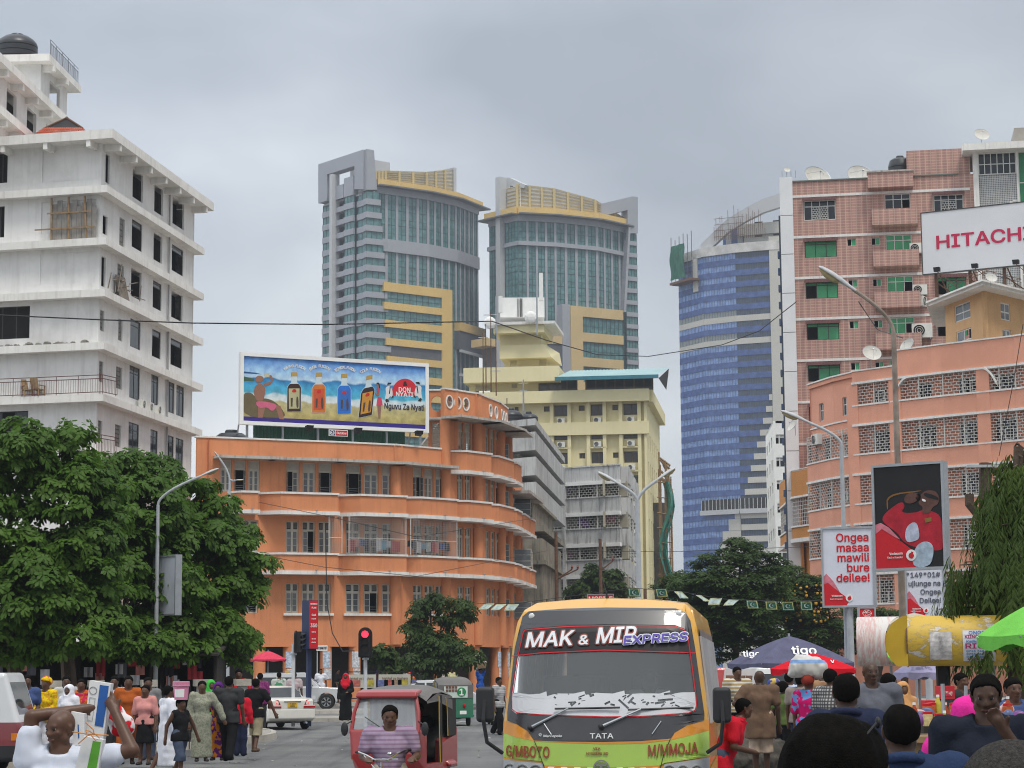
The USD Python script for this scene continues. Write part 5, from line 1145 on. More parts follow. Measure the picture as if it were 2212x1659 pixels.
for k in range(5):
 zz1,zz0=zb-k*3.2,zb-k*3.2-2.9
 bk=sub(kt,'glass_block_wall');m=M();nx,nz=22,20;dx,dz=(sx[2]-sx[1])/nx,(zz1-zz0)/nz
 kpart('blocks',M().box(sx[1]+.003,sx[2]-.003,-.2,.2,zz0,zz1),mat('glass_block',(0.22,0.23,0.24),0.35),bk)
 for i in range(1,nx):m.box(sx[1]+i*dx-.012,sx[1]+i*dx+.012,-.222,-.202,zz0,zz1)
 for i in range(1,nz):m.box(sx[1],sx[2],-.221,-.203,zz0+i*dz-.012,zz0+i*dz+.012)
 kpart('joints',m,TRIM,bk)
 for i in range(7):kpart('stair_step',M().box(sx[1]+(sx[2]-sx[1])*(.38+.1*i)*.9,sx[2]-.003,-.3,-.23,zz0-.3+i*.1,zz0+.1+i*.12),TRIM)
aluwin(kt,KL,sx[3],sx[4]+3,3,zt,-.35,3,0,ALUW,mat('green_panel',(0.03,0.17,0.08),0.4),t=.08,rows=16,name='green_curtain_wall')
kpart('roof_room',M().box(KF.at(*S4(750,250),3)[0],sx[4]+4,3,8,KF.at(*S4(600,335),-.5)[1],KF.at(*S4(780,205),3)[1]),mat('raw_grey_block',(0.3,0.28,0.25),0.9,0.15,1))
for(x,y,k,lb) in((945,855,1,'air conditioner beside the second floor green window of the brick tower'),(965,1132,2,'air conditioner with dark fan beside the third row of green windows'),(980,1405,3,'large white air conditioner right above the salmon roof edge'),(985,1210,2,'small side-on air conditioner under another on the brick tower')):
 s,z=kq(x,y,-.3);p=KF.world(s,-.3,z);ac(lb,p,KF.ang+(1.2 if 'side-on' in lb else 0),1.9 if k==3 else 1.35)
DISH=mat('pale_dish',(0.52,0.51,0.47),0.6,0.08,2,grime=0.3,streakcol=(0.3,0.27,0.2))
def dish_parts(t,R=1.0):
 pr_=[(R*math.sin(a),R*.32*(math.sin(a))**2) for a in np.linspace(0.02,PI/2,10)]
 T=trimesh.transformations.rotation_matrix(math.radians(58),[1,0,0])
 d=M().lathe(pr_,32).lathe([(x,z-.012) for x,z in pr_],32)
 part(t,'reflector',M().add(d.tm(),T),DISH,40)
 rim=M();th=np.linspace(0,2*PI,33);rim.tube([(R*math.cos(a),R*math.sin(a),R*.32) for a in th],.018,5,False);part(t,'rim',M().add(rim.tm(),T),STEEL)
 ar=M()
 for a in(0.6,2.7,4.7):ar.bar((R*.8*math.cos(a),R*.8*math.sin(a),R*.2),(0,0,R*.85),.012)
 ar.add(trimesh.creation.cylinder(.05,.16),trans(0,0,R*.85));part(t,'feed_arm',M().add(ar.tm(),T),STEEL)
 part(t,'mast',M().tube([(0,.12,-R*1.25),(0,.1,0)],.045,8),STEEL)
dish0=None
def dish(label,c,R,rz=0.0,group=None):
 global dish0
 if dish0 is None:
  dish0=thing('satellite_dish',label,'satellite dish',c,rz,group,scale=(R,R,R));dish_parts(dish0);return dish0
 return clone(dish0,label,c,rz,group,(R,R,R))
for u,v,y,R,rz,lb in((1763,388,172,1.15,.35,'left of two pale dishes half hidden behind the brick tower parapet'),(1857,386,172,1.15,.2,'right of two pale dishes half hidden behind the brick tower parapet'),(2120,294,165,.62,.1,'white dish on top of the stair tower at the upper right'),(1882,766,146,.66,.15,'big white dish on the salmon roof beside the rusty lamp post'),(1962,748,150,.58,-.9,'brownish dish turned away on the salmon roof behind the rusty lamp post'),(2140,602,139,.40,.2,'small grey dish under the big white billboard'),(1716,920,150,.55,-1.2,'dark dish seen edge-on at the left end of the salmon balconies'),(1700,368,165,.26,.1,'tiny white dish on top of the white panelled column')):
 p=P(u,v,y);dish(lb,p,R,rz)
p=P(1945,380,166);tank('black tank on the brick tower roof before the penthouse',(p[0],p[1],zpar-.2),.95,2.3)
p=P(1970,380,168);tank('second black tank tucked against the brick tower penthouse',(p[0],p[1],zpar-.2),.8,2.2)
SAL=mat('salmon_plaster',(0.64,0.30,0.20),0.85,0.06,0.6,bump=0.1,bscale=25,streak=0.12,streakcol=(0.36,0.15,0.1))
SALD=mat('deep_salmon_wall',(0.62,0.27,0.175),0.85,0.07,0.8)
qd=[(1744,154.0),(1795,150.0),(1846,147.2),(1938,144.5),(2042,141.8),(2130,139.8),(2200,138.3),(2345,134.2)]
qp=[(pv(u,d,1000),d) for u,d in qd]
QS=[Face(qp[i],qp[i+1]) for i in range(len(qp)-1)]
sb=W('salmon_building','salmon corner building with white grilled curved balconies, behind the roadside posters','building',(*qp[0],0))
LV=[18.5,15.08,11.65,8.2,4.75];TOPZ=21.45
r=random.Random(31)
for i,F in enumerate(QS):
 zpa=22.35 if i<3 else 23.4
 plain=i<2
 dep=.75
 walls_h=[]
 for k,zs in enumerate(LV):
  ztop_=TOPZ if k==0 else LV[k-1]
  zc=zs+1.5
  if not(plain and k==0):
   fpart(sb,F,'balcony_wall',M().box(-.02,F.L+.03,0,.15,zs+.16,zc-.1),SAL)
   fpart(sb,F,'balcony_cap',M().box(-.03,F.L+.05,-.06,.21,zc-.1,zc),TRIM)
   fpart(sb,F,'slab_edge',M().box(-.03,F.L+.06,-.1,dep-.01,zs,zs+.157),TRIM)
   gl=sub(sb,'grille_panel')
   fpart(gl,F,'grille',grille(F,.02,F.L-.02,.05,zc+.02,ztop_-.02,.19,.40,.017),GRILLE)
   [fpart(gl,F,'post',M().box(c_x-.03,c_x+.03,.01,.09,zc,ztop_),GRILLE) for c_x in(0,F.L*.5)]
   if(i+k)%2==0:
    x=F.L*r.uniform(.55,.7);fpart(gl,F,'hatch',M().box(x,x+.04,-.01,.03,zc+.1,zc+.8).box(x+.56,x+.6,-.01,.03,zc+.1,zc+.8).box(x,x+.6,-.012,.032,zc+.76,zc+.8).box(x,x+.6,-.012,.032,zc+.06,zc+.1),GRILLE)
  y=.35 if plain and k==0 else dep
  zl,zh=zs+.75,ztop_-.35
  if plain and k==0:
   hs=[(F.L*.38,F.L*.38+.75,zs+1.0,zs+2.3)]
   walls(sb,F,-.02,F.L+.02,zs-.3,ztop_+1,hs,.35,.25,SAL)
   aluwin(sb,F,*hs[0],.45,2,.4,ALUW,GLASSD,t=.06)
   fpart(sb,F,'string_course',M().box(-.02,F.L+.02,.28,.349,zs+.55,zs+.65),TRIM)
  else:
   nW=max(1,int(F.L/2.6));hs=[]
   for j in range(nW):
    c=F.L*(j+.5)/nW;w=r.choice([.55,.75,.8]);hs.append((c-w,c+w,zl,zh))
   walls(sb,F,-.1,F.L+.1,zs,ztop_,hs,dep,.2,SALD)
   for h in hs:aluwin(sb,F,*h,dep+.05,3,.0,ALUW,GLASSD,openc=(r.randrange(3),) if r.random()<.3 else(),t=.06,rows=1)
 fpart(sb,F,'parapet',M().box(-.03,F.L+.03,.0 if not plain else .2,.4,TOPZ+(.15 if not plain else .6),zpa),SAL)
 fpart(sb,F,'parapet_cap',M().box(-.05,F.L+.06,-.06 if not plain else .12,.5,zpa,zpa+.1),TRIM)
 if not plain:fpart(sb,F,'eave_edge',M().box(-.03,F.L+.05,-.1,dep,TOPZ,TOPZ+.147),TRIM)
for F,x0,x1 in((QS[3],F.L*0+.1,QS[3].L),(QS[4],0.0,QS[4].L*.75)):
 pass
a=QS[3]
def swept(F,x0,x1,side):
 t=np.linspace(0,1,9);s=[(x0+(x1-x0)*q_,TOPZ+.15-(1-q_)**2*1.1 if side<0 else TOPZ+.15-q_**2*1.1) for q_ in t]
 m=M()
 for(xa,za),(xb,zb) in zip(s[:-1],s[1:]):m.hexa([(xa,-.14,za-.16),(xb,-.14,zb-.16),(xb,.3,zb-.16),(xa,.3,za-.16)],[(xa,-.14,za),(xb,-.14,zb),(xb,.3,zb),(xa,.3,za)])
 fpart(sb,F,'swept_fascia',m,TRIM)
for F in(QS[2],QS[3],QS[5]):fpart(sb,F,'pier',M().box(-.5,.45,-.04,dep+.1,4.8,TOPZ-.003),SAL)
swept(QS[3],0.0,1.2,-1);swept(QS[5],0.0,1.0,1)
bk=[(p[0]+1.5*f.n[0],p[1]+1.5*f.n[1]) for p,f in zip(qp,QS+[QS[-1]])]
fp=Polygon(bk+[(bk[-1][0]+8,bk[-1][1]+14),(bk[0][0]+9,bk[0][1]+12)]).buffer(0)
for z in[TOPZ]+LV:wpart(sb,'floor',M().slab(fp,z+.02,z+.15),DARK if z<20 else SOFFIT)
wpart(sb,'inner_wall',M().slab(fp.buffer(-3).difference(fp.buffer(-3.2)),0,TOPZ),DARK)
wpart(sb,'ground_wall',M().slab(fp.difference(fp.buffer(-.3)),0,4.7),SALD)
e0=Face((qp[0][0]+2.2,qp[0][1]+12),qp[0]);fpart(sb,e0,'wall',M().box(0,e0.L,.3,.6,0,22.3),SAL)
s,z=QS[0].at(*S1(365,727),.1);ac('weathered air conditioner on the salmon wall above the left grilles',QS[0].world(s,-.15,z),QS[0].ang,1.3)
s,z=QS[0].at(*S1(470,1075),.8);ac('old air conditioner inside the lower left grilles of the salmon building',QS[1].world(.6,.9,13.9),QS[0].ang,1.2)
for(u,v,c) in((1850,1085,5),(1862,1090,1),(1838,1000,7)):
 for F in QS:
  s,z=F.at(u,v,.5)
  if 0<=s<F.L:fpart(sb,F,'hanging_cloth',M().grid([[(s+.09*i,.5+.03*math.sin(i*2),z-.25*j) for i in range(5)] for j in range(4)]),mat(f'washing_{c}',cloth_cols[c],0.9));break
TAN=mat('tan_plaster',(0.50,0.31,0.15),0.85,0.1,0.5,streak=0.3,streakcol=(0.36,0.18,0.08))
ta,tm,te=(pv(2042,148,690),148.0),(pv(2128,142,690),142.0),(pv(2215,146,690),146.0)
TA,TB=Face(ta,tm),Face(tm,te)
tn=W('rooftop_house','tan rooftop house with a flat projecting slab roof on the salmon building','building',(*ta,22))
tz=TA.at(2090,642)[1]
h1=TA.rect(2062,655,2096,692);h2=TB.rect(2162,655,2182,692)
h3=TA.rect(2066,712,2098,737);h4=TB.rect(2166,712,2184,735)
walls(tn,TA,0,TA.L,21.5,tz,[h1,h3],0,.2,TAN);walls(tn,TB,0.02,TB.L,21.5,tz,[h2,h4],0,.2,TAN)
for F,h in((TA,h1),(TA,h3),(TB,h2),(TB,h4)):aluwin(tn,F,*h,.05,2,.0,ALUW,GLASSL,t=.08,rows=2 if h[3]-h[2]>1 else 1,openc=(1,) if h is h3 else())
tp=Polygon([ta,tm,te,(te[0]+2,te[1]+8),(ta[0]+2,ta[1]+8)])
wpart(tn,'slab_roof',M().slab(tp.buffer(1.1,join_style=2),tz,tz+.2).slab(tp.buffer(1.3,join_style=2),tz+.2,tz+.32),TRIM)
wpart(tn,'inner_wall',M().slab(tp.buffer(-1.6),21.5,tz-.05),DARK)
railing(tn,TA,[(.3,.2),(TA.L+.2,.2)],tz+.33,1.2,.5,RUST);railing(tn,TB,[(.2,.2),(TB.L,.2)],tz+.33,1.2,.5,RUST)
HF=Face((pv(1992,146,520),146.0),(pv(2300,141.3,520),141.3))
hz0=(HF.at(1996,590)[1]+HF.at(2205,574)[1])/2;hz1=(HF.at(1992,461)[1]+HF.at(2205,438)[1])/2
hb=W('billboard','huge white billboard with red HITACHI lettering above the tan rooftop house','billboard',(*HF.a,tz))
fpart(hb,HF,'board',M().box(0,HF.L,0,.25,hz0,hz1),mat('billboard_white',(0.62,0.63,0.65),0.5,0.03,0.3))
fpart(hb,HF,'edge',M().box(-.06,-.002,-.03,.28,hz0-.06,hz1+.06).box(0,HF.L,-.03,.28,hz1+.002,hz1+.07).box(0,HF.L,-.03,.28,hz0-.07,hz0-.002),ALU)
a,b=HF.at(*S4(177,1090)),HF.at(*S4(800,1040));zz=HF.at(*S4(500,1070))[1];z2=HF.at(*S4(500,975))[1]
hgt=(HF.at(*S4(340,985))[1]-HF.at(*S4(340,1078))[1])
fpart(hb,HF,'lettering',M().text('HITACHI',hgt,a[0],HF.at(*S4(340,1080))[1],-.0,.03,width=(b[0]-a[0])*1.13),mat('crimson_letter',(0.46,0.015,0.07),0.5,0.03))
fr_m=M()
for x in np.arange(.8,HF.L,2.4):fr_m.box(x-.1,x+.1,.3,.5,tz+.3,hz1-.2).bar((x,.4,hz0+.5),(x+.3,3.0,tz+.3),.06).bar((x,.35,hz0-.6),(x+1.1,1.6,tz+.4),.05)
fpart(hb,HF,'steel_frame',fr_m,RUST)
for x in(181,460,763):
 s,z=HF.at(*S4(x,1250-(x-181)*.095),-1.2);fl=sub(hb,'floodlight')
 fpart(fl,HF,'lamp_body',M().hexa([(s-.2,-1.35,z-.16),(s+.2,-1.35,z-.16),(s+.2,-1.05,z-.14),(s-.2,-1.05,z-.14)],[(s-.22,-1.4,z+.14),(s+.22,-1.4,z+.14),(s+.22,-1.1,z+.12),(s-.22,-1.1,z+.12)]),BLACK)
 fpart(fl,HF,'lamp_arm',M().bar((s,-1.2,z-.15),(s+.5,.3,z-.7),.03),RUST)
ORB=mat('ochre_orange_plaster',(0.46,0.20,0.055),0.85,0.08,0.6)
na,nm,ne=(pv(1684,176,1100),176.0),(pv(1712,164,1100),164.0),(pv(1752,161,1100),161.0)
NA,NF=Face(na,nm),Face(nm,ne)
nh=W('orange_house','small ochre orange house with a curved top and caged balcony beside the salmon building','building',(*nm,0))
nz=[NF.at(1730,v)[1] for v in(1030,1070,1138,1162,1195)]
for F in(NA,NF):
 walls(nh,F,0,F.L,0,nz[1],[],1.0 if F is NF else .6,.2,ORB)
 fpart(nh,F,'upper_wall',M().box(0,F.L,0,.2,nz[1],nz[0]+.6),ORB)
 fpart(nh,F,'balcony_wall',M().box(0,F.L,0,.2,nz[3],nz[2]),ORB);fpart(nh,F,'balcony_slab',M().box(-.1,F.L+.02,-.12,.96,nz[3]-.3,nz[3]-.003),TRIM)
 fpart(nh,F,'trim',M().box(-.05,F.L,-.08,.3,nz[1]-.15,nz[1]-.003).box(-.05,F.L,-.08,.3,nz[2]+.003,nz[2]+.13),TRIM)
 fpart(nh,F,'caged_window',mesh_screen(F,.05,F.L-.02,.08,nz[2]+.14,nz[1]-.16,.3,.018),GRILLE,kind='stuff')
 fpart(nh,F,'lower_slab',M().box(-.4,F.L,-.9,.59,nz[4]-2.2,nz[4]-2.0),TRIM)
wpart(nh,'roof',M().slab(Polygon([na,nm,ne,(ne[0]+2,ne[1]+10),(na[0]+2,na[1]+6)]),nz[0]+.5,nz[0]+.65),TRIM)
def leafmat(name,dark,mid,light,trans=0.3):
 return rawmat(name,{'g':('geometry',{}),'r':('rgb_ramp',{'ramp':[(0.0,dark),(0.55,mid),(0.9,light),(1.0,tuple(1.25*np.array(light)))]}),'n':('noise_texture',{'scale':0.55,'detail':2.0}),'rn':('rgb_ramp',{'ramp':[(0.35,(0.72,0.76,0.72)),(0.65,(1.2,1.15,1.1))]}),'mu':('mix',{'mix_type':'multiply','fac':1.0}),'p':('principled_bsdf',{'roughness':0.55,'specular_ior_level':0.22}),'t':('translucent_bsdf',{}),'m':('mix_closure',{'fac':trans})},[('g.random_per_island','r.fac'),('g.position','n.vector'),('n.fac','rn.fac'),('r.color','mu.color1'),('rn.color','mu.color2'),('mu.color','p.base_color'),('mu.color','t.color'),('p.BSDF','m.closure1'),('t.BSDF','m.closure2')],'m.closure')
LEAF1=leafmat('broad_leaf',(0.07,0.145,0.018),(0.15,0.30,0.034),(0.26,0.44,0.06),.45)
LEAF2=leafmat('fine_leaf',(0.04,0.075,0.015),(0.085,0.155,0.028),(0.15,0.24,0.045),.42)
LEAF3=leafmat('drooping_leaf',(0.06,0.10,0.015),(0.12,0.20,0.028),(0.21,0.30,0.055),.42)
BARK=mat('tree_bark',(0.075,0.055,0.04),0.95,0.3,4,bump=0.6)
def leaf_cloud(pos,nrm,size,rs,n=8,droop=0.5,aspect=0.36,spread=1.0,upness=0.6):
 """Rosettes of folded leaves at pos, each facing a mix of its clump's outward normal and the sky."""
 N=len(pos);up_=nrm*(1-upness)+np.array([0,0,upness])+rs.normal(0,.22,(N,3));up_/=np.linalg.norm(up_,axis=1,keepdims=True)
 ref=rs.normal(0,1,(N,3));a=np.cross(up_,ref);a/=np.linalg.norm(a,axis=1,keepdims=True);b=np.cross(up_,a)
 V=np.zeros((N,n,6,3));L=size*rs.uniform(.7,1.25,(N,n,1))
 ph=(np.arange(n)/n*2*PI)[None]+rs.uniform(-.35,.35,(N,n))
 d=a[:,None]*np.cos(ph)[...,None]+b[:,None]*np.sin(ph)[...,None];s=np.cross(up_[:,None],d);w=L*aspect*.5;z_=np.array([0,0,1.0])
 rise=rs.uniform(.0,.55,(N,n,1))*spread;dr=droop*rs.uniform(.3,1.2,(N,n,1));base=pos[:,None]+d*L*.06
 st=lambda q:base+d*L*q*.96+up_[:,None]*L*rise*(q-.6*q*q)-z_*L*dr*q**2.2
 V[:,:,0]=base;V[:,:,1]=st(.42)+s*w*.72;V[:,:,2]=st(.42)-s*w*.72;V[:,:,3]=st(.76)+s*w;V[:,:,4]=st(.76)-s*w;V[:,:,5]=st(1.0)
 f=np.array([(0,2,1),(1,2,4),(1,4,3),(3,4,5)]);F=(np.arange(N*n)*6)[:,None,None]+f[None]
 return V.reshape(-1,3),F.reshape(-1,3)
def limb(m,a,b,r0,r1,rs,k=5):
 t=np.linspace(0,1,k);p=np.array(a)+(np.array(b)-np.array(a))*t[:,None];p[1:-1]+=rs.normal(0,.022*np.linalg.norm(np.array(b)-a),(k-2,3))*[1,1,.4]
 m.tube(p,np.linspace(r0,r1,k),7)
def tree(label,base,blobs,lm,seed,leaf=.185,dens=15.0,n=7,clump=.5,trunk_r=.16,trunk_h=None,name='broadleaf_tree',droop=.40,aspect=.50,upness=.36,flat=1.0,inner=.35,group=None):
 """blobs: ellipsoids (x, y, z, rx, ry, rz) that make up the crown; leaves sit on many small clumps over them."""
 rs=np.random.RandomState(seed);b0=np.array(base,float)
 t=thing(name,label,'tree',base,group=group)
 tr,P_,N_=M(),[],[]
 zmin=min(b[2]-b[5] for b in blobs);th=trunk_h or max(zmin-b0[2],.8)+.6
 top=np.array([0,0,th]);limb(tr,(0,0,-.1),top,trunk_r*1.25,trunk_r*.8,rs,6)
 for(x,y,z,rx,ry,rz) in blobs:
  c=np.array([x,y,z])-b0;limb(tr,top,c,trunk_r*.6,.04,rs)
  nc=max(6,int(1.9*(rx*ry+rx*rz+ry*rz)*4/3/clump**2))
  for _ in range(nc):
   d=rs.normal(0,1,3);d/=np.linalg.norm(d);k=rs.uniform(.66,1.0)
   cc=c+d*np.array([rx,ry,rz])*k;r=clump*rs.uniform(.6,1.25)
   if rs.rand()<.3:limb(tr,c,cc,.04,.012,rs,4)
   m_=max(5,int(dens*r*r*7));e=rs.normal(0,1,(m_,3));e/=np.linalg.norm(e,axis=1,keepdims=True);e[:,2]=np.where(e[:,2]<-.2,-e[:,2]*.6,e[:,2]);e/=np.linalg.norm(e,axis=1,keepdims=True)
   P_.append(cc+e*np.array([r,r,r*.75*flat])*rs.uniform(.55,1.05,(m_,1)));N_.append(e)
  m_=int(inner*rx*ry*rz*40);e=rs.normal(0,1,(m_,3));e/=np.linalg.norm(e,axis=1,keepdims=True)
  P_.append(c+e*np.array([rx,ry,rz])*rs.uniform(.3,.85,(m_,1)));N_.append(e)
 part(t,'trunk',tr,BARK,40)
 part(t,'crown',leaf_cloud(np.vstack(P_),np.vstack(N_),leaf,rs,n,droop,aspect,1.0,upness),lm)
 return t
def blob(u,v,y,ru,rv,dep=None):
 p=P(u,v,y);k=y/FPX;return(p[0],p[1],p[2],ru*k,(dep or ru)*k,rv*k)
def gx(u,y):return(px(u,y),y,0.1)
tree('tall leafy green tree at the far left edge, behind the minibus',gx(30,52),[blob(20,1000,52,95,85),blob(-10,1160,51.5,110,110),blob(60,1290,51,110,95),blob(20,1385,51,90,50)],LEAF1,1,trunk_r=.2)
tree('tallest leafy green tree in front of the white block, with pointed top shoots',gx(150,53),[blob(135,985,53.5,70,78),blob(150,1110,52.5,100,110),blob(170,1250,52,110,95),blob(150,1360,51.5,95,70)],LEAF1,2,trunk_r=.2)
tree('leafy green tree around the grey street lamp pole',gx(290,57),[blob(255,1045,57,60,70),blob(340,1035,58,55,55),blob(290,1150,57,95,110),blob(365,1160,58,60,95),blob(370,1290,57,60,95),blob(270,1290,56,95,95),blob(300,1390,56,85,55),blob(390,1390,57,60,50)],LEAF1,3,trunk_r=.17)
tree('rightmost leafy green tree overlapping the orange building',gx(470,60),[blob(410,1095,60,52,58),blob(470,1115,60.5,50,48),blob(505,1200,60,62,72),blob(430,1230,59,75,95),blob(508,1300,60,58,78),blob(440,1370,59,85,75),blob(495,1395,60,50,45)],LEAF1,4,trunk_r=.17)
tree('green tree with a loose irregular crown in front of the arcade columns',gx(950,113),[blob(930,1320,113,42,32),blob(985,1330,113.5,36,24),blob(905,1375,113,36,34),blob(950,1405,112.5,52,38),blob(920,1440,112,40,24),blob(1000,1420,112,30,26)],LEAF2,5,leaf=.3,dens=5,n=7,clump=.6,trunk_r=.14,aspect=.4)
tree('small dark bush with yellowish blades beside the red traffic light',gx(825,121),[blob(818,1415,121,28,24),blob(850,1440,121,26,26)],LEAF2,6,leaf=.32,dens=5,n=7,clump=.5,trunk_r=.07,name='bush')
def layered(u0,y,spec,seed,label,lm=LEAF2):
 bl=[blob(u,v,y+dy,ru*1.12,rv*1.2,ru*.9) for u,v,ru,rv,dy in spec]
 return tree(label,gx(u0,y),bl,lm,seed,leaf=.30,dens=5.5,n=7,clump=.62,trunk_r=.22,droop=.25,aspect=.34,upness=.75,flat=.6,inner=.5)
layered(1590,112,[(1600,1195,42,22,1),(1560,1220,55,20,0),(1640,1225,50,22,1),(1545,1262,75,24,-1),(1625,1270,75,26,0),(1590,1310,90,30,-1),(1570,1355,85,32,-1),(1620,1390,70,36,0)],11,'dark green tree with tiered spreading branches before the blue tower')
layered(1470,118,[(1462,1262,40,26,0),(1480,1300,45,26,-1),(1455,1335,45,22,0),(1500,1340,50,32,0),(1520,1395,50,38,-1)],12,'dark green tree just right of the yellow hotel, left of the tiered tree')
layered(1705,124,[(1700,1262,52,30,0),(1745,1275,45,36,1),(1690,1310,55,34,-1),(1750,1330,55,40,0),(1700,1370,60,44,0),(1780,1380,60,44,0)],13,'broad dark tree flecked with yellow flowers behind the white roadside poster')
layered(1900,130,[(1850,1360,60,45,0),(1930,1370,60,50,0),(2010,1365,60,50,0),(2090,1375,60,50,0)],14,'row of dark foliage behind the yellow kiosk awning')
tree('dark tree standing in front of the grey flats above the bus',gx(1295,178),[blob(1292,1250,178,32,26),blob(1270,1290,178,36,26),blob(1325,1280,178,34,24),blob(1300,1325,178,55,32)],LEAF2,15,leaf=.42,dens=3.2,n=7,clump=.85,trunk_r=.2)
ylw=M();rs=np.random.RandomState(8)
for k in range(70):
 u,v=rs.uniform(1660,1790),rs.uniform(1262,1345);p=P(u,v,122.3);ylw.add(trimesh.creation.icosphere(0,rs.uniform(.05,.11)),trans(*p))
solo('yellow_blossom',ylw,mat('yellow_blossom_petal',(0.40,0.22,0.02),0.7),'yellow blossom dotting the broad dark tree','blossom',kind='stuff')
def droopy(label,base,u0,v0,hgt,y,seed):
 rs=np.random.RandomState(seed);b0=np.array(base);t=thing('weeping_tree',label,'tree',base);tr=M()
 top=P(u0,v0,y)-b0;tr.tube([(0,0,-.1),(0.02,0,top[2]*.5),top],[.16,.13,.07],8)
 n=760;Vs,Fs,k=[],[],0
 f=np.array([(0,3,1),(0,2,3),(1,3,4),(3,2,4)])
 for i in range(n):
  if i%9==0:s=rs.rand()**.8;z_=top[2]-s*hgt*y/FPX;R_c=(.10+1.08*s**.9)*rs.uniform(.5,1.05);p_c=rs.uniform(0,2*PI)
  z=z_+rs.normal(0,.07);R=max(R_c+rs.normal(0,.09),.05);ph=p_c+rs.normal(0,.09/max(R,.2))
  d=np.array([math.cos(ph),math.sin(ph),0]);st=np.array([top[0]*(z/top[2]),top[1]*(z/top[2]),z])+d*R
  if i%9==0:limb(tr,st-d*R*.9+[0,0,.1],st+[0,0,.05],.02,.008,rs,3)
  L=rs.uniform(.3,.7);m_=8;q=np.linspace(0,1,m_)
  pts=st+d*(L*.38*np.sqrt(q))[:,None]-np.array([0,0,1])*(L*(q**1.4))[:,None]
  side=np.cross(d,[0,0,1])
  for j in range(1,m_):
   for sg in(-1,1):
    ll=rs.uniform(.12,.24);dr=side*sg*.45+d*.15-np.array([0,0,.95]);dr=dr/np.linalg.norm(dr)+rs.normal(0,.12,3)
    w=np.cross(dr,d)*.022;b=pts[j];md=b+dr*ll*.5
    Vs.append([b,md+w,md-w,md+d*.008,b+dr*ll]);Fs.append(f+5*k);k+=1
 part(t,'trunk',tr,BARK,40);part(t,'crown',(np.array(Vs).reshape(-1,3),np.vstack(Fs)),LEAF3);return t
droopy('weeping tree with long hanging leaves at the right edge behind the green parasol',(px(2195,31),31,0.1),2200,965,400,31,3)
droopy('second weeping tree cut off by the right edge of the picture',(px(2240,34),34,0.1),2262,1010,360,34,5)
tk_=thing('lopped_trunk','dark lopped tree trunk with a wooden crossbar beside the weeping trees','tree trunk',(px(2129,34),34,0.1));c=P(2129,1000,34)-np.array([px(2129,34),34,0.1])
part(tk_,'trunk',M().tube([(0,0,0),(.03,0,3),(c[0],0,c[2])],[.16,.12,.10],9),BARK,40);part(tk_,'crossbar',M().box(c[0]-.32,c[0]+.5,-.12,-.05,c[2]-.08,c[2]-.04),POLE);part(tk_,'lopped_branch',M().tube([(c[0]-.1,0,c[2]-.9),(c[0]-.28,0,c[2]-.65),(c[0]-.28,0,c[2]-.5)],[.07,.08,.075],8).tube([(c[0],0,c[2]-.05),(c[0]+.22,0,c[2]-.2),(c[0]+.3,0,c[2]-.5)],[.05,.04,.03],6),BARK)
def hull(pts,r,n=16):
 """A rounded solid: the hull of spheres of radius r at the points."""
 s=m3.Manifold.sphere(r,n)
 return m3.Manifold.batch_hull([s.translate([float(x) for x in p]) for p in pts])
def mbox(x0,x1,y0,y1,z0,z1):return m3.Manifold.cube([x1-x0,y1-y0,z1-z0]).translate([x0,y0,z0])
def vsolid(poly,w):
 return m3.CrossSection([[(float(a),float(b)) for a,b in poly]]).extrude(w).rotate([90,0,90]).translate([-w/2,0,0])
def paint(name,col,coat=.6,rough=.35):return mat(name,col,rough,.05,1.2,spec=.5,coat=coat,grime=.25,streakcol=(.2,.17,.13),space='object')
TYRE=mat('tyre_rubber',(0.018,0.018,0.018),.85,.2,5);RIM=mat('alloy_rim',(0.45,0.46,0.47),.3,.05,3,metal=.8);LAMPR=mat('red_lamp_lens',(0.35,0.01,0.012),.2,.1,6);LAMPW=mat('clear_lamp_lens',(0.55,0.56,0.55),.15,.1,6,spec=.6);LAMPO=mat('amber_lamp_lens',(0.55,0.16,0.01),.2,.1,6)
CARGLASS=glass('car_glass',(0.025,0.028,0.03),.05,dirt=.4);CHROME=mat('chrome',(0.5,0.5,0.5),.15,.03,3,metal=1.0);PLATEY=mat('yellow_plate',(0.55,0.33,0.02),.5,.05);PLBLK=mat('black_plastic',(0.022,0.022,0.024),.55,.1,4)
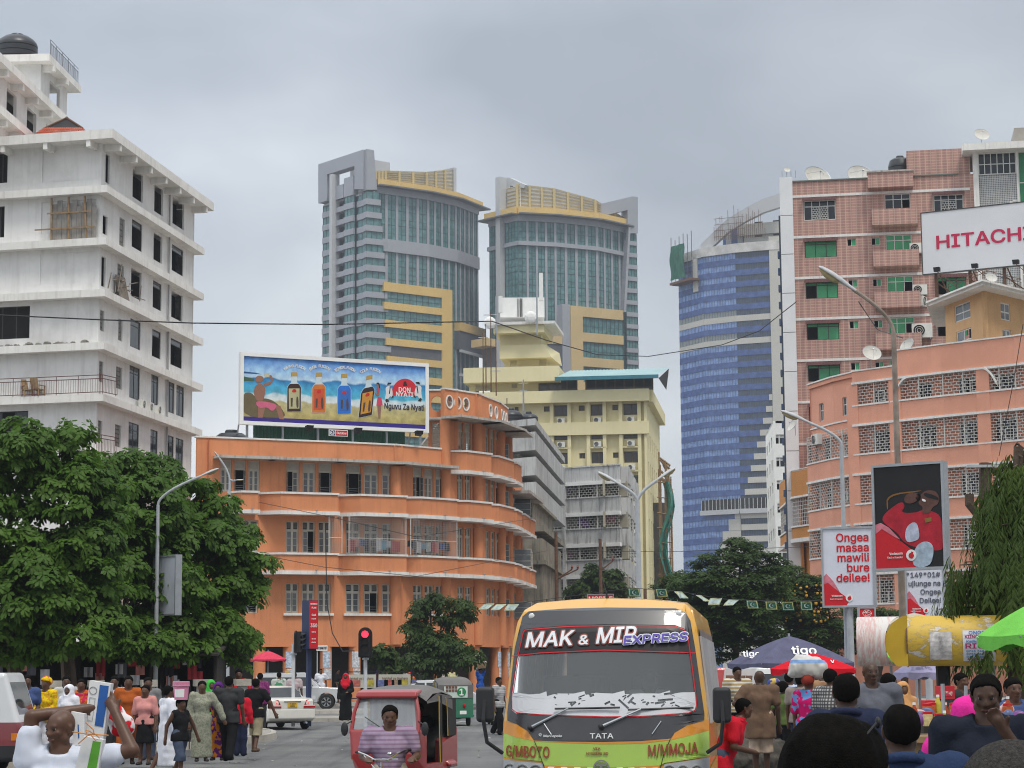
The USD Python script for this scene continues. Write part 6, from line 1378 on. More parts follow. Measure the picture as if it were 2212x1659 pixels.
def wheel(root,x,y,r,w,spokes=5,side=1):
 wh=sub(root,'wheel');T=trans(x,y,r)@trimesh.transformations.rotation_matrix(PI/2,[0,1,0])
 pr_=[(r*.62,-w/2),(r*.9,-w/2),(r,-w*.32),(r,w*.32),(r*.9,w/2),(r*.62,w/2)]
 part(wh,'tyre',M().add(M().lathe(pr_,28).tm(),T),TYRE,40)
 m=M().add(M().lathe([(r*.64,-w*.45),(r*.6,w*.1),(r*.1,w*.12),(.005,w*.12)],24).tm(),T) if side>0 else M().add(M().lathe([(r*.64,w*.45),(r*.6,-w*.1),(r*.1,-w*.12),(.005,-w*.12)],24).tm(),T)
 part(wh,'rim_back',m,PLBLK);sp=M()
 for k in range(spokes):
  a=k*2*PI/spokes;sx=x+side*w*.3;sp.hexa([(sx-.02,y+math.cos(a-.2)*r*.1,r+math.sin(a-.2)*r*.1),(sx+.02,y+math.cos(a-.2)*r*.1,r+math.sin(a-.2)*r*.1),(sx+.02,y+math.cos(a+.2)*r*.1,r+math.sin(a+.2)*r*.1),(sx-.02,y+math.cos(a+.2)*r*.1,r+math.sin(a+.2)*r*.1)],[(sx-.02,y+math.cos(a-.22)*r*.6,r+math.sin(a-.22)*r*.6),(sx+.02,y+math.cos(a-.22)*r*.6,r+math.sin(a-.22)*r*.6),(sx+.02,y+math.cos(a+.22)*r*.6,r+math.sin(a+.22)*r*.6),(sx-.02,y+math.cos(a+.22)*r*.6,r+math.sin(a+.22)*r*.6)])
 ring=M().add(M().lathe([(r*.58,-.02),(r*.66,-.02),(r*.66,.02),(r*.58,.02),(r*.58,-.02)],28).tm(),trans(x+side*w*.3,y,r)@trimesh.transformations.rotation_matrix(PI/2,[0,1,0]))
 part(wh,'rim',sp.add(ring.tm()),RIM)
def carbody(root,L,Wd,zb,belt,body,cabin,wheels,wr,mtl,win,r=.09):
 """body, cabin: side profiles as lists of (y, z, half width); win: list of (y0, y1) side windows; returns the cabin solid."""
 bs=hull([(s*(w-r),y,z) for y,z,w in body for s in(-1,1)],r) if not isinstance(body[0],list) else sum((hull([(s*(w-r),y,z) for y,z,w in b for s in(-1,1)],r) for b in body[1:]),hull([(s*(w-r),y,z) for y,z,w in body[0] for s in(-1,1)],r))
 for y in wheels:
  bs=bs-m3.Manifold.cylinder(Wd*2,wr*1.17,wr*1.17,32).rotate([0,90,0]).translate([-Wd,y,wr])
 rc=.06;cs=hull([(s*(w-rc),y,z) for y,z,w in cabin for s in(-1,1)],rc)
 part(root,'body',bs+cs,mtl,35)
 return bs,cs
def glaze(root,cs,name,cutter,grow=.006,mt=None):
 g=cs.scale([1+grow*1.2,1+grow*.4,1+grow*.25])^cutter
 if g.num_tri():part(root,name,g-cs,mt or CARGLASS,35)
def saloon(label,loc,rz,mtl,name='saloon_car',tail=True):
 c=thing(name,label,'car',loc,rz);L,w=4.65,.87
 body=[[(.12,.42,w-.06),(.10,.95,w-.1),(.5,1.0,w-.02),(.9,.30,w),(2.0,.92,w),(3.3,.93,w),(3.4,.25,w),(.2,.38,w-.04)],[(3.2,.92,w-.02),(4.3,.78,w-.1),(4.55,.6,w-.12),(4.5,.3,w-.1),(3.0,.25,w)]]
 cabin=[(.72,.96,.72),(1.5,1.40,.56),(2.45,1.42,.57),(3.45,.92,.74),(.7,.9,.74)]
 bs,cs=carbody(c,L,w,.2,.9,body,cabin,(.95,3.7),.32,mtl,None)
 prof=lambda ps:vsolid(ps,3)
 glaze(c,cs,'rear_window',prof([(.5,1.02),(.86,1.01),(1.50,1.36),(1.30,1.5),(.5,1.2)])^mbox(-.60,.60,0,5,0,2));glaze(c,cs,'windscreen',prof([(2.6,1.37),(3.32,1.0),(3.8,1.0),(2.8,1.5)])^mbox(-.62,.62,0,5,0,2))
 for a,b in((1.0,1.85),(1.93,2.85)):glaze(c,cs,'side_window',prof([(a,.98),(b+(.2 if b>2 else 0),.98),(b-(.25 if b>2 else 0),1.34),(a+(.45 if a<1.5 else 0),1.34)]))
 for x in(-w+.05,w-.05):
  for y in(.95,3.7):wheel(c,x-math.copysign(.06,x),y,.32,.2,6,1 if x>0 else-1)
  s=1 if x>0 else-1
  if tail:
   tl=sub(c,'tail_lamp');part(tl,'red_lens',M().hexa([(s*.42,.0,.84),(s*.80,.06,.84),(s*.80,.3,.84),(s*.42,.3,.84)],[(s*.50,.005,1.01),(s*.70,.06,1.03),(s*.76,.3,1.0),(s*.5,.3,1.0)]),LAMPR);part(tl,'white_lens',M().box(s*.42,s*.80,-.005,.3,.80,.838),LAMPW);part(tl,'lower_red_lens',M().box(s*.4,s*.81,-.003,.3,.74,.798),LAMPR)
   part(tl,'brake_light',M().add(trimesh.creation.icosphere(2,.028),trans(s*.56,.0,.9)),mat('lit_brake',(0.9,0.03,0.03),.4,emis=1.6))
  else:part(c,'headlamp',M().hexa([(s*.42,4.5,.58),(s*.76,4.35,.58),(s*.76,4.2,.58),(s*.42,4.3,.58)],[(s*.44,4.5,.72),(s*.78,4.32,.74),(s*.78,4.15,.76),(s*.42,4.3,.76)]),LAMPW)
  part(c,'wing_mirror',M().box(s*(w-.02),s*(w+.16),2.95,3.05,.95,1.08),mtl);part(c,'door_handle',M().box(s*(w-.01),s*(w+.02),1.9,2.1,.8,.83),mtl)
 part(c,'bumper',hull([(s*.76,.08,z) for s in(-1,1) for z in(.42,.66)]+[(s*.82,.5,z) for s in(-1,1) for z in(.42,.66)],.07),mtl,35)
 part(c,'number_plate',M().box(-.17,.17,-.005,.05,.76,.92),PLATEY);part(c,'boot_trim',M().box(-.3,.3,-.01,.06,.945,.97),CHROME);part(c,'plate_characters',M().text('T 219',.055,0,.85,-.006,.003,align='c').text('BXG',.055,0,.775,-.006,.003,align='c'),PLBLK);part(c,'exhaust',M().tube([(.5,-.02,.24),(.5,.3,.24)],.035,8),STEEL)
 return c
g_=G(631,1577);saloon('white saloon car with red tail lamps lit and a yellow plate, beside the rounded kerb',(g_[0],g_[1]+.1,0),math.radians(24),paint('ivory_paint',(0.62,0.61,0.55)))
y_=109.0;saloon('silver saloon car passing behind the green auto rickshaw',(px(838,y_),y_,0),math.radians(-90+4),paint('silver_paint',(0.42,0.43,0.44),.7,.3),tail=False)
y_=111.0
v=thing('estate_car','large silver off-road estate car crossing behind the dark blue sign post','car',(px(545,y_),y_,0),math.radians(-90+3));w=.92;mt_=paint('silver_paint',(0.42,0.43,0.44))
body=[[(.15,.5,w-.08),(.1,1.05,w-.1),(.3,1.12,w),(3.4,1.1,w),(3.5,.42,w),(.3,.42,w)],[(3.3,1.1,w-.06),(4.4,1.02,w-.14),(4.75,.8,w-.16),(4.75,.45,w-.12),(3.3,.42,w)]]
cabin=[(.12,1.1,.8),(.35,1.80,.66),(2.7,1.84,.67),(3.5,1.1,.8),(.12,1.0,.8)]
bs,cs=carbody(v,4.8,w,.4,1.1,body,cabin,(1.0,3.85),.40,mt_,None)
for a,b,sh in((.42,1.28,.1),(1.36,2.2,0),(2.28,3.2,-.42)):glaze(v,cs,'side_window',vsolid([(a,1.18),(b,1.18),(b+min(sh,0),1.66),(a+max(sh,0),1.66)],3))
glaze(v,cs,'windscreen',vsolid([(2.85,1.76),(3.38,1.2),(3.9,1.2),(3.1,1.9)],3)^mbox(-.62,.62,0,5,0,2))
for x in(-w+.1,w-.1):
 s=1 if x>0 else-1
 for yy in(1.0,3.85):wheel(v,x,yy,.40,.26,6,s);part(v,'arch_flare',M().add(M().lathe([(.46,-.05),(.56,-.05),(.56,.05),(.46,.05),(.46,-.05)],32).tm(),trans(s*(w-.01),yy,.42)@trimesh.transformations.rotation_matrix(PI/2,[0,1,0])),mt_) if False else None
 part(v,'wing_mirror',M().box(s*(w-.05),s*(w+.18),3.0,3.12,1.16,1.34),mt_);part(v,'side_step',M().box(s*(w-.12),s*(w+.03),1.6,3.2,.36,.44),PLBLK);part(v,'lower_cladding',M().box(s*(w-.01),s*(w+.02),.2,3.3,.52,.72),mat('pale_cladding_strip',(0.5,0.5,0.5),.5));part(v,'door_handle',M().box(s*w,s*(w+.03),2.0,2.2,1.0,1.04),CHROME);part(v,'headlamp',M().box(s*.5,s*.82,4.55,4.76,.78,.98),LAMPW);part(v,'roof_rail',M().box(s*.6,s*.64,.6,2.5,1.86,1.9),STEEL)
part(v,'spare_wheel_cover',M().add(M().lathe([(.005,-.1),(.34,-.1),(.38,-.04),(.38,.1)],24).tm(),trans(0,.02,1.0)@trimesh.transformations.rotation_matrix(PI/2,[1,0,0])),mt_);part(v,'taxi_light',M().box(-.15,.15,1.7,1.9,1.86,2.0),PLATEY)
def rickshaw(label,loc,rz,col,rear=False):
 t=thing('auto_rickshaw',label,'auto rickshaw',loc,rz);w=.62;c=paint('rick_%d'%int(col[0]*1000),col,.5,.4);CAN=mat('grey_canvas',(0.13,0.125,0.12),.85,.12,2,bump=.2);CANB=mat('black_canvas',(0.03,0.029,0.028),.85,.15,3)
 fr_s=hull([(s*x,y,z) for s in(-1,1) for x,y,z in((.34,.06,.32),(.50,.02,.60),(.54,.10,.95),(.44,.3,.25),(.56,.5,.3),(.56,.5,.95))],.06)
 part(t,'front_cowl',fr_s-mbox(-.5,.5,.25,1,.2,1.2),c,35)
 m=M()
 for s in(-1,1):m.tube([(s*.585,.10,.95),(s*.56,.2,1.3),(s*.50,.28,1.52),(s*.46,.3,1.58)],.035,8)
 m.tube([(-.46,.3,1.58),(0,.27,1.60),(.46,.3,1.58)],.04,8).tube([(-.585,.10,.98),(0,.06,.98),(.585,.10,.98)],.035,8);part(t,'windscreen_frame',m,c,40)
 part(t,'front_visor',hull([(s*.5,y,z) for s in(-1,1) for y,z in((.24,1.60),(.22,1.56),(.5,1.64))],.035),c,35)
 part(t,'windscreen',M().grid([[(-.55+1.1*i/8*(1),.10-.035*math.cos((i/8-.5)*PI)+.2*j/3,.98+.58*j/3) for i in range(9)] for j in range(4)]).xf(lambda p:np.stack([p[:,0]*(1-.15*(p[:,2]-.98)/.58),p[:,1],p[:,2]],1)),pane('rickshaw_windscreen',(.75,.78,.8),.42,(.36,.37,.38)))
 sec=[(.48,1.60),(.9,1.72),(1.5,1.74),(2.2,1.66),(2.45,1.45),(2.52,.95)]
 def arch(y,z,n=13,z0=None):
  return[(w*math.copysign(min(1,abs(a)**.7),a) if True else 0,y,z-.13*abs(a)**3) for a in np.linspace(-1,1,n)]
 part(t,'hood',M().grid([arch(y,z) for y,z in sec]),CAN,40)
 for s in(-1,1):
  part(t,'hood_side',M().grid([[(s*(w+.004),y,z) for y,z in((.5,1.47),(1.2,1.6),(2.2,1.53))],[(s*(w+.012),y,z) for y,z in((.5,1.43),(1.2,1.46),(2.2,1.3))]]),CAN)
  part(t,'rear_curtain',M().grid([[(s*(w+.006),y,z) for y in(1.85,2.1,2.45)] for z in(1.5,1.2,.85)]),CANB)
  part(t,'side_flap',M().grid([[(s*(w+.01*i),1.28+.17*i/2,z) for i in range(3)] for z in(1.56,1.2,.8,.42)]),CANB)
  part(t,'body_side',M().hexa([(s*.5,1.5,.3),(s*w,1.5,.3),(s*w,2.5,.3),(s*.5,2.5,.3)],[(s*.5,1.5,.80),(s*w,1.5,.74),(s*w,2.5,.86),(s*.5,2.5,.86)]),c)
  part(t,'floor_sill',M().box(s*.5,s*w,.5,1.5,.28,.42),c);part(t,'piping',M().tube([(s*(w+.03),1.28,.42),(s*(w+.02),1.26,1.0),(s*(w+.012),1.27,1.55)],.008,5).tube([(s*(w+.014),1.85,.85),(s*(w+.012),1.82,1.3),(s*(w+.008),1.72,1.52)],.008,5),PLATEY)
  wheel(t,s*.5,2.05,.22,.13,5,s);part(t,'indicator',M().box(s*.44,s*.56,.015,.1,.52,.74),LAMPO);part(t,'headlamp',M().add(trimesh.creation.icosphere(2,.085),trans(s*.34,.04,.63)@np.diag([1.1,.5,1,1])),LAMPW);part(t,'mirror',M().add(trimesh.creation.icosphere(2,.09),trans(s*.70,.1,1.02)@np.diag([.7,.45,1.3,1])).bar((s*.58,.12,1.15),(s*.7,.1,1.08),.01),PLBLK)
  part(t,'mudguard',hull([(s*.60,1.85,.40),(s*.60,2.25,.40),(s*.66,1.85,.36),(s*.66,2.25,.36)],.04),c,35)
 wheel(t,0,.25,.22,.12,5,1);part(t,'tail_panel',M().hexa([(-w,2.5,.3),(w,2.5,.3),(w,2.56,.3),(-w,2.56,.3)],[(-w,2.5,.98),(w,2.5,.98),(w,2.56,.98),(-w,2.56,.98)]),c)
 part(t,'seat',hull([(s*.48,y,z) for s in(-1,1) for y,z in((1.6,.55),(2.2,.55),(2.3,1.05))],.07),CANB,35);part(t,'driver_seat',M().box(-.25,.25,.85,1.2,.5,.72),CANB);part(t,'handlebar',M().tube([(-.34,.55,.98),(-.1,.45,.95),(.1,.45,.95),(.34,.55,.98)],.02,6),PLBLK);part(t,'floor',M().box(-.5,.5,.3,2.5,.27,.31),PLBLK)
 part(t,'number_plate',M().box(-.17,.17,.0,.03,.80,.9),PLATEY)
 if rear:
  part(t,'rear_poster',M().box(-.42,.42,2.575,2.585,1.0,1.4),mat('pale_green_poster',(.5,.58,.52),.6));disc=M().add(trimesh.creation.cylinder(.16,.012,sections=28),trans(-.2,2.59,1.2)@trimesh.transformations.rotation_matrix(PI/2,[1,0,0]));part(t,'green_disc',disc,mat('poster_green',(.02,.2,.07),.5))
  nt_=M().text('1',.22,0,1.09,0,.01,align='c');nt_.xf(lambda p:np.stack([-.2-p[:,0],2.598-p[:,1]*0+(p[:,1]+.01)*.3,p[:,2]],1));part(t,'numeral',nt_,WHITE)
  ph_=M()
  for i in range(4):
   for j in range(2):ph_.box(.36-.105*i,.27-.105*i,2.586,2.59,1.2+.12*j,1.3+.12*j)
  part(t,'portrait_photos',ph_,mat('portrait_print',(.16,.08,.06),.6,.5,14),kind='stuff');part(t,'tail_lamp',M().add(trimesh.creation.icosphere(2,.07),trans(-.3,2.57,.72)@np.diag([.8,.5,1.3,1])),LAMPR);part(t,'rear_plate',M().box(-.38,-.14,2.562,2.57,.42,.54),WHITE)
  part(t,'rear_canvas',M().box(-w,w,2.50,2.57,.99,1.45),CAN)
 else:
  part(t,'lace_curtain',M().grid([[(-.42+.84*i/24,.62+.02*math.sin(i*1.9),z) for i in range(25)] for z in(1.0,1.3,1.52)]),mat('lace',(.5,.52,.55),.8));part(t,'dash_paper',M().quad((-.32,.09,1.0),(-.1,.08,1.0),(-.12,.14,1.16),(-.3,.15,1.17)),WHITE);part(t,'wiper',M().bar((.02,.04,1.0),(-.35,.12,1.22),.008),PLBLK)
 return t
q=36.0;rick=rickshaw('red auto rickshaw with a dark canvas hood right behind the cyclist',(px(827,q),q,0),math.radians(-13),(.26,.010,.012))
q=81.5;rickshaw('green auto rickshaw seen from behind, a white poster with the figure 1 on it',(px(972,q),q-2.5,0),math.radians(188),(.012,.14,.075),True)
BY=22.6
bx=lambda x,y:((x-1070)/833,2-(y+.018*(x-1070)-690)/833)
bpoly=lambda pts,b=0.0:(lambda g:g.buffer(b).buffer(-2*b).buffer(b) if b else g)(Polygon([bx(*p) for p in pts]).buffer(0))
def bfront(x,z):
 lean=np.interp(z,[0,.6,1.25,1.5,2.4,2.62,2.80],[.0,0,.04,.10,.42,.56,.95])
 return lean+.10*(x/1.1)**2+.22*np.minimum(np.abs(x)/1.1,1.02)**9
def patch(g,off,size=.14):
 m=M()
 for q in getattr(g,'geoms',[g]):
  if q.is_empty or q.geom_type!='Polygon':continue
  v,f=trimesh.creation.triangulate_polygon(q,engine='earcut');v,f=trimesh.remesh.subdivide_to_size(np.column_stack([v,np.zeros(len(v))]),f,size)[:2]
  m.raw(np.stack([v[:,0],bfront(v[:,0],v[:,1])-off,v[:,1]],1),f[:,::-1])
 return m
def btext(txt,x0,y0,x1,y1,off,shear=0.0,bold=True,dy=0.0):
 (a,z0),(b,z1)=bx(x0,y1),bx(x1,y0);m=M().text(txt,z1-z0,a,z0,0,.006,bold,width=b-a,shear=shear)
 return m.xf(lambda v:np.stack([v[:,0],bfront(v[:,0],v[:,2])-off+v[:,1],v[:,2]+dy*(v[:,0]-a)],1))
bus=thing('bus','yellow and lime green town bus with MAK & MIR EXPRESS across its windscreen','bus',(px(1301,BY),BY,0),-.115)
BYEL=paint('bus_yellow',(.56,.29,.03));BGRN=paint('bus_green',(.33,.50,.07));BORG=paint('bus_orange',(.60,.23,.01));BBLK=mat('bus_black_panel',(.022,.023,.027),.35,.1,2,spec=.5,coat=.3,grime=.3,streakcol=(.12,.11,.1));BWIN=pane('bus_windscreen',(.66,.69,.70),.28,(.20,.21,.21))
out=bpoly([(158,1900),(160,1180),(180,1000),(235,450),(268,280),(330,170),(430,105),(800,70),(1070,60),(1500,72),(1780,100),(1850,165),(1890,330),(1930,700),(1965,1000),(1980,1180),(1985,1900)])
wind=bpoly([(310,370),(335,335),(700,303),(1070,290),(1700,288),(1795,325),(1832,400),(1892,880),(1902,1000),(1885,1062),(1820,1090),(1400,1125),(1070,1132),(500,1122),(280,1108),(222,1070),(215,950),(262,600)])
mask=bpoly([(300,300),(312,232),(370,185),(700,158),(1070,145),(1700,148),(1790,185),(1832,260),(1872,500),(1947,1080),(1945,1132),(1800,1175),(1690,1240),(1655,1292),(1400,1315),(1070,1328),(700,1330),(460,1325),(400,1245),(300,1190),(198,1160),(195,1090),(215,900),(250,520)])
part(bus,'front_shell',patch(out.difference(wind.buffer(-.02)),0,.10),BYEL,60)
part(bus,'black_front_panel',patch(mask.difference(wind.buffer(-.015)),.012,.12),BBLK,60)
part(bus,'windscreen',patch(wind,.006,.16),BWIN,60)
ban=bpoly([(200,590),(500,560),(1070,530),(1900,545),(1900,200),(200,200)]).intersection(wind.buffer(-.02))
part(bus,'windscreen_banner',patch(ban,.016),mat('banner_black',(.02,.016,.017),.4))
part(bus,'banner_border',patch(wind.buffer(-.02).difference(wind.buffer(-.03)),.018).add(patch(LineString([bx(225,590),bx(500,560),bx(1070,530),bx(1870,545)]).buffer(.005),.018).tm()),RED,kind='stuff')
stk=bpoly([(150,935),(290,913),(400,925),(500,920),(558,898),(566,940),(650,915),(800,915),(898,893),(910,925),(1000,905),(1150,910),(1250,883),(1257,915),(1400,905),(1560,905),(1650,878),(1657,910),(1750,893),(1950,888),(1950,1200),(150,1200)]).intersection(wind.buffer(-.03))
r=random.Random(2);worn=unary_union([affinity.rotate(sbox(*(lambda c,w,h:(c[0]-w,c[1]-h,c[0]+w,c[1]+h))(bx(r.uniform(600,1720),r.uniform(915,1015)),r.uniform(.008,.04),r.uniform(.003,.012))),r.uniform(-50,50)) for _ in range(34)]+[affinity.rotate(sbox(*(lambda c,w,h:(c[0]-w,c[1]-h,c[0]+w,c[1]+h))(bx(x,y),w,.011)),an) for x,y,w,an in((1245,1000,.07,-42),(1610,960,.08,4),(1560,985,.05,8),(1330,990,.03,-30),(1640,905,.05,8))])
part(bus,'white_dash_film',patch(stk.difference(worn),.014,.12),mat('dusty_white_film',(.50,.51,.53),.6,.06,2,grime=.2,space='object'))
part(bus,'green_panel',patch(bpoly([(158,1270),(300,1305),(460,1333),(700,1342),(1070,1350),(1400,1340),(1650,1308),(1985,1225),(1985,1442),(1600,1500),(1555,1525),(1150,1545),(980,1545),(548,1540),(530,1502),(159,1480)]),.012),BGRN,60)
part(bus,'orange_corner',patch(bpoly([(160,1165),(300,1193),(400,1250),(458,1331),(300,1304),(158,1269)]),.013),BORG,60);part(bus,'orange_corner',patch(bpoly([(1982,1130),(1800,1177),(1690,1243),(1652,1306),(1985,1224)]),.013),BORG,60)
part(bus,'orange_stripe',patch(bpoly([(460,1326),(700,1331),(1070,1329),(1400,1316),(1655,1293),(1645,1306),(1400,1338),(1070,1348),(700,1340),(462,1334)]),.013),BORG)
part(bus,'lower_orange_panel',patch(bpoly([(548,1541),(980,1546),(1150,1546),(1555,1526),(1530,1700),(570,1700)]),.013),BORG,60)
for i in range(9):
 x=560+115*i if i<4 else 1160+100*(i-4)
 if x>1540:continue
 part(bus,'white_hatch',patch(bpoly([(x+25,1548 if i<4 else 1545),(x+80,1548 if i<4 else 1540),(x+50,1585),(x-5,1585)]),.018),WHITE)
for s,pts in((-1,[(160,1500),(530,1520),(560,1600),(575,1800),(160,1800)]),(1,[(1985,1455),(1600,1510),(1560,1600),(1540,1800),(1985,1800)])):
 part(bus,'lamp_housing',patch(bpoly(pts),.014),mat('silver_housing',(.33,.34,.35),.4),60)
 for k in range(3):
  cx,cy=((230+120*k,1590) if s<0 else(1640+118*k,1575));X,Z=bx(cx,cy);hl=sub(bus,'headlamp')
  part(hl,'lens',M().add(trimesh.creation.icosphere(2,.06),trans(X,bfront(X,Z)-.0,Z)@np.diag([1,.6,1,1])),LAMPW);part(hl,'ring',M().add(M().lathe([(.058,-.02),(.068,-.02),(.068,.03),(.058,.03)],20).tm(),trans(X,bfront(X,Z)-.015,Z)@trimesh.transformations.rotation_matrix(PI/2,[1,0,0])),CHROME)
for X,Z in(bx(400,230),bx(1727,197)):
 y=bfront(X,Z)-.012;part(bus,'marker_lamp',M().add(trimesh.creation.icosphere(2,.033),trans(X,y,Z)@np.diag([1,.5,1,1])),LAMPW)
BRN=mat('banner_outline',(.24,.07,.055),.5);WL=mat('banner_white_letter',(.66,.68,.70),.45)
for t_,x0,y0,x1,y1 in(('MAK',355,375,780,510),('&',835,400,925,482),('MIR',995,330,1345,470)):
 ol=M();[ol.add(btext(t_,x0+11*math.cos(a),y0+11*math.sin(a),x1+11*math.cos(a),y1+11*math.sin(a),.022,.18,True,.04).tm()) for a in np.arange(0,6.2,.7)];part(bus,'lettering_outline',ol,BRN,kind='stuff');part(bus,'lettering',btext(t_,x0,y0,x1,y1,.030,.18,True,.04),WL)
ol=M();[ol.add(btext('EXPRESS',1240+7*math.cos(a),395+7*math.sin(a),1805+7*math.cos(a),478+7*math.sin(a),.036,.15,True,.055).tm()) for a in np.arange(0,6.2,.9)];part(bus,'lettering_outline',ol,WL,kind='stuff');part(bus,'lettering_express',btext('EXPRESS',1240,395,1805,478,.044,.15,True,.055),mat('banner_violet',(.10,.07,.36),.5))
BRT=mat('stencil_brown',(.26,.06,.03),.6)
part(bus,'route_lettering',btext('G/MBOTO',190,1370,595,1470,.02,0,True,-.02),BRT);part(bus,'route_lettering',btext('M/MMOJA',1460,1345,1890,1445,.02,0,True,.055),BRT);part(bus,'route_lettering',btext('VIA',978,1375,1045,1395,.02),BRT);part(bus,'route_lettering',btext('NYERERE RD',920,1415,1112,1438,.02),BRT)
part(bus,'maker_lettering',btext('TATA',952,1252,1158,1298,.02,0),LAMPW);part(bus,'maker_lettering',btext('Marcopolo',540,1272,706,1294,.02,.15),LAMPW)
X,Z=bx(512,1275);part(bus,'maker_star',M().add(M().poly(Polygon([(X+(.022 if k%2==0 else .011)*math.cos(k*PI/8),Z+(.022 if k%2==0 else .011)*math.sin(k*PI/8)) for k in range(16)]).difference(Point(X,Z).buffer(.007)),bfront(X,Z)-.026,bfront(X,Z)-.02).tm()),LAMPW)
X,Z=bx(1050,1552);part(bus,'round_badge',M().poly(Point(X,Z).buffer(.085).difference(Point(X,Z).buffer(.07)).union(sbox(X-.055,Z+.02,X+.055,Z+.04)).union(sbox(X-.014,Z-.07,X+.014,Z+.02)),bfront(X,Z)-.035,bfront(X,Z)-.018),CHROME)
for xa,ya,xb,yb,xc,yc,xd,yd in((420,1215,760,1042,640,1048,1215,1030),(1050,1195,1400,1040,1285,1048,1855,1024)):
 wp=sub(bus,'wiper');p=[(*(lambda q:(q[0],bfront(*q)-.05,q[1]))(bx(x,y)),) for x,y in((xa,ya),(xb,yb),(xc,yc),(xd,yd))]
 part(wp,'arm',M().tube([p[0],p[1]],[.016,.010],6),STEEL);part(wp,'blade',M().tube([p[2],(np.array(p[2])+p[3])/2,p[3]],.011,5),PLBLK);part(wp,'pivot',M().add(trimesh.creation.icosphere(1,.03),trans(*p[0])),PLBLK)
for a,b in(((545,1178),(612,1272)),((1575,1142),(1495,1255))):part(bus,'washer_jet_line',M().bar(*[(*(lambda q:(q[0],bfront(*q)-.03,q[1]))(bx(*q)),) for q in(a,b)],.006),STEEL)
part(bus,'panel_seam',patch(unary_union([LineString([bx(462,1335),bx(520,1480),bx(575,1640)]).buffer(.004),LineString([bx(1650,1300),bx(1590,1440),bx(1540,1640)]).buffer(.004)]),.022),PLBLK,kind='stuff')
ring=np.array(out.exterior.segmentize(.12).coords)[:-1];rings=[]
for y in(None,1.5,3.5,6.9,7.15):
 k=1.0 if y is None else(.985 if y>7 else 1.004);rings.append([(x*k,bfront(x,z) if y is None else y,z if z<2.2 else z*1.0+(.03 if y and y<7 else 0)) for x,z in list(ring)+[ring[0]]])
part(bus,'body_shell',M().grid(rings),BYEL,50)
RB=M();side={s:[(x,z) for x,z in ring if s*x>0] for s in(-1,1)}
def hw(z,s):
 c=sorted((zz,abs(x)) for x,zz in side[s] if .5<zz<2.72);return float(np.interp(z,[q[0] for q in c],[q[1] for q in c]))
for s in(-1,1):
 part(bus,'side_window_band',M().grid([[(s*(hw(z,s)+.012),y,z) for z in(1.42,1.8,2.32)] for y in(.9,2.5,4.5,6.7)]),mat('open_window_dark',(.012,.012,.013),.8))
 fr_=M()
 for y in np.arange(.9,6.8,.72):fr_.hexa([(s*(hw(1.4,s)+.006),y,1.40),(s*(hw(1.4,s)+.03),y,1.40),(s*(hw(1.4,s)+.03),y+.05,1.40),(s*(hw(1.4,s)+.006),y+.05,1.40)],[(s*(hw(2.34,s)+.006),y,2.34),(s*(hw(2.34,s)+.03),y,2.34),(s*(hw(2.34,s)+.03),y+.05,2.34),(s*(hw(2.34,s)+.006),y+.05,2.34)])
 part(bus,'window_bars',fr_,mat('pale_window_bar',(.42,.42,.44),.5),kind='stuff');part(bus,'window_header',M().grid([[(s*(hw(z,s)+.016),y,z) for z in(2.32,2.42)] for y in(.9,6.7)]),mat('bus_grey_brown',(.14,.12,.115),.6));part(bus,'lower_side',M().grid([[(s*(hw(.9,s)+.012),y,z) for z in(.35,.95)] for y in(.5,6.8)]),BGRN)
 X=s*(hw(1.6,s)+.17);Zm=1.62 if s<0 else 1.60;mi=sub(bus,'mirror')
 part(mi,'housing',hull([(X+dx,-.02+dy,Zm+dz) for dx in(-.05,.05) for dy in(0,.06) for dz in(-.13,.15)],.045),PLBLK,40);part(mi,'arm',M().tube([(X,-.05,Zm+.06),(X+s*.01,-.09,Zm-.15),(X-s*.02,-.03,Zm-.38),(s*hw(1.2,s)*.99,.14,1.12)],.022,7),PLBLK)
for x in(-.85,.85):
 for y in(1.3,5.2):wheel(bus,x,y,.40,.24,6,1 if x>0 else-1)
part(bus,'interior_floor',M().box(-1,1,.6,7,.75,.8),PLBLK);part(bus,'rear_wall',M().box(-1,1,6.9,7,.8,2.5),PLBLK);part(bus,'dashboard',hull([(s*.9,y,z) for s in(-1,1) for y,z in((.45,1.15),(.62,1.25),(.7,1.0))],.05),PLBLK,40)
for y in(2.0,2.9,3.8,4.7):
 for x in(-.6,.55):part(bus,'seat',hull([(x+d*.3,yy,z) for d in(-1,1) for yy,z in((y,1.15),(y+.1,1.85))],.06),mat('bus_seat',(.06,.07,.1),.8))
part(bus,'steering_wheel',M().tube([(.55+.2*math.cos(a),.85+.14*math.sin(a),1.42+.14*math.sin(a)) for a in np.linspace(0,2*PI,25)],.016,6,False),PLBLK);part(bus,'yellow_pole',M().tube([(-.75,1.1,.8),(-.75,1.1,2.4)],.02,6),PLATEY);part(bus,'aerial',M().tube([(.0,.9,2.76),(-.01,.9,2.82),(-.06,.95,2.98)],[.02,.008,.003],6),PLBLK)
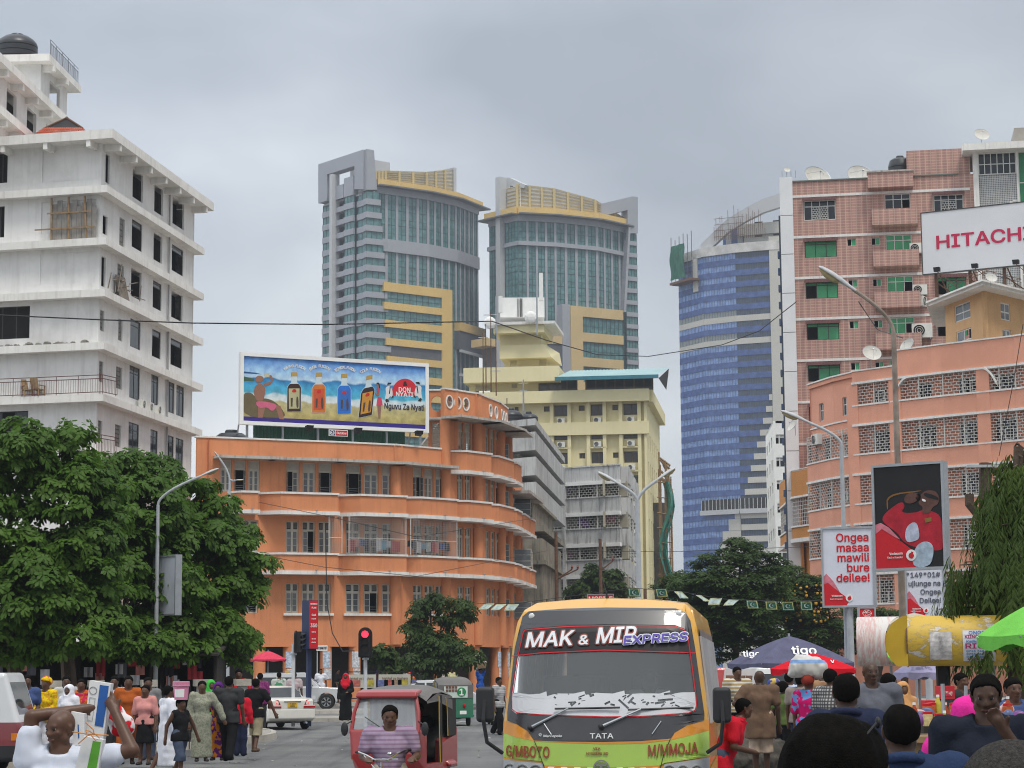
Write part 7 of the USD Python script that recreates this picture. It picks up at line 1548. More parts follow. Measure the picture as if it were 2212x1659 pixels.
def van(label,loc,rz,top,low,L=4.4,w=.86,name='minibus',cat='minibus'):
 v=thing(name,label,cat,loc,rz);b=hull([(s*x,y,z) for s in(-1,1) for x,y,z in((w-.2,.35,1.9),(w-.1,.05,.95),(w-.1,.05,.42),(w-.1,1.0,.38),(w-.2,L-.1,1.9),(w-.1,L,1.0),(w-.1,L,.4))],.1)
 for y in(.85,L-1.0):b=b-m3.Manifold.cylinder(4,.36,.36,24).rotate([0,90,0]).translate([-2,y,.32])
 part(v,'body',b-mbox(-2,2,-1,L+1,.0,1.06),top,35);part(v,'lower_body',(b^mbox(-2,2,-1,L+1,.62,1.06)).scale([1.003,1.001,1]),low,35);part(v,'bumper',(b^mbox(-2,2,-1,L+1,.2,.62)).scale([1.006,1.006,1]),PLBLK,35)
 glaze(v,b,'windscreen',vsolid([(-.2,1.2),(.32,1.2),(.50,1.82),(-.2,1.82)],3)^mbox(-w+.2,w-.2,-1,1,0,3),.01)
 for a,c in((.65,1.4),(1.5,2.6),(2.7,L-.4)):glaze(v,b,'side_window',vsolid([(a,1.2),(c,1.2),(c,1.78),(a,1.78)],3),.01)
 for s in(-1,1):
  for y in(.85,L-1.0):wheel(v,s*(w-.12),y,.32,.2,5,s)
  part(v,'indicator',M().box(s*(w-.14),s*(w+.01),-.03,.12,.72,.86),LAMPO);part(v,'wing_mirror',M().box(s*w,s*(w+.16),.5,.56,1.25,1.5),PLBLK);part(v,'headlamp',M().box(s*.5,s*.74,-.06,.1,.8,.95),LAMPW)
 return v
q=41.0;van('white and dark red minibus cut off by the left edge',(px(40,q),q+.9,0),math.radians(90),paint('minibus_white',(.55,.56,.57)),paint('minibus_red',(.17,.025,.03)),4.6)
q=62.0;van('red van with a pale roof behind the grey parasol and lamp post',(px(1842,q),q,0),math.radians(96),paint('van_red',(.45,.03,.035)),paint('van_red',(.45,.03,.035)),4.2,name='van',cat='van')
q=56.0;van('white van facing the crowd behind the striped polo shirt',(px(1700,q),q,0),0.12,paint('van_white',(.55,.57,.56)),paint('van_white',(.55,.57,.56)),4.2,name='van',cat='van')
def motorcycle(label,loc,rz):
 t=thing('motorcycle',label,'motorcycle',loc,rz)
 for y in(0,1.25):wheel(t,0,y,.30,.09,8,1)
 part(t,'tank',hull([(s*.08,y,z) for s in(-1,1) for y,z in((.85,.82),(.5,.80),(.85,.68))],.06),paint('moto_red',(.3,.02,.02)),35);part(t,'seat',hull([(s*.09,y,.80) for s in(-1,1) for y in(-.1,.45)],.05),PLBLK);part(t,'frame',M().tube([(0,0,.3),(0,.5,.5),(0,.9,.62),(0,1.15,.7)],.035,6).tube([(0,1.25,.3),(0,1.1,.75),(0,1.02,1.0)],.03,6).box(-.1,.1,.35,.75,.25,.5),PLBLK);part(t,'handlebar',M().tube([(-.36,.9,1.05),(-.1,1.02,1.0),(.1,1.02,1.0),(.36,.9,1.05)],.015,6),CHROME);part(t,'tail_lamp',M().box(-.07,.07,-.2,-.12,.62,.7),LAMPR);part(t,'number_plate',M().box(-.12,.12,-.24,-.22,.42,.58),PLATEY);part(t,'rear_mudguard',M().tube([(0,-.28,.45),(0,-.18,.62),(0,.05,.68)],.05,6),PLBLK)
q=78;motorcycle('motorcycle with a yellow plate seen from behind beside the bus mirror',(px(1062,q),q,0),.1)
def snet(f,lo,hi,h):
 """Surface nets: one smooth closed mesh of f = 0 over a grid."""
 ax=[np.arange(a,b+h,h,dtype=np.float32) for a,b in zip(lo,hi)]
 X=np.stack(np.meshgrid(*ax,indexing='ij'),-1);n=X.shape[:3]
 F=f(X.reshape(-1,3)).reshape(n);S=F<0
 c=np.zeros(tuple(k-1 for k in n),np.int8);sl=lambda d:tuple(slice(d[i],n[i]-1+d[i]) for i in range(3));cor=list(np.ndindex(2,2,2))
 for d in cor:c+=S[sl(d)]
 act=(c>0)&(c<8);idx=-np.ones(c.shape,int);idx[act]=np.arange(act.sum());I=np.argwhere(act)
 if not len(I):return np.zeros((0,3)),np.zeros((0,3),int)
 acc=np.zeros((len(I),3));cnt=np.zeros((len(I),1))
 for a in cor:
  for k in range(3):
   if a[k]:continue
   b=list(a);b[k]=1;A=I+a;B=I+b;fa,fb=F[tuple(A.T)],F[tuple(B.T)];x=(fa<0)!=(fb<0)
   t=np.where(x,fa/np.where(x,fa-fb,1),0)[:,None];acc+=np.where(x[:,None],A+(B-A)*t,0);cnt+=x[:,None]
 V=acc/np.maximum(cnt,1)*h+np.array([q[0] for q in ax]);Q=[]
 for k in range(3):
  d=[0,0,0];d[k]=1;u,v=(k+1)%3,(k+2)%3
  a=S[tuple(slice(1 if i!=k else 0,n[i]-1) for i in range(3))];b=S[tuple(slice(1 if i!=k else 1,n[i]-1 if i!=k else n[i]) for i in range(3))]
  for flip in(False,True):
   E=np.argwhere((a&~b) if not flip else(~a&b))
   if not len(E):continue
   E=E+[0 if i==k else 1 for i in range(3)];g=lambda du,dv:idx[tuple((E-[(du if i==u else dv if i==v else 0) for i in range(3)]).T)]
   q=np.stack([g(1,1),g(0,1),g(0,0),g(1,0)],1);Q.append(q[:,::-1] if flip else q)
 q=np.vstack(Q);q=q[(q>=0).all(1)]
 return V,np.vstack([q[:,[0,1,2]],q[:,[0,2,3]]])
def bones_sdf(bones,k=.018):
 B=[(np.array(a,np.float32),np.array(b,np.float32),ra,rb) for a,b,ra,rb in bones]
 def f(p):
  s=0
  for a,b,ra,rb in B:
   ba=b-a;l=float(ba@ba);t=np.clip((p-a)@ba/l,0,1) if l>1e-9 else np.zeros(len(p),np.float32)
   s=s+np.exp(np.clip(-(np.linalg.norm(p-a-t[:,None]*ba,axis=1)-ra-(rb-ra)*t)/k,-30,30))
  return-k*np.log(np.maximum(s,1e-12))
 return f
def solid(bones,h,k=.009,cut=None,fold=0.0,seed=0):
 P_=np.array([x for a,b,ra,rb in bones for x in(np.array(a)-ra,np.array(a)+ra,np.array(b)-rb,np.array(b)+rb)])
 f0=bones_sdf(bones,k)
 def f(p):
  d=f0(p)
  if fold:d=d+fold*(noise(p*[26,26,9],seed)-.5)+fold*.8*(noise(p*[9,9,14],seed+3)-.5)
  for c in(cut or[]):d=np.maximum(d,c(p))
  return d
 return snet(f,P_.min(0)-.05,P_.max(0)+.05,h)
def cloth(name,col,kind='plain',col2=(.5,.5,.5),sc=10.0):
 if name in _mats:return _mats[name]
 if kind=='plain':return mat(name,col,.92,.14,5,space='object',spec=.06,bump=.25,bscale=60)
 N={'tc':('texture_coordinate',{}),'p':('principled_bsdf',{'roughness':.92,'specular_ior_level':.06}),'m':('mix',{'mix_type':'mix','color1':col,'color2':col2})};L=[('m.color','p.base_color')]
 if kind=='stripe':
  N.update(w=('wave_texture',{'scale':sc,'bands_direction':'z','distortion':.6}),r=('rgb_ramp',{'ramp':[(.62,(0,0,0)),(.70,(1,1,1))]}));L+=[('tc.object','w.vector'),('w.fac','r.fac'),('r.color','m.fac')]
 elif kind=='check':
  N.update(w=('wave_texture',{'scale':sc,'bands_direction':'z'}),w2=('wave_texture',{'scale':sc,'bands_direction':'x'}),a=('math',{'math_type':'multiply'}));L+=[('tc.object','w.vector'),('tc.object','w2.vector'),('w.fac','a.value1'),('w2.fac','a.value2'),('a.value','m.fac')]
 else:
  N.update(v=('noise_texture',{'scale':sc,'detail':2.0}),r=('rgb_ramp',{'ramp':[(.5,(0,0,0)),(.54,(1,1,1))]}));L+=[('tc.object','v.vector'),('v.fac','r.fac'),('r.color','m.fac')]
 return rawmat(name,N,L,'p.BSDF')
SK=[mat(f'skin_{i}',c,.48,.10,6,spec=.3,space='object') for i,c in enumerate(((.055,.028,.018),(.085,.042,.026),(.12,.062,.038)))]
HAIR=mat('black_hair',(.006,.0055,.005),.85,.3,60,bump=.35,bscale=320,space='object',spec=.03);GREYHAIR=mat('greying_hair',(.04,.038,.036),.9,.45,160,bump=.4,bscale=320,space='object',spec=.04);SHOE=mat('dark_shoe',(.02,.016,.014),.6);SANDAL=mat('brown_sandal',(.09,.05,.03),.7);EYEW=mat('eye_white',(.22,.19,.17),.3)
V3=lambda*a:np.array(a,float)
ARMS={'down':((.035,.01,-.168),(.045,-.035,-.33)),'front':((.03,.02,-.165),(-.03,-.12,-.20)),'bent':((.05,.03,-.155),(.0,-.11,-.10)),'hip':((.11,.04,-.12),(.0,-.02,-.22)),'swingf':((.03,-.07,-.15),(.03,-.17,-.27)),'swingb':((.04,.08,-.145),(.05,.09,-.30)),'up':((.06,-.03,.155),(-.045,-.05,.235)),'side':((.10,.0,-.135),(.16,-.02,-.28)),'grip':((.085,-.02,-.15),(.06,-.15,-.225)),'chin':((.02,-.08,-.15),(-.075,-.13,.005)),'raise':((.14,.0,.07),(-.02,.04,.14)),'raise2':((.16,-.02,-.06),(.07,.02,.10))}
LEGS={'stand':((0,0),(0,0)),'walk':((.32,-.05),(-.25,-.5)),'walk2':((-.22,-.45),(.3,-.02)),'sit':((1.35,-.1),(1.2,.25)),'step':((.12,.0),(-.1,-.2))}
def person(label,u,vh,y,yaw=0,zg=0.0,top=None,bot=None,hair='short',arms=('down','down'),legs='stand',scarf=None,skin=1,fem=False,sleeve='short',lean=0.0,turn=0.0,nod=0.0,h=None,hem=.47,build=1.0,shoes='shoe',sit=None,H=None,face=None,headdrop=0.0,group=None,slv=None):
 slv=slv or(.9 if fem else .62)
 ztop=P(u,vh,y)[2];H=H or float(np.clip(ztop-zg,1.15,1.95));S=H;h=h or(.026 if y>60 else .021 if y>30 else .015 if y>18 else .011)
 t=thing('person',label,'person',(px(u,y),y,zg),yaw,group);bw=build;sh=(.098 if fem else .112)*bw;z0=sit/S-.515 if sit else 0
 hipc,chest,neck=V3(0,0,.53+z0),V3(0,-lean*.18,.71+z0),V3(0,-lean*.31,.835+z0);head=neck+V3(0,-lean*.06-.008,.088-headdrop)
 bn,arm_b,leg_b=[],{},{}
 tors=[(hipc+V3(-.045,0,0),hipc+V3(.045,0,0),.062*bw,.062*bw),(hipc,chest,.068*bw,.078*bw),(chest+V3(-.05,0,.02),chest+V3(.05,0,.02),.062*bw,.062*bw),(chest+V3(-sh*.8,0,.095),chest+V3(sh*.8,0,.095),.04,.04),(chest,neck,.07,.045)]
 if fem:tors+=[(hipc+V3(-.05,.02,-.01),hipc+V3(.05,.02,-.01),.07,.07),(chest+V3(-.04,-.045,0),chest+V3(.04,-.045,0),.043,.043)]
 neckb=[(neck-V3(0,0,.03),head-V3(0,0,.02),.036,.034)]
 for s,an in((-1,arms[0]),(1,arms[1])):
  a=chest+V3(s*sh,0,.095);e_,w_=ARMS[an] if isinstance(an,str) else an
  e,w=a+V3(s*e_[0],e_[1],e_[2]),a+V3(s*w_[0],w_[1],w_[2]);d=(w-e)/np.linalg.norm(w-e)
  arm_b[s]=(a,e,w,d);bn+=[(a,e,.034*bw,.026),(e,w,.026,.019)]
  sd=np.cross(d,V3(0,1,0) if abs(d[1])<.8 else V3(0,0,1));sd/=np.linalg.norm(sd);cr=np.cross(sd,d);pm=w+d*.045;bn+=[(w,pm,.018,.021)]
  for k in range(4):
   o=sd*(k-1.5)*.0125;q1=pm+d*.02+o;q2=q1+d*.018*(1,1.25,1.15,.9)[k]-cr*.008;bn+=[(pm+o*.8,q1,.0075,.0068),(q1,q2,.0066,.0052)]
  bn+=[(w+d*.01-sd*.012,w+d*.036-sd*.036-cr*.008,.009,.007)]
 for s,(la,lb) in zip((-1,1),LEGS[legs]):
  hp=hipc+V3(s*.048,0,-.02);kn=hp+.245*V3(s*.02,-math.sin(la),-math.cos(la));an=kn+.235*V3(0,-math.sin(lb),-math.cos(lb));an[2]=max(an[2],.04)
  leg_b[s]=(hp,kn,an);ft=an+V3(s*.012,-.085,-.022);bn+=[(hp,kn,.056*bw,.038),(kn,an,.034,.024),(an,ft,.022,.016)]
 hs=.60/(S/1.7)**.5
 c_,n_=math.cos(turn),math.sin(turn);cn,sn=math.cos(nod),math.sin(nod)
 def hd(x,yy,z):yy,z=yy*cn-z*sn,z*cn+yy*sn;return head+V3(x*c_-yy*n_,x*n_+yy*c_,z)*hs
 headb=[(hd(0,.022,.035),hd(0,-.012,.03),.082,.074),(hd(0,.03,0),hd(0,-.03,-.02),.072,.062),(hd(0,-.03,-.045),hd(0,-.052,-.088),.056,.034),(hd(-.04,-.01,-.06),hd(.04,-.01,-.06),.036,.036)]
 fb=[(hd(0,-.088,.012),hd(0,-.104,-.026),.010,.014),(hd(-.014,-.092,-.03),hd(.014,-.092,-.03),.011,.011),(hd(-.036,-.078,.026),hd(.036,-.078,.026),.013,.013),(hd(-.02,-.082,-.060),hd(.02,-.082,-.060),.010,.010),(hd(-.045,-.066,-.018),hd(-.03,-.07,-.022),.018,.018),(hd(.045,-.066,-.018),hd(.03,-.07,-.022),.018,.018),(hd(-.084,.012,.012),hd(-.08,.004,-.03),.013,.01),(hd(.084,.012,.012),hd(.08,.004,-.03),.013,.01)]
 hb=[(a,b,ra*hs,rb*hs) for a,b,ra,rb in headb];fb=[(a,b,ra*hs,rb*hs) for a,b,ra,rb in fb]
 sc=lambda bs,g=0.0:[(np.array(a)*S,np.array(b)*S,(ra+g)*S,(rb+g)*S) for a,b,ra,rb in bs]
 part(t,'body',solid(sc(tors+neckb+bn+hb+fb),h,.007 if h>.016 else .0045),SK[skin],True)
 if y<30 or face:
  for s in(-1,1):
   e=hd(s*.032,-.071,.008)*S;part(t,'eye',M().add(trimesh.creation.icosphere(2,.0135*hs*S),trans(*e)),EYEW,True);e2=hd(s*.032,-.0805,.008)*S;part(t,'iris',M().add(trimesh.creation.icosphere(1,.0098*hs*S),trans(*e2)),BLACK,True)
  part(t,'lips',solid(sc([(hd(-.021,-.086,-.060),hd(.021,-.086,-.060),.0085*hs,.0085*hs)]),.005),mat('lip_skin',(.10,.04,.035),.5),True)
 g=.013
 if top:
  kind,mt_=top;cut=[]
  hemz=(hem+z0)*S
  tb=list(tors)
  if kind=='robe':
   hz=hem+.03;flare=.085 if fem else .075;tb+=[(hipc,V3(0,0,hz),.085*bw,flare),(hipc+V3(-.03,0,-.02),V3(-.05,-.02,hz),.07,flare*.9),(hipc+V3(.03,0,-.02),V3(.05,.03,hz),.07,flare*.9)];hemz=hem*S
  elif not sit:tb+=[(hipc+V3(-.042,0,0),hipc+V3(-.046,0,hem-.53-.02),.073*bw,.076*bw),(hipc+V3(.042,0,0),hipc+V3(.046,0,hem-.53-.02),.073*bw,.076*bw)]
  for s in(-1,1):
   a,e,w,d=arm_b[s]
   if sleeve=='none':continue
   tb+=[(a,e if sleeve=='long' else a+(e-a)*slv,.040*bw,.034)]
   if sleeve=='long':tb+=[(e,w-d*.01,.033,.026)]
  cut.append(lambda p,z=hemz:z-p[:,2]);nz=(neck[2]+.006)*S;cut.append(lambda p,z=nz,yy=neck[1]*S:p[:,2]-z-.3*np.maximum(p[:,1]-yy,-.12)-2.2*np.maximum(np.abs(p[:,0])-.034*S,0))
  part(t,'shirt' if kind=='shirt' else 'robe',solid(sc(tb,g),h,.009,cut,.016,len(label)),mt_,True)
  if y<30 and kind=='shirt' and not scarf:part(t,'collar',solid(sc([(neck+V3(.052*math.cos(a),.012+.05*math.sin(a),.0+.02*math.sin(a)),neck+V3(.052*math.cos(a+.5),.012+.05*math.sin(a+.5),.0+.02*math.sin(a+.5)),.011,.011) for a in np.arange(-1.0,4.0,.5)]),max(h*.8,.009)),mt_,True)
 if bot:
  kind,mt_=bot;bb=[(hipc+V3(-.045,0,.03),hipc+V3(.045,0,.03),.062*bw,.062*bw)];cut=[]
  if kind in('trousers','shorts'):
   for s in(-1,1):
    hp,kn,an=leg_b[s];bb+=[(hp,kn,.060*bw,.046)]+([(kn,an,.044,.040)] if kind=='trousers' else[(kn,kn+(an-kn)*.3,.05,.05)])
   if kind=='shorts' and not sit:cut=[lambda p,z=.225*S:z-p[:,2]]
  else:bb+=[(hipc,V3(-.03,0,.1 if kind=='skirt' else .27),.075,.085),(hipc,V3(.03,0,.1 if kind=='skirt' else .27),.075,.085)];cut=[lambda p,z=(.06 if kind=='skirt' else .27)*S:z-p[:,2]]
  part(t,'trousers' if kind=='trousers' else kind,solid(sc(bb,g*.8),h,.008,cut,.014,len(label)+7),mt_,True)
 if hair in('short','grey','afro'):
  gg={'short':.010,'grey':.008,'afro':.03}[hair]*hs;inv=lambda p:(p/S-head)/hs
  def hc(p):
   q=inv(p);yy=-q[:,0]*n_+q[:,1]*c_;zz=q[:,2]
   return(-.78*yy-.005-zz)*S*.6
  part(t,'hair',solid(sc(hb[:2],gg),min(h,.016) if y>20 else .0085,.006,[lambda p:hc(p)+(noise(p*60,5)-.5)*.03],.006 if y>12 else .012,3),GREYHAIR if hair=='grey' else HAIR,True)
 if scarf:
  kind,mt_=scarf;cut=[]
  fc=hd(0,-.115,-.012)*S
  cut.append(lambda p:(.066 if kind=='hijab' else .0)*S*.6-np.linalg.norm((p-fc)*[1.0,.55,.82],axis=1))
  if kind=='hijab':sb_=hb+[(neck-V3(0,0,.01),head-V3(0,0,.04),.075,.06),(chest+V3(-sh*.7,0,.09),chest+V3(sh*.7,0,.09),.052,.052),(neck,chest+V3(0,-.02,.03),.06,.085)]
  else:sb_=[(hd(0,.03,.04),hd(0,-.005,.055),.085*hs,.08*hs),(hd(0,.07,.05),hd(0,.1,.04),.06*hs,.05*hs)];cut=[lambda p:((head[2]+.012)*S-p[:,2])-.5*(p[:,1]-head[1]*S)]
  part(t,'headscarf',solid(sc(sb_,.014),h,.01,cut,.012,9),mt_,True)
 if shoes:
  for s in(-1,1):
   hp,kn,an=leg_b[s]
   if y<60:part(t,'shoe',solid(sc([(an+V3(s*.002,.012,-.026),an+V3(s*.012,-.09,-.028),.022,.022)],.005),h,.01,[lambda p:.0-p[:,2]] if not sit else None),SHOE if shoes=='shoe' else SANDAL,True)
 _pos[t]=(S,head*S,{s:arm_b[s][2]*S for s in(-1,1)});return t
_pos={}
KERB=.18;MK=.22
navy,blk,dgrey=cloth('cloth_navy',(.02,.025,.05)),cloth('cloth_black',(.012,.012,.013)),cloth('cloth_charcoal',(.035,.036,.038));wht=cloth('cloth_white',(.62,.63,.68));khaki=cloth('cloth_khaki',(.24,.21,.14));jean=cloth('cloth_denim',(.05,.065,.10));greyc=cloth('cloth_grey',(.17,.17,.175));redc=cloth('cloth_red',(.48,.015,.03));blue=cloth('cloth_blue',(.055,.085,.20))
T,R_='trousers','robe'
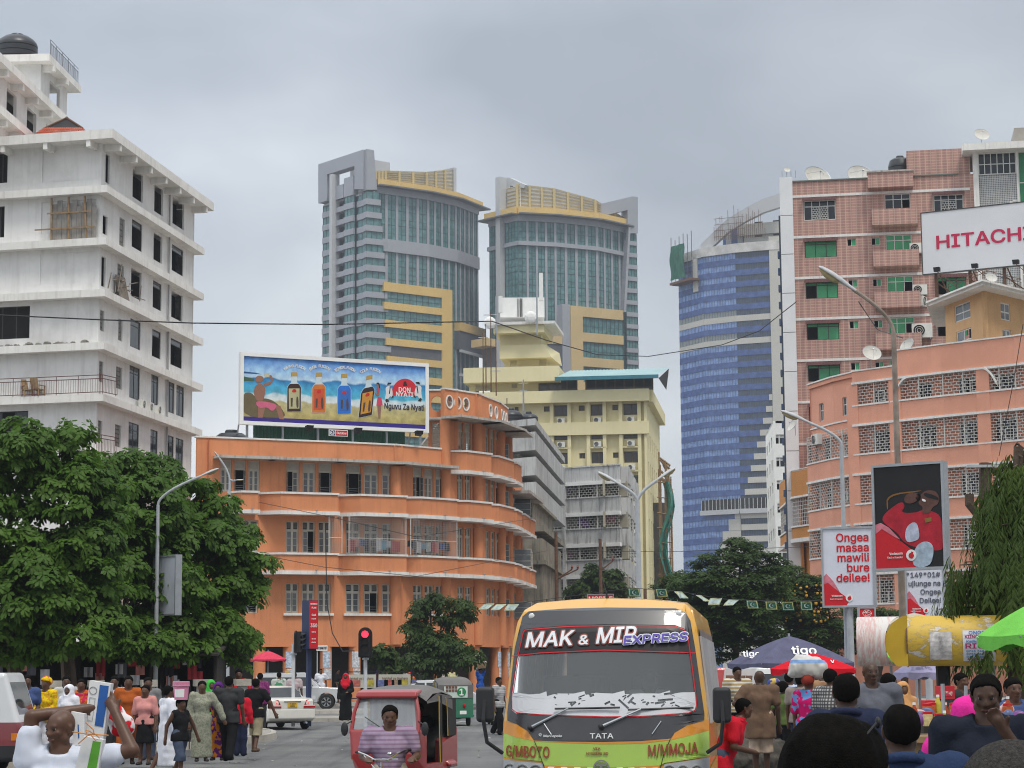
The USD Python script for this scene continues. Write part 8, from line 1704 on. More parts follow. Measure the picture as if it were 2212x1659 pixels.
PEOPLE=[('man in a blue shirt and dark trousers looking down beside the minibus',58,1457,43,.5,KERB,('shirt',blue),(T,blk),{'arms':('down','front')}),('woman in a bright yellow blouse with a yellow headwrap',101,1463,44,-.4,KERB,('shirt',cloth('cloth_yellow',(.62,.45,.01),'print',(.5,.25,.02),22)),('skirt',wht),{'scarf':('wrap',cloth('wrap_yellow',(.62,.42,.01),'print',(.4,.03,.05),14)),'hair':None,'fem':True,'sleeve':'long','arms':('front','front')}),('girl wrapped in a white hijab standing behind the man with cartons',150,1479,43.5,-.3,KERB,('robe',wht),None,{'scarf':('hijab',wht),'hair':None,'fem':True,'hem':.05}),('man in a pale grey shirt behind the girl in the white hijab',144,1459,47,.2,KERB,('shirt',cloth('cloth_pale',(.36,.36,.35))),(T,dgrey),{}),('woman in an orange and red printed dress left of the carton',176,1466,44.5,.1,KERB,('robe',cloth('print_flame',(.42,.10,.02),'print',(.4,.02,.06),16)),None,{'fem':True,'hem':.1}),('man in a blue and white patterned shirt behind the carton',248,1459,46,.0,KERB,('shirt',cloth('print_bluewhite',(.40,.42,.48),'print',(.10,.12,.2),30)),(T,dgrey),{}),('woman with glasses in an orange two piece dress carrying a red bag',278,1459,43,.15,KERB,('robe',cloth('print_orange',(.40,.11,.02),'stripe',(.18,.03,.015),34)),None,{'fem':True,'hem':.07,'build':1.1}),('young woman in a pink blouse with white collar and black skirt',315,1479,42.6,-.1,KERB,('shirt',cloth('cloth_pink',(.50,.22,.20))),('short_skirt',blk),{'fem':True,'hem':.5}),('man in a grey shirt half hidden behind the pink blouse',320,1462,45,.3,KERB,('shirt',greyc),(T,jean),{}),('man in a long white robe turned away, walking on the kerb edge',364,1480,42,2.2,0.0,('robe',wht),None,{'sleeve':'long','hem':.1,'legs':'walk','shoes':'sandal','arms':('down','swingf')}),('boy in a black vest and denim shorts with a pink bucket on his head',391,1508,40.4,.9,0.0,('shirt',blk),('shorts',jean),{'sleeve':'none','arms':('swingb','side'),'legs':'walk','hair':'short','shoes':None}),('woman in a grey green dress with an orange yoke and violet scarf',437,1470,44,.2,KERB,('robe',cloth('print_greygreen',(.26,.26,.2),'print',(.18,.2,.15),30)),None,{'fem':True,'hem':.05,'build':1.1,'arms':('down','side'),'sleeve':'long'}),('girl in a bright green hijab behind the orange bag',456,1469,47,.4,KERB,('robe',cloth('cloth_green',(.05,.34,.05))),None,{'scarf':('hijab',cloth('cloth_green',(.05,.34,.05))),'hair':None,'fem':True,'hem':.05}),('child in an orange and purple printed dress beside the man in charcoal',472,1474,44.5,.0,KERB,('robe',cloth('print_orangepurple',(.52,.17,.01),'print',(.12,.02,.15),9)),None,{'fem':True,'hem':.04,'scarf':('hijab',cloth('cloth_purple',(.08,.02,.14))),'hair':None}),('man in charcoal shirt and black trousers seen from behind on the pavement',495,1460,44.3,3.0,KERB,('shirt',dgrey),(T,blk),{'build':1.15,'legs':'walk2','hem':.44}),('boy in a red football shirt facing the camera before the spare wheel',516,1445,58,.1,KERB,('shirt',cloth('shirt_red_yellow',(.45,.015,.02),'print',(.45,.32,.02),9)),(T,dgrey),{}),('person in red top and navy trousers with a red backpack',520,1487,47,3.0,KERB,('shirt',redc),(T,navy),{'H':1.45,'sleeve':'long'}),('youth in a black tee and khaki shorts walking away past the white saloon',553,1465,48.8,2.9,KERB,('shirt',blk),('shorts',khaki),{'legs':'walk2','arms':('side','front'),'shoes':'sandal'}),('woman in a purple print top behind the youth in black',562,1443,70,3.1,.0,('shirt',cloth('print_purple',(.14,.02,.10),'print',(.2,.05,.14),20)),(T,dgrey),{'fem':True}),('man in a green and white tee walking in front of the silver estate',603,1445,88,3.0,.0,('shirt',cloth('tee_green',(.4,.42,.38),'print',(.05,.2,.1),4)),('shorts',greyc),{}),('man in a red and white striped shirt in front of the silver estate',636,1442,86,3.1,.0,('shirt',cloth('stripe_redwhite',(.5,.48,.48),'stripe',(.2,.03,.06),7)),(T,jean),{'hem':.44}),('woman in a black robe with a long red scarf standing on the traffic island',747,1454,78.5,-.1,.16,('robe',blk),None,{'fem':True,'hem':.02,'sleeve':'long','scarf':('hijab',redc),'hair':None,'arms':('down','front')}),('man in a white shirt beyond the bonnet of the silver estate',693,1433,119,.2,.16,('shirt',wht),(T,dgrey),{}),('woman in a black top and green skirt by the poster column',729,1420,120,1.4,.16,('shirt',blk),('skirt',cloth('cloth_dkgreen',(.04,.08,.03))),{'fem':True}),('person in a brown dress under the bush by the arcade',821,1431,121,.4,.16,('robe',cloth('print_brown',(.28,.12,.07),'print',(.4,.2,.12),8)),None,{'fem':True,'hem':.05}),('dark robed person between the poster columns',853,1434,122,.8,.16,('robe',cloth('cloth_maroon',(.06,.015,.02))),None,{'hem':.04,'fem':True}),('woman in a white blouse behind the banner fence',880,1433,121,.3,.16,('shirt',wht),(T,dgrey),{'fem':True}),('person wrapped in red, yellow and blue cloth behind the banner fence',886,1451,117.5,.0,.1,('robe',cloth('cloth_orange',(.55,.09,.01))),None,{'fem':True,'hem':.1,'scarf':('hijab',cloth('wrap_redyellow',(.5,.02,.02),'print',(.5,.36,.02),4)),'hair':None}),('man in an embroidered pale cap behind the silver saloon',909,1442,120,.2,.16,('shirt',dgrey),(T,dgrey),{'scarf':('wrap',cloth('cap_cream',(.5,.38,.28))),'hair':None}),('man in a pale yellow shirt walking under the arcade',976,1426,119,.5,.16,('shirt',cloth('cloth_lemon',(.52,.48,.26))),(T,cloth('cloth_brown',(.09,.06,.04))),{'sleeve':'long','legs':'walk'}),('man in a blue shirt carrying a basket on his head by the arcade',1037,1434,118,.9,.1,('shirt',cloth('cloth_royal',(.02,.08,.35))),(T,dgrey),{'arms':('up','up'),'legs':'step'}),('walking man in a pinstriped shirt half hidden by the left bus mirror',1077,1462,66,.9,.0,('shirt',cloth('stripe_bw',(.45,.45,.45),'stripe',(.1,.1,.1),16)),(T,blk),{'legs':'walk'}),('person in a red shirt and jeans leaning at the right side of the bus',1552,1508,26.5,1.7,.0,('shirt',redc),(T,jean),{'lean':.5,'arms':('front','front')}),('man in a tan polo with white stripes standing behind the bus mirror',1592,1439,45,.3,MK,('shirt',cloth('polo_tan',(.30,.22,.11),'stripe',(.5,.48,.42),4.2)),(T,blk),{'build':1.15}),('bald man in a brown hooded tunic and cream shorts with his back turned',1640,1446,37.5,3.1,.1,('shirt',cloth('tunic_brown',(.13,.082,.055))),('shorts',cloth('cloth_cream',(.38,.29,.22))),{'hair':None,'hem':.36,'build':1.15,'shoes':'sandal','arms':('down','hip'),'skin':0}),('man in a pale blue shirt seen from behind left of the magenta dress',1704,1452,41,2.8,MK,('shirt',cloth('cloth_paleblue',(.40,.46,.60))),(T,blk),{'hem':.45}),('man in a grey tee close behind the magenta dress',1728,1456,39,2.6,MK,('shirt',cloth('cloth_taupe',(.24,.2,.18))),(T,navy),{'build':1.1}),('woman in a magenta dress with blue motifs carrying a big sack on her head',1745,1458,35,2.7,MK,('robe',cloth('print_magenta',(.42,.008,.10),'print',(.10,.22,.45),6)),None,{'fem':True,'hem':.06,'scarf':('wrap',cloth('wrap_rust',(.20,.03,.02))),'hair':None,'build':1.1}),('man in a tan tee behind the checked shirt',1779,1436,36,3.0,MK,('shirt',cloth('cloth_tan',(.30,.18,.10))),(T,dgrey),{}),('man in a black and white checked shirt turning his head right',1793,1443,30,2.4,MK,('shirt',cloth('check_bw',(.07,.07,.075),'check',(.5,.5,.5),7)),(T,dgrey),{}),('man in a dark jacket with a blue backpack strap seen from behind',1826,1452,15,3.0,.16,('shirt',navy),(T,blk),{'skin':0}),('tall bald man with glasses in a grey shirt walking towards the camera',1880,1425,24,.15,MK,('shirt',cloth('cloth_bluegrey',(.10,.105,.125))),(T,blk),{'hair':None,'build':1.2,'skin':0,'face':1,'hem':.44}),('woman with an orange scarf over black behind the man with glasses',1918,1453,27,2.0,MK,('robe',blk),None,{'fem':True,'hem':.05,'hair':'short'}),('girl in a pale orange hijab by the market stall',1949,1473,34,.1,MK,('robe',cloth('cloth_peach',(.50,.28,.16))),None,{'scarf':('hijab',cloth('cloth_apricot',(.52,.27,.11))),'hair':None,'fem':True,'hem':.06,'skin':2}),('broad man in a navy shirt seen from behind right of the nearest head',1942,1517,10.8,3.1,0.0,('shirt',cloth('cloth_navyblue',(.022,.036,.08))),(T,blk),{'build':1.2,'skin':0,'hem':.44}),('woman under a bright pink shawl beside the man with his hand at his chin',2062,1506,13.5,2.4,.12,('robe',cloth('cloth_hotpink',(.62,.03,.26))),None,{'scarf':('hijab',cloth('cloth_hotpink',(.62,.03,.26))),'hair':None,'fem':True,'hem':.05,'lean':.25,'build':1.15}),('young man in a dark polo shirt resting his chin on his hand',2128,1453,13.2,-.25,.12,('shirt',cloth('cloth_ink',(.014,.017,.026))),(T,blk),{'arms':('down','chin'),'build':1.2,'skin':0,'face':1,'nod':.25}),('nearest person, a black haired head with sunglasses pushed up',1797,1525,4.25,2.3,0.0,('shirt',blk),(T,blk),{'skin':2,'build':1.1,'hem':.44}),('grey haired head cut off by the lower right corner',2172,1584,3.7,3.0,0.0,('shirt',dgrey),(T,blk),{'hair':'grey','skin':1}),('man in a maroon sweater beyond the bus, under the far trees',1592,1432,75,.1,.0,('shirt',cloth('cloth_maroon',(.06,.015,.02))),(T,dgrey),{}),('woman with a blue and yellow headwrap behind the hooded tunic',1672,1468,44,1.2,MK,('shirt',cloth('cloth_olive',(.09,.13,.04))),(T,dgrey),{'fem':True,'scarf':('wrap',cloth('wrap_blueyellow',(.06,.08,.3),'print',(.5,.36,.1),7)),'hair':None}),('dark haired person in an olive top bending by the stalls',1690,1474,40,2.4,MK,('shirt',cloth('cloth_olive',(.09,.13,.04))),(T,blk),{'hair':'afro','H':1.5}),('man in a dark shirt in the shade behind the market boxes',2075,1452,30,.6,MK,('shirt',dgrey),(T,blk),{}),('man in a faded blue shirt in the shade right of the market boxes',2186,1462,22,.2,MK,('shirt',blue),(T,blk),{}),]
PID={}
for row in PEOPLE:
 lb,u,vh,y,yaw,zg,top,bot,kw=row
 PID[lb]=person(lb,u,vh,y,yaw,zg,top,bot,**kw)
def at(t,p):return tuple(np.array(p))
def carried(name,label,cat,top_of,dz=0.0):S,hd_,w=_pos[PID[top_of]];m=np.array(UsdGeom.Xformable(stage.GetPrimAtPath(PID[top_of])).ComputeLocalToWorldTransform(0)).T;p=m[:3,3]+m[:3,:3]@hd_;return thing(name,label,cat,(p[0],p[1],p[2]+.115*.6*S+dz))
b=carried('bucket','pink plastic bucket with white label carried on the boy in the black vest','bucket','boy in a black vest and denim shorts with a pink bucket on his head',-.02)
PINK=mat('pink_plastic',(.58,.22,.33),.45,.08,4,space='object');part(b,'pail',M().lathe([(.005,0),(.125,0),(.15,.27),(.158,.28),(.158,.34),(.15,.345),(.14,.34),(.12,.02)],24),PINK,40);part(b,'rim_band',M().lathe([(.15,.25),(.162,.255),(.162,.275),(.15,.28)],24),PINK);th=np.linspace(-2.4,-1.0,8);part(b,'paper_label',M().grid([[(r_*math.cos(t),r_*math.sin(t),z) for t in th] for r_,z in((.132,.05),(.145,.2))]),WHITE)
b=carried('sack','big white woven sack with a blue stripe on the head of the woman in magenta','sack','woman in a magenta dress with blue motifs carrying a big sack on her head')
sk=solid([((-.17,0,.13),(.19,0,.12),.13,.12),((-.16,.02,.24),(.14,.02,.22),.10,.09),((-.26,0,.05),(.2,0,.06),.07,.09)],.018,.03,None,.03,4)
part(b,'sack_body',sk,rawmat('woven_sack',{'tc':('texture_coordinate',{}),'s':('separate_xyz',{}),'r':('rgb_ramp',{'interpolate':False,'ramp':[(0,(.42,.41,.38)),(.20,(.16,.27,.48)),(.255,(.50,.50,.49))]}),'p':('principled_bsdf',{'roughness':.7})},[('tc.object','s.vector'),('s.z','r.fac'),('r.color','p.base_color')],'p.BSDF'),True)
b=carried('basket','pale basket carried on the head of the man in blue by the arcade','basket','man in a blue shirt carrying a basket on his head by the arcade',.02);part(b,'basket_body',M().hexa([(-.3,-.2,0),(.3,-.2,0),(.3,.2,0),(-.3,.2,0)],[(-.36,-.25,.3),(.36,-.25,.3),(.36,.25,.3),(-.36,.25,.3)]),TIMBER);part(b,'cloth_cover',M().add(hull([(x,y,.33) for x in(-.32,.32) for y in(-.2,.2)],.06)),mat('pale_cloth',(.5,.45,.42),.9))
bm=person('bald man in a white striped shirt carrying long cartons on his shoulder',134,1530,14.5,0,0,('shirt',cloth('stripe_paleblue',(.50,.53,.60),'check',(.47,.5,.58),22)),(T,dgrey),hair=None,arms=(((-.01,0,.165),(-.19,.07,.19)),((.155,-.02,.035),(.075,.05,.176))),turn=-.65,nod=.12,skin=1,build=1.1,hem=.44,face=1,slv=.55)
mp=lambda x,y,d=14.5:P(*(fr(0,2600,.28933)(x,y)),d)
def carton(label,pts,depth,d,stripe=None,sp=None,name='carton'):
 """A long box whose front face has these four corners (photograph), d metres away."""
 q=[mp(*p,d) for p in pts];c=q[3].copy();t=thing(name,label,'box',c);Q=[p-c for p in q];n=V3(0,depth,0)
 part(t,'box_body',M().hexa([Q[0],Q[1],Q[2],Q[3]],[p+n for p in Q]),mat('white_carton',(.60,.60,.59),.6,.04,3))
 f=lambda a,b_,e=-.003:(Q[0]*(1-a)+Q[1]*a)*(1-b_)+(Q[3]*(1-a)+Q[2]*a)*b_+V3(0,e,0)
 if stripe:part(t,'printed_stripe',M().quad(f(stripe[0],stripe[2]),f(stripe[1],stripe[2]),f(stripe[1],stripe[3]),f(stripe[0],stripe[3])),sp)
 return t,f
c1,f1=carton('tall white carton with a blue stripe leaning behind the bald man',[(1240,420),(1535,465),(1425,1240),(1150,1190)],.10,14.62,(.5,.92,.05,.78),mat('carton_blue',(.02,.09,.30),.6))
part(c1,'printed_ring',M().tube([f1(.22+.17*math.cos(a),.17+.065*math.sin(a)) for a in np.linspace(0,2*PI,25)],.0018,4,False),greyc);part(c1,'printed_outline',M().tube([f1(*p) for p in((.1,.3),(.36,.3),(.36,.7),(.1,.7),(.1,.3))],.0015,4,False),greyc)
c2,f2=carton('lower white carton with a green stripe held before the bald man',[(1150,1190),(1425,1240),(1350,1700),(1020,1700)],.10,14.35,(.52,.92,.08,1.0),mat('carton_green',(.09,.30,.03),.6))
carton('small white carton tied beside the head of the bald man',[(985,850),(1165,885),(1170,1320),(1020,1320)],.09,14.5,(.45,.55,.36,.78),mat('carton_blue',(.02,.09,.30),.6))
s_=M();[s_.tube([mp(*p,14.28)-mp(1250,1150,14.28) for p in pts],.004,5) for pts in(((1000,1130),(1200,1160),(1500,1180)),((1180,1000),(1290,1100),(1300,1160)),((1080,1300),(1200,1190),(1300,1150)),((1200,1150),(1180,1110),(1240,1120),(1290,1160)),((1300,1150),(1380,1220),(1320,1250),(1260,1180)))]
part(thing('string','orange string tied in a bow round the white cartons','string',mp(1250,1150,14.28)),'knot',s_,mat('orange_string',(.5,.2,.04),.8),kind='stuff')
bg=thing('plastic_bag','red and white plastic bag hanging behind the cartons','bag',mp(1630,960,14.8));part(bg,'bag_body',solid([((-.03,0,.02),(.05,0,-.03),.065,.06),((0,0,-.06),(.06,0,-.07),.05,.05),((-.06,0,.06),(0,0,.06),.04,.04)],.01,.02,None,.02,3),cloth('bag_red',(.52,.02,.03),'print',(.6,.58,.58),9),True)
cy=person('man in a striped lilac polo shirt riding a bicycle before the red rickshaw',842,1521,24,0.06,0,('shirt',cloth('polo_lilac',(.27,.21,.29),'stripe',(.20,.13,.20),6.5)),(T,cloth('cloth_stone',(.30,.27,.22))),arms=(((.05,-.02,-.14),(.02,-.16,-.155)),)*2,legs='sit',sit=.80,H=1.68,skin=1,build=1.15,nod=.2,face=1,h=.013)
bp=V3(px(829,24),23.45,0);bc=thing('bicycle','chrome roadster bicycle under the man in the lilac polo','bicycle',bp)
for y_ in(0.05,1.15):
 w_=sub(bc,'wheel');part(w_,'tyre',M().tube([(0,y_+.34*math.cos(a),.35+.34*math.sin(a)) for a in np.linspace(0,2*PI,41)],.02,6,False),TYRE);sp=M();[sp.bar((0,y_,.35),(0,y_+.32*math.cos(a),.35+.32*math.sin(a)),.0015,3) for a in np.linspace(0,2*PI,28)];part(w_,'spoke',sp,CHROME,kind='stuff')
part(bc,'frame',M().tube([(0,.3,.88),(0,.85,.5),(0,1.15,.35)],.018,6).tube([(0,.3,.82),(0,.9,.85)],.018,6).tube([(0,.85,.4),(0,.95,.92)],.018,6),BLACK);part(bc,'fork',M().tube([(.05,.05,.35),(.05,.22,.8),(0,.28,.95),(-.05,.22,.8),(-.05,.05,.35)],.013,6),CHROME);part(bc,'handlebar',M().tube([(-.27,.42,1.10),(-.17,.30,1.07),(-.07,.2,1.02),(0,.25,1.03),(.07,.2,1.02),(.17,.30,1.09),(.27,.42,1.12)],.013,8),CHROME,40);part(bc,'bell',M().add(trimesh.creation.icosphere(2,.032),trans(.09,.17,1.09)@np.diag([1,1,.7,1])),CHROME,True);part(bc,'brake_rod',M().bar((0,.12,1.0),(0,.08,.75),.012).bar((-.18,.2,1.03),(.18,.2,1.03),.006).tube([(-.2,.28,1.07),(-.06,.05,.93),(.02,.1,.8)],.005,4),CHROME);part(bc,'saddle',hull([(-.08,.98,.8),(.08,.98,.8),(0,.75,.8)],.035),BLACK);part(bc,'grip',M().tube([(-.27,.42,1.10),(-.30,.47,1.10)],.017,6).tube([(.27,.42,1.12),(.30,.47,1.12)],.017,6),BLACK);part(bc,'mudguard',M().tube([(0,.05+.38*math.cos(a),.35+.38*math.sin(a)) for a in np.linspace(.4,2.7,14)],.022,5),BLACK)
person('driver in the shade of the red auto rickshaw',838,1528,37.0,0,0,('shirt',dgrey),(T,blk),legs='sit',sit=.72,H=1.6,arms=('grip','grip'),h=.022)
person('passenger in a black and white top inside the red auto rickshaw',905,1530,38.0,.2,0,('shirt',cloth('top_bw',(.02,.02,.02),'print',(.4,.4,.4),8)),(T,jean),legs='sit',sit=.66,H=1.55,arms=('front','front'),h=.022)
person('bus driver in a white shirt behind the dusty windscreen',1402,1465,23.6,0,0,('shirt',wht),(T,blk),legs='sit',sit=1.18,H=1.7,arms=('grip','grip'),h=.02)
person('passenger in a blue shirt behind the bus windscreen',1245,1475,25.2,0,0,('shirt',blue),(T,blk),legs='sit',sit=1.1,H=1.7,h=.024)
sc_=solid([((-.3,0,.25),(.3,.05,.22),.33,.3),((.05,.1,.5),(-.1,.1,.55),.22,.18),((.5,.05,.2),(.62,0,.15),.22,.2),((-.5,0,.15),(-.45,0,.12),.2,.2)],.025,.05,[lambda p:-p[:,2]],.06,2);solo_=thing('bundle','large dark cloth bundle lying at the feet of the man in the hooded tunic','bundle',(px(1633,39),39.3,.1),scale=(1.05,1,1.15));part(solo_,'bundle_body',sc_,mat('dark_sacking',(.075,.068,.058),.95,.25,6,bump=.4,space='object'),True)
def lamp_head(t,p,d,L=.8,m_=None):
 """A cobra-head lantern at the arm's end p pointing along d."""
 d=np.array(d,float);d/=np.linalg.norm(d);s=np.cross(d,[0,0,1.0]);s/=np.linalg.norm(s);u=np.cross(s,d);R=np.column_stack([d,s,u])
 prof=[(-.08,.05,.05),(.1,.07,.06),(.35,.13,.09),(.65,.15,.10),(.92,.11,.07),(1.0,.04,.03)];th=np.linspace(0,2*PI,17)
 g=[[np.array(p)+R@(np.array([x*L,w*math.cos(a)*L,h*max(math.sin(a),-.25)*L])) for a in th] for x,w,h in prof];part(t,'lantern_housing',M().grid(g),m_ or mat('lamp_housing',(.42,.43,.44),.5,.15,4,streak=.3),40)
 gl=[[np.array(p)+R@(np.array([x*L,w*.85*math.cos(a)*L,-h*abs(math.sin(a))*L-.02*L])) for a in np.linspace(0,PI,9)] for x,w,h in((.38,.08,.05),(.5,.12,.11),(.75,.12,.11),(.93,.06,.05))];part(t,'lantern_bowl',M().grid(gl),mat('lamp_bowl',(.30,.25,.13),.25,.2,3))
def street_lamp(label,u,y,vtop,arm,vh,L=.8,r=.075,bend=None,m_=POLE,both=False,dz=0):
 """Pole at column u, y metres away, topped at row vtop, with an arm reaching to column arm, row vh."""
 base=V3(px(u,y),y,0);t=thing('street_lamp',label,'street lamp',base);z1=P(u,vtop,y)[2];e=P(arm,vh,y)-base
 pt=[(0,0,0),(0,0,z1*.6),(0,0,z1*.93)];k=np.linspace(0,1,9)[1:]
 zb=z1*.93;zc=zb+(e[2]-zb)*.42;b=[V3(e[0]*q*q,0,zb*(1-q)**2+zc*2*q*(1-q)+e[2]*q*q) for q in k]
 part(t,'pole',M().tube(pt,[r*1.25,r,r*.8],10),m_,40);part(t,'arm',M().tube([pt[-1]]+b,r*.62,8),m_,40);lamp_head(t,b[-1],b[-1]-b[-2],L)
 if both:e2=[V3(-q[0]*both,0,q[2]+dz*(i/8)) for i,q in enumerate(b)];part(t,'arm',M().tube([pt[-1]]+e2,r*.62,8),m_,40);lamp_head(t,e2[-1],e2[-1]-e2[-2],L)
 return t
street_lamp('grey street lamp among the left trees, its lantern before the orange building',336,56,1052,433,1029,.52,.055)
street_lamp('old rusty street lamp with a big drooping lantern above the dark poster',1953,37,648,1842,625,.72,.055,m_=mat('rusty_pole',(.22,.18,.15),.8,.45,3,streak=.4))
street_lamp('grey street lamp standing on the white roadside poster',1831,48,912,1745,912,.66,.055)
street_lamp('small distant street lamp over the dark poster and the flags',1735,128,1240,1705,1232,.9,.06)
street_lamp('tall double armed street lamp in front of the yellow hotel',1383,100,1050,1337,1046,1.15,.12,both=1.0,dz=.15)
street_lamp('twin headed lamp rising from the treetops by the orange building',492,75,1000,474,990,.3,.05,both=.5,dz=-.9)
YB=mat('signal_black',(.014,.014,.015),.5,.1,4)
def signal(label,u,y,v0,v1,vg,rz,lit=True,n=3):
 base=V3(px(u,y),y,.1);t=thing('traffic_light',label,'traffic light',base,rz);z1,z0=P(u,v0,y)[2]-.1,P(u,v1,y)[2]-.1;H=z1-z0;w=H*.235
 part(t,'pole',M().tube([(0,.1,0),(0,.1,z0+.3)],.062,10),mat('white_signal_pole',(.5,.51,.52),.5,.1,5,streak=.3),40)
 g=unary_union([sbox(-w,z0,w,z1-w),Point(0,z1-w).buffer(w)]);part(t,'back_board',M().poly(g,.0,.05),YB);part(t,'signal_box',M().box(-w*.62,w*.62,-.16,-.002,z0+.03,z1-w*.2),YB);part(t,'clamp',M().tube([(0,.1,z0-.02),(0,.1,z0-.08)],.12,10),STEEL)
 for k in range(3):
  z=z1-w*1.0-(H-w*1.3)/3*k;r=w*.50;ln=sub(t,'lamp')
  part(ln,'lens',M().add(trimesh.creation.cylinder(r,.02,sections=24),trans(0,-.17,z)@trimesh.transformations.rotation_matrix(PI/2,[1,0,0])),mat('lit_red_signal',(1.0,.03,.06),.4,.25,40,emis=1.5,space='object') if lit and k==0 else mat('unlit_lens',(.035,.03,.025),.3))
  a=np.linspace(-.1,PI+.1,15);part(ln,'hood',M().grid([[(r*1.1*math.cos(q),-.16-d*(.35+.65*max(math.sin(q),0)),z+r*1.1*math.sin(q)) for q in a] for d in(0,.22)]),YB)
 return t
signal('black traffic light showing red in front of the orange building',789,73,1355,1420,1490,0);signal('traffic light seen from its side left of the dark blue sign post',640,74,1362,1410,1500,1.45,False)
y=74.0;b=V3(px(667,y),y,.1);t=thing('sign_post','dark blue pylon with a narrow red sign reading 350 beside the signals','sign',b,.62);z=lambda v:P(667,v,y)[2]-.1
part(t,'post',M().box(-.07,.07,-.07,.07,0,z(1402)),mat('navy_paint',(.02,.03,.075),.5));part(t,'sign_box',M().box(-.13,.20,-.26,.26,z(1402),z(1297)),mat('navy_paint',(.02,.03,.075),.5));part(t,'red_face',M().box(-.13,.202,-.268,-.261,z(1401),z(1298)),RED);tx=M();hz=z(1297)-z(1402)
for s,h_,zz in(('MOBILE',.055,.93),('PLAN',.06,.85),('Call',.07,.70),('now',.05,.63),('350',.12,.47),('sms',.05,.36),('free',.04,.22),('data',.04,.15)):tx.text(s,h_,.035,z(1402)+hz*zz-.04,-.27,.006,align='c',width=.26 if s in('MOBILE','350') else .17)
part(t,'lettering',tx,WHITE)
y=124.0;sgn=W('street_sign','small white street name board under the arcade beside the blue post','sign',(px(705,y),y,0));Fs=Face((px(672,y),y),(px(707,y),y));z0,z1=Fs.at(690,1406)[1],Fs.at(690,1394)[1];fpart(sgn,Fs,'board',M().box(.3,Fs.L,0,.04,z0,z1),WHITE);fpart(sgn,Fs,'lettering',M().text('BHATTI MOHAMED STREET',.14,(Fs.L+.3)/2,z0+.09,0,.01,align='c',width=(Fs.L-.3)*.9),blk);fpart(sgn,Fs,'post',M().box(.32,.38,.05,.1,0,z1),POLE)
def roundel(root,F,x,z,r,y,ring=WHITE,core=RED):
 fpart(root,F,'roundel',M().poly(Point(x,z).buffer(r),y-.006,y),ring);g=Point(x+r*.02,z-r*.08).buffer(r*.52).union(affinity.rotate(sbox(x+r*.0,z+r*.2,x+r*.35,z+r*.62),-25));fpart(root,F,'speech_mark',M().poly(g,y-.012,y-.006),core)
def board(label,u0,u1,v0,v1,ya,yb,bg,post=None,name='poster_board'):
 F=Face((pv(u0,ya,(v0+v1)/2),ya),(pv(u1,yb,(v0+v1)/2),yb));z1=(F.at(u0,v0)[1]+F.at(u1,v0)[1])/2;z0=(F.at(u0,v1)[1]+F.at(u1,v1)[1])/2;t=W(name,label,'poster',(*F.a,0));fr_=.045
 fpart(t,F,'case',M().box(0,F.L,.0,.16,z0,z1),STEEL);fpart(t,F,'frame',M().box(0,fr_,-.03,-.001,z0,z1).box(F.L-fr_,F.L,-.03,-.001,z0,z1).box(fr_,F.L-fr_,-.03,-.001,z1-fr_,z1).box(fr_,F.L-fr_,-.03,-.001,z0,z0+fr_),STEEL);fpart(t,F,'print',M().box(fr_,F.L-fr_,-.008,-.001,z0+fr_,z1-fr_),bg)
 if post:fpart(t,F,'post',M().tube([(post*F.L,.10,0),(post*F.L,.10,z0)],.075,10),POLE,smooth=40)
 return t,F,lambda a,b_:(fr_+(F.L-2*fr_)*a,z1-fr_-(z1-z0-2*fr_)*b_),(F.L,z1-z0)
PALEP=mat('pale_lilac_print',(.55,.57,.63),.45,.05,2)
def prt(t,F,q,name,pts,m_,k=1):fpart(t,F,name,M().poly(Polygon([q(*p) for p in(chaikin(pts) if name.startswith('printed') else pts)]).buffer(0),-.008-.004*k,-.008),m_)
def offer(label,*a,post=None,ink=RED,lines=(),y0=.12,dy=.125,hh=.05,right=.93):
 t,F,q,(w,h)=board(label,*a,PALEP,post);prt(t,F,q,'red_corner',[(0,1),(0,.72),(.08,.70),(.2,.77),(.52,.93),(.45,1)],RED);prt(t,F,q,'pink_fade',[(0,.72),(0,.62),(.05,.58),(.2,.69),(.32,.83),(.2,.77),(.08,.70)],mat('pink_fade',(.52,.16,.2),.5,.3,8),1);m=M()
 for i,s in enumerate(lines):x,z=q(right,y0+dy*i);m.text(s,h*hh,x,z,-.012,.006,align='r')
 fpart(t,F,'lettering',m,ink);x,z=q(.51,.905);roundel(t,F,x,z,w*.068,-.014);m=M();x,z=q(.37,.885);m.text('Vodacom',h*.022,x,z,-.018,.004,align='r');x,z=q(.37,.925);m.text('Kazi ni kwako',h*.018,x,z,-.018,.004,bold=False,align='r');fpart(t,F,'small_lettering',m,WHITE);return t
offer('white roadside poster with large red lettering Ongea masaa mawili bure deilee',1775,1890,1138,1312,47.75,47.35,post=.49,lines=('Ongea','masaa','mawili','bure','deilee!'),y0=.165,dy=.132,hh=.098)
offer('white poster with grey lettering half hidden behind the dark poster',1955,2042,1195,1336,44.5,44.2,post=.5,ink=mat('grey_ink',(.10,.11,.14),.5),lines=('*149*01#','ujiunge na','Ongea','Deilee!'),y0=.36,dy=.14,hh=.075)
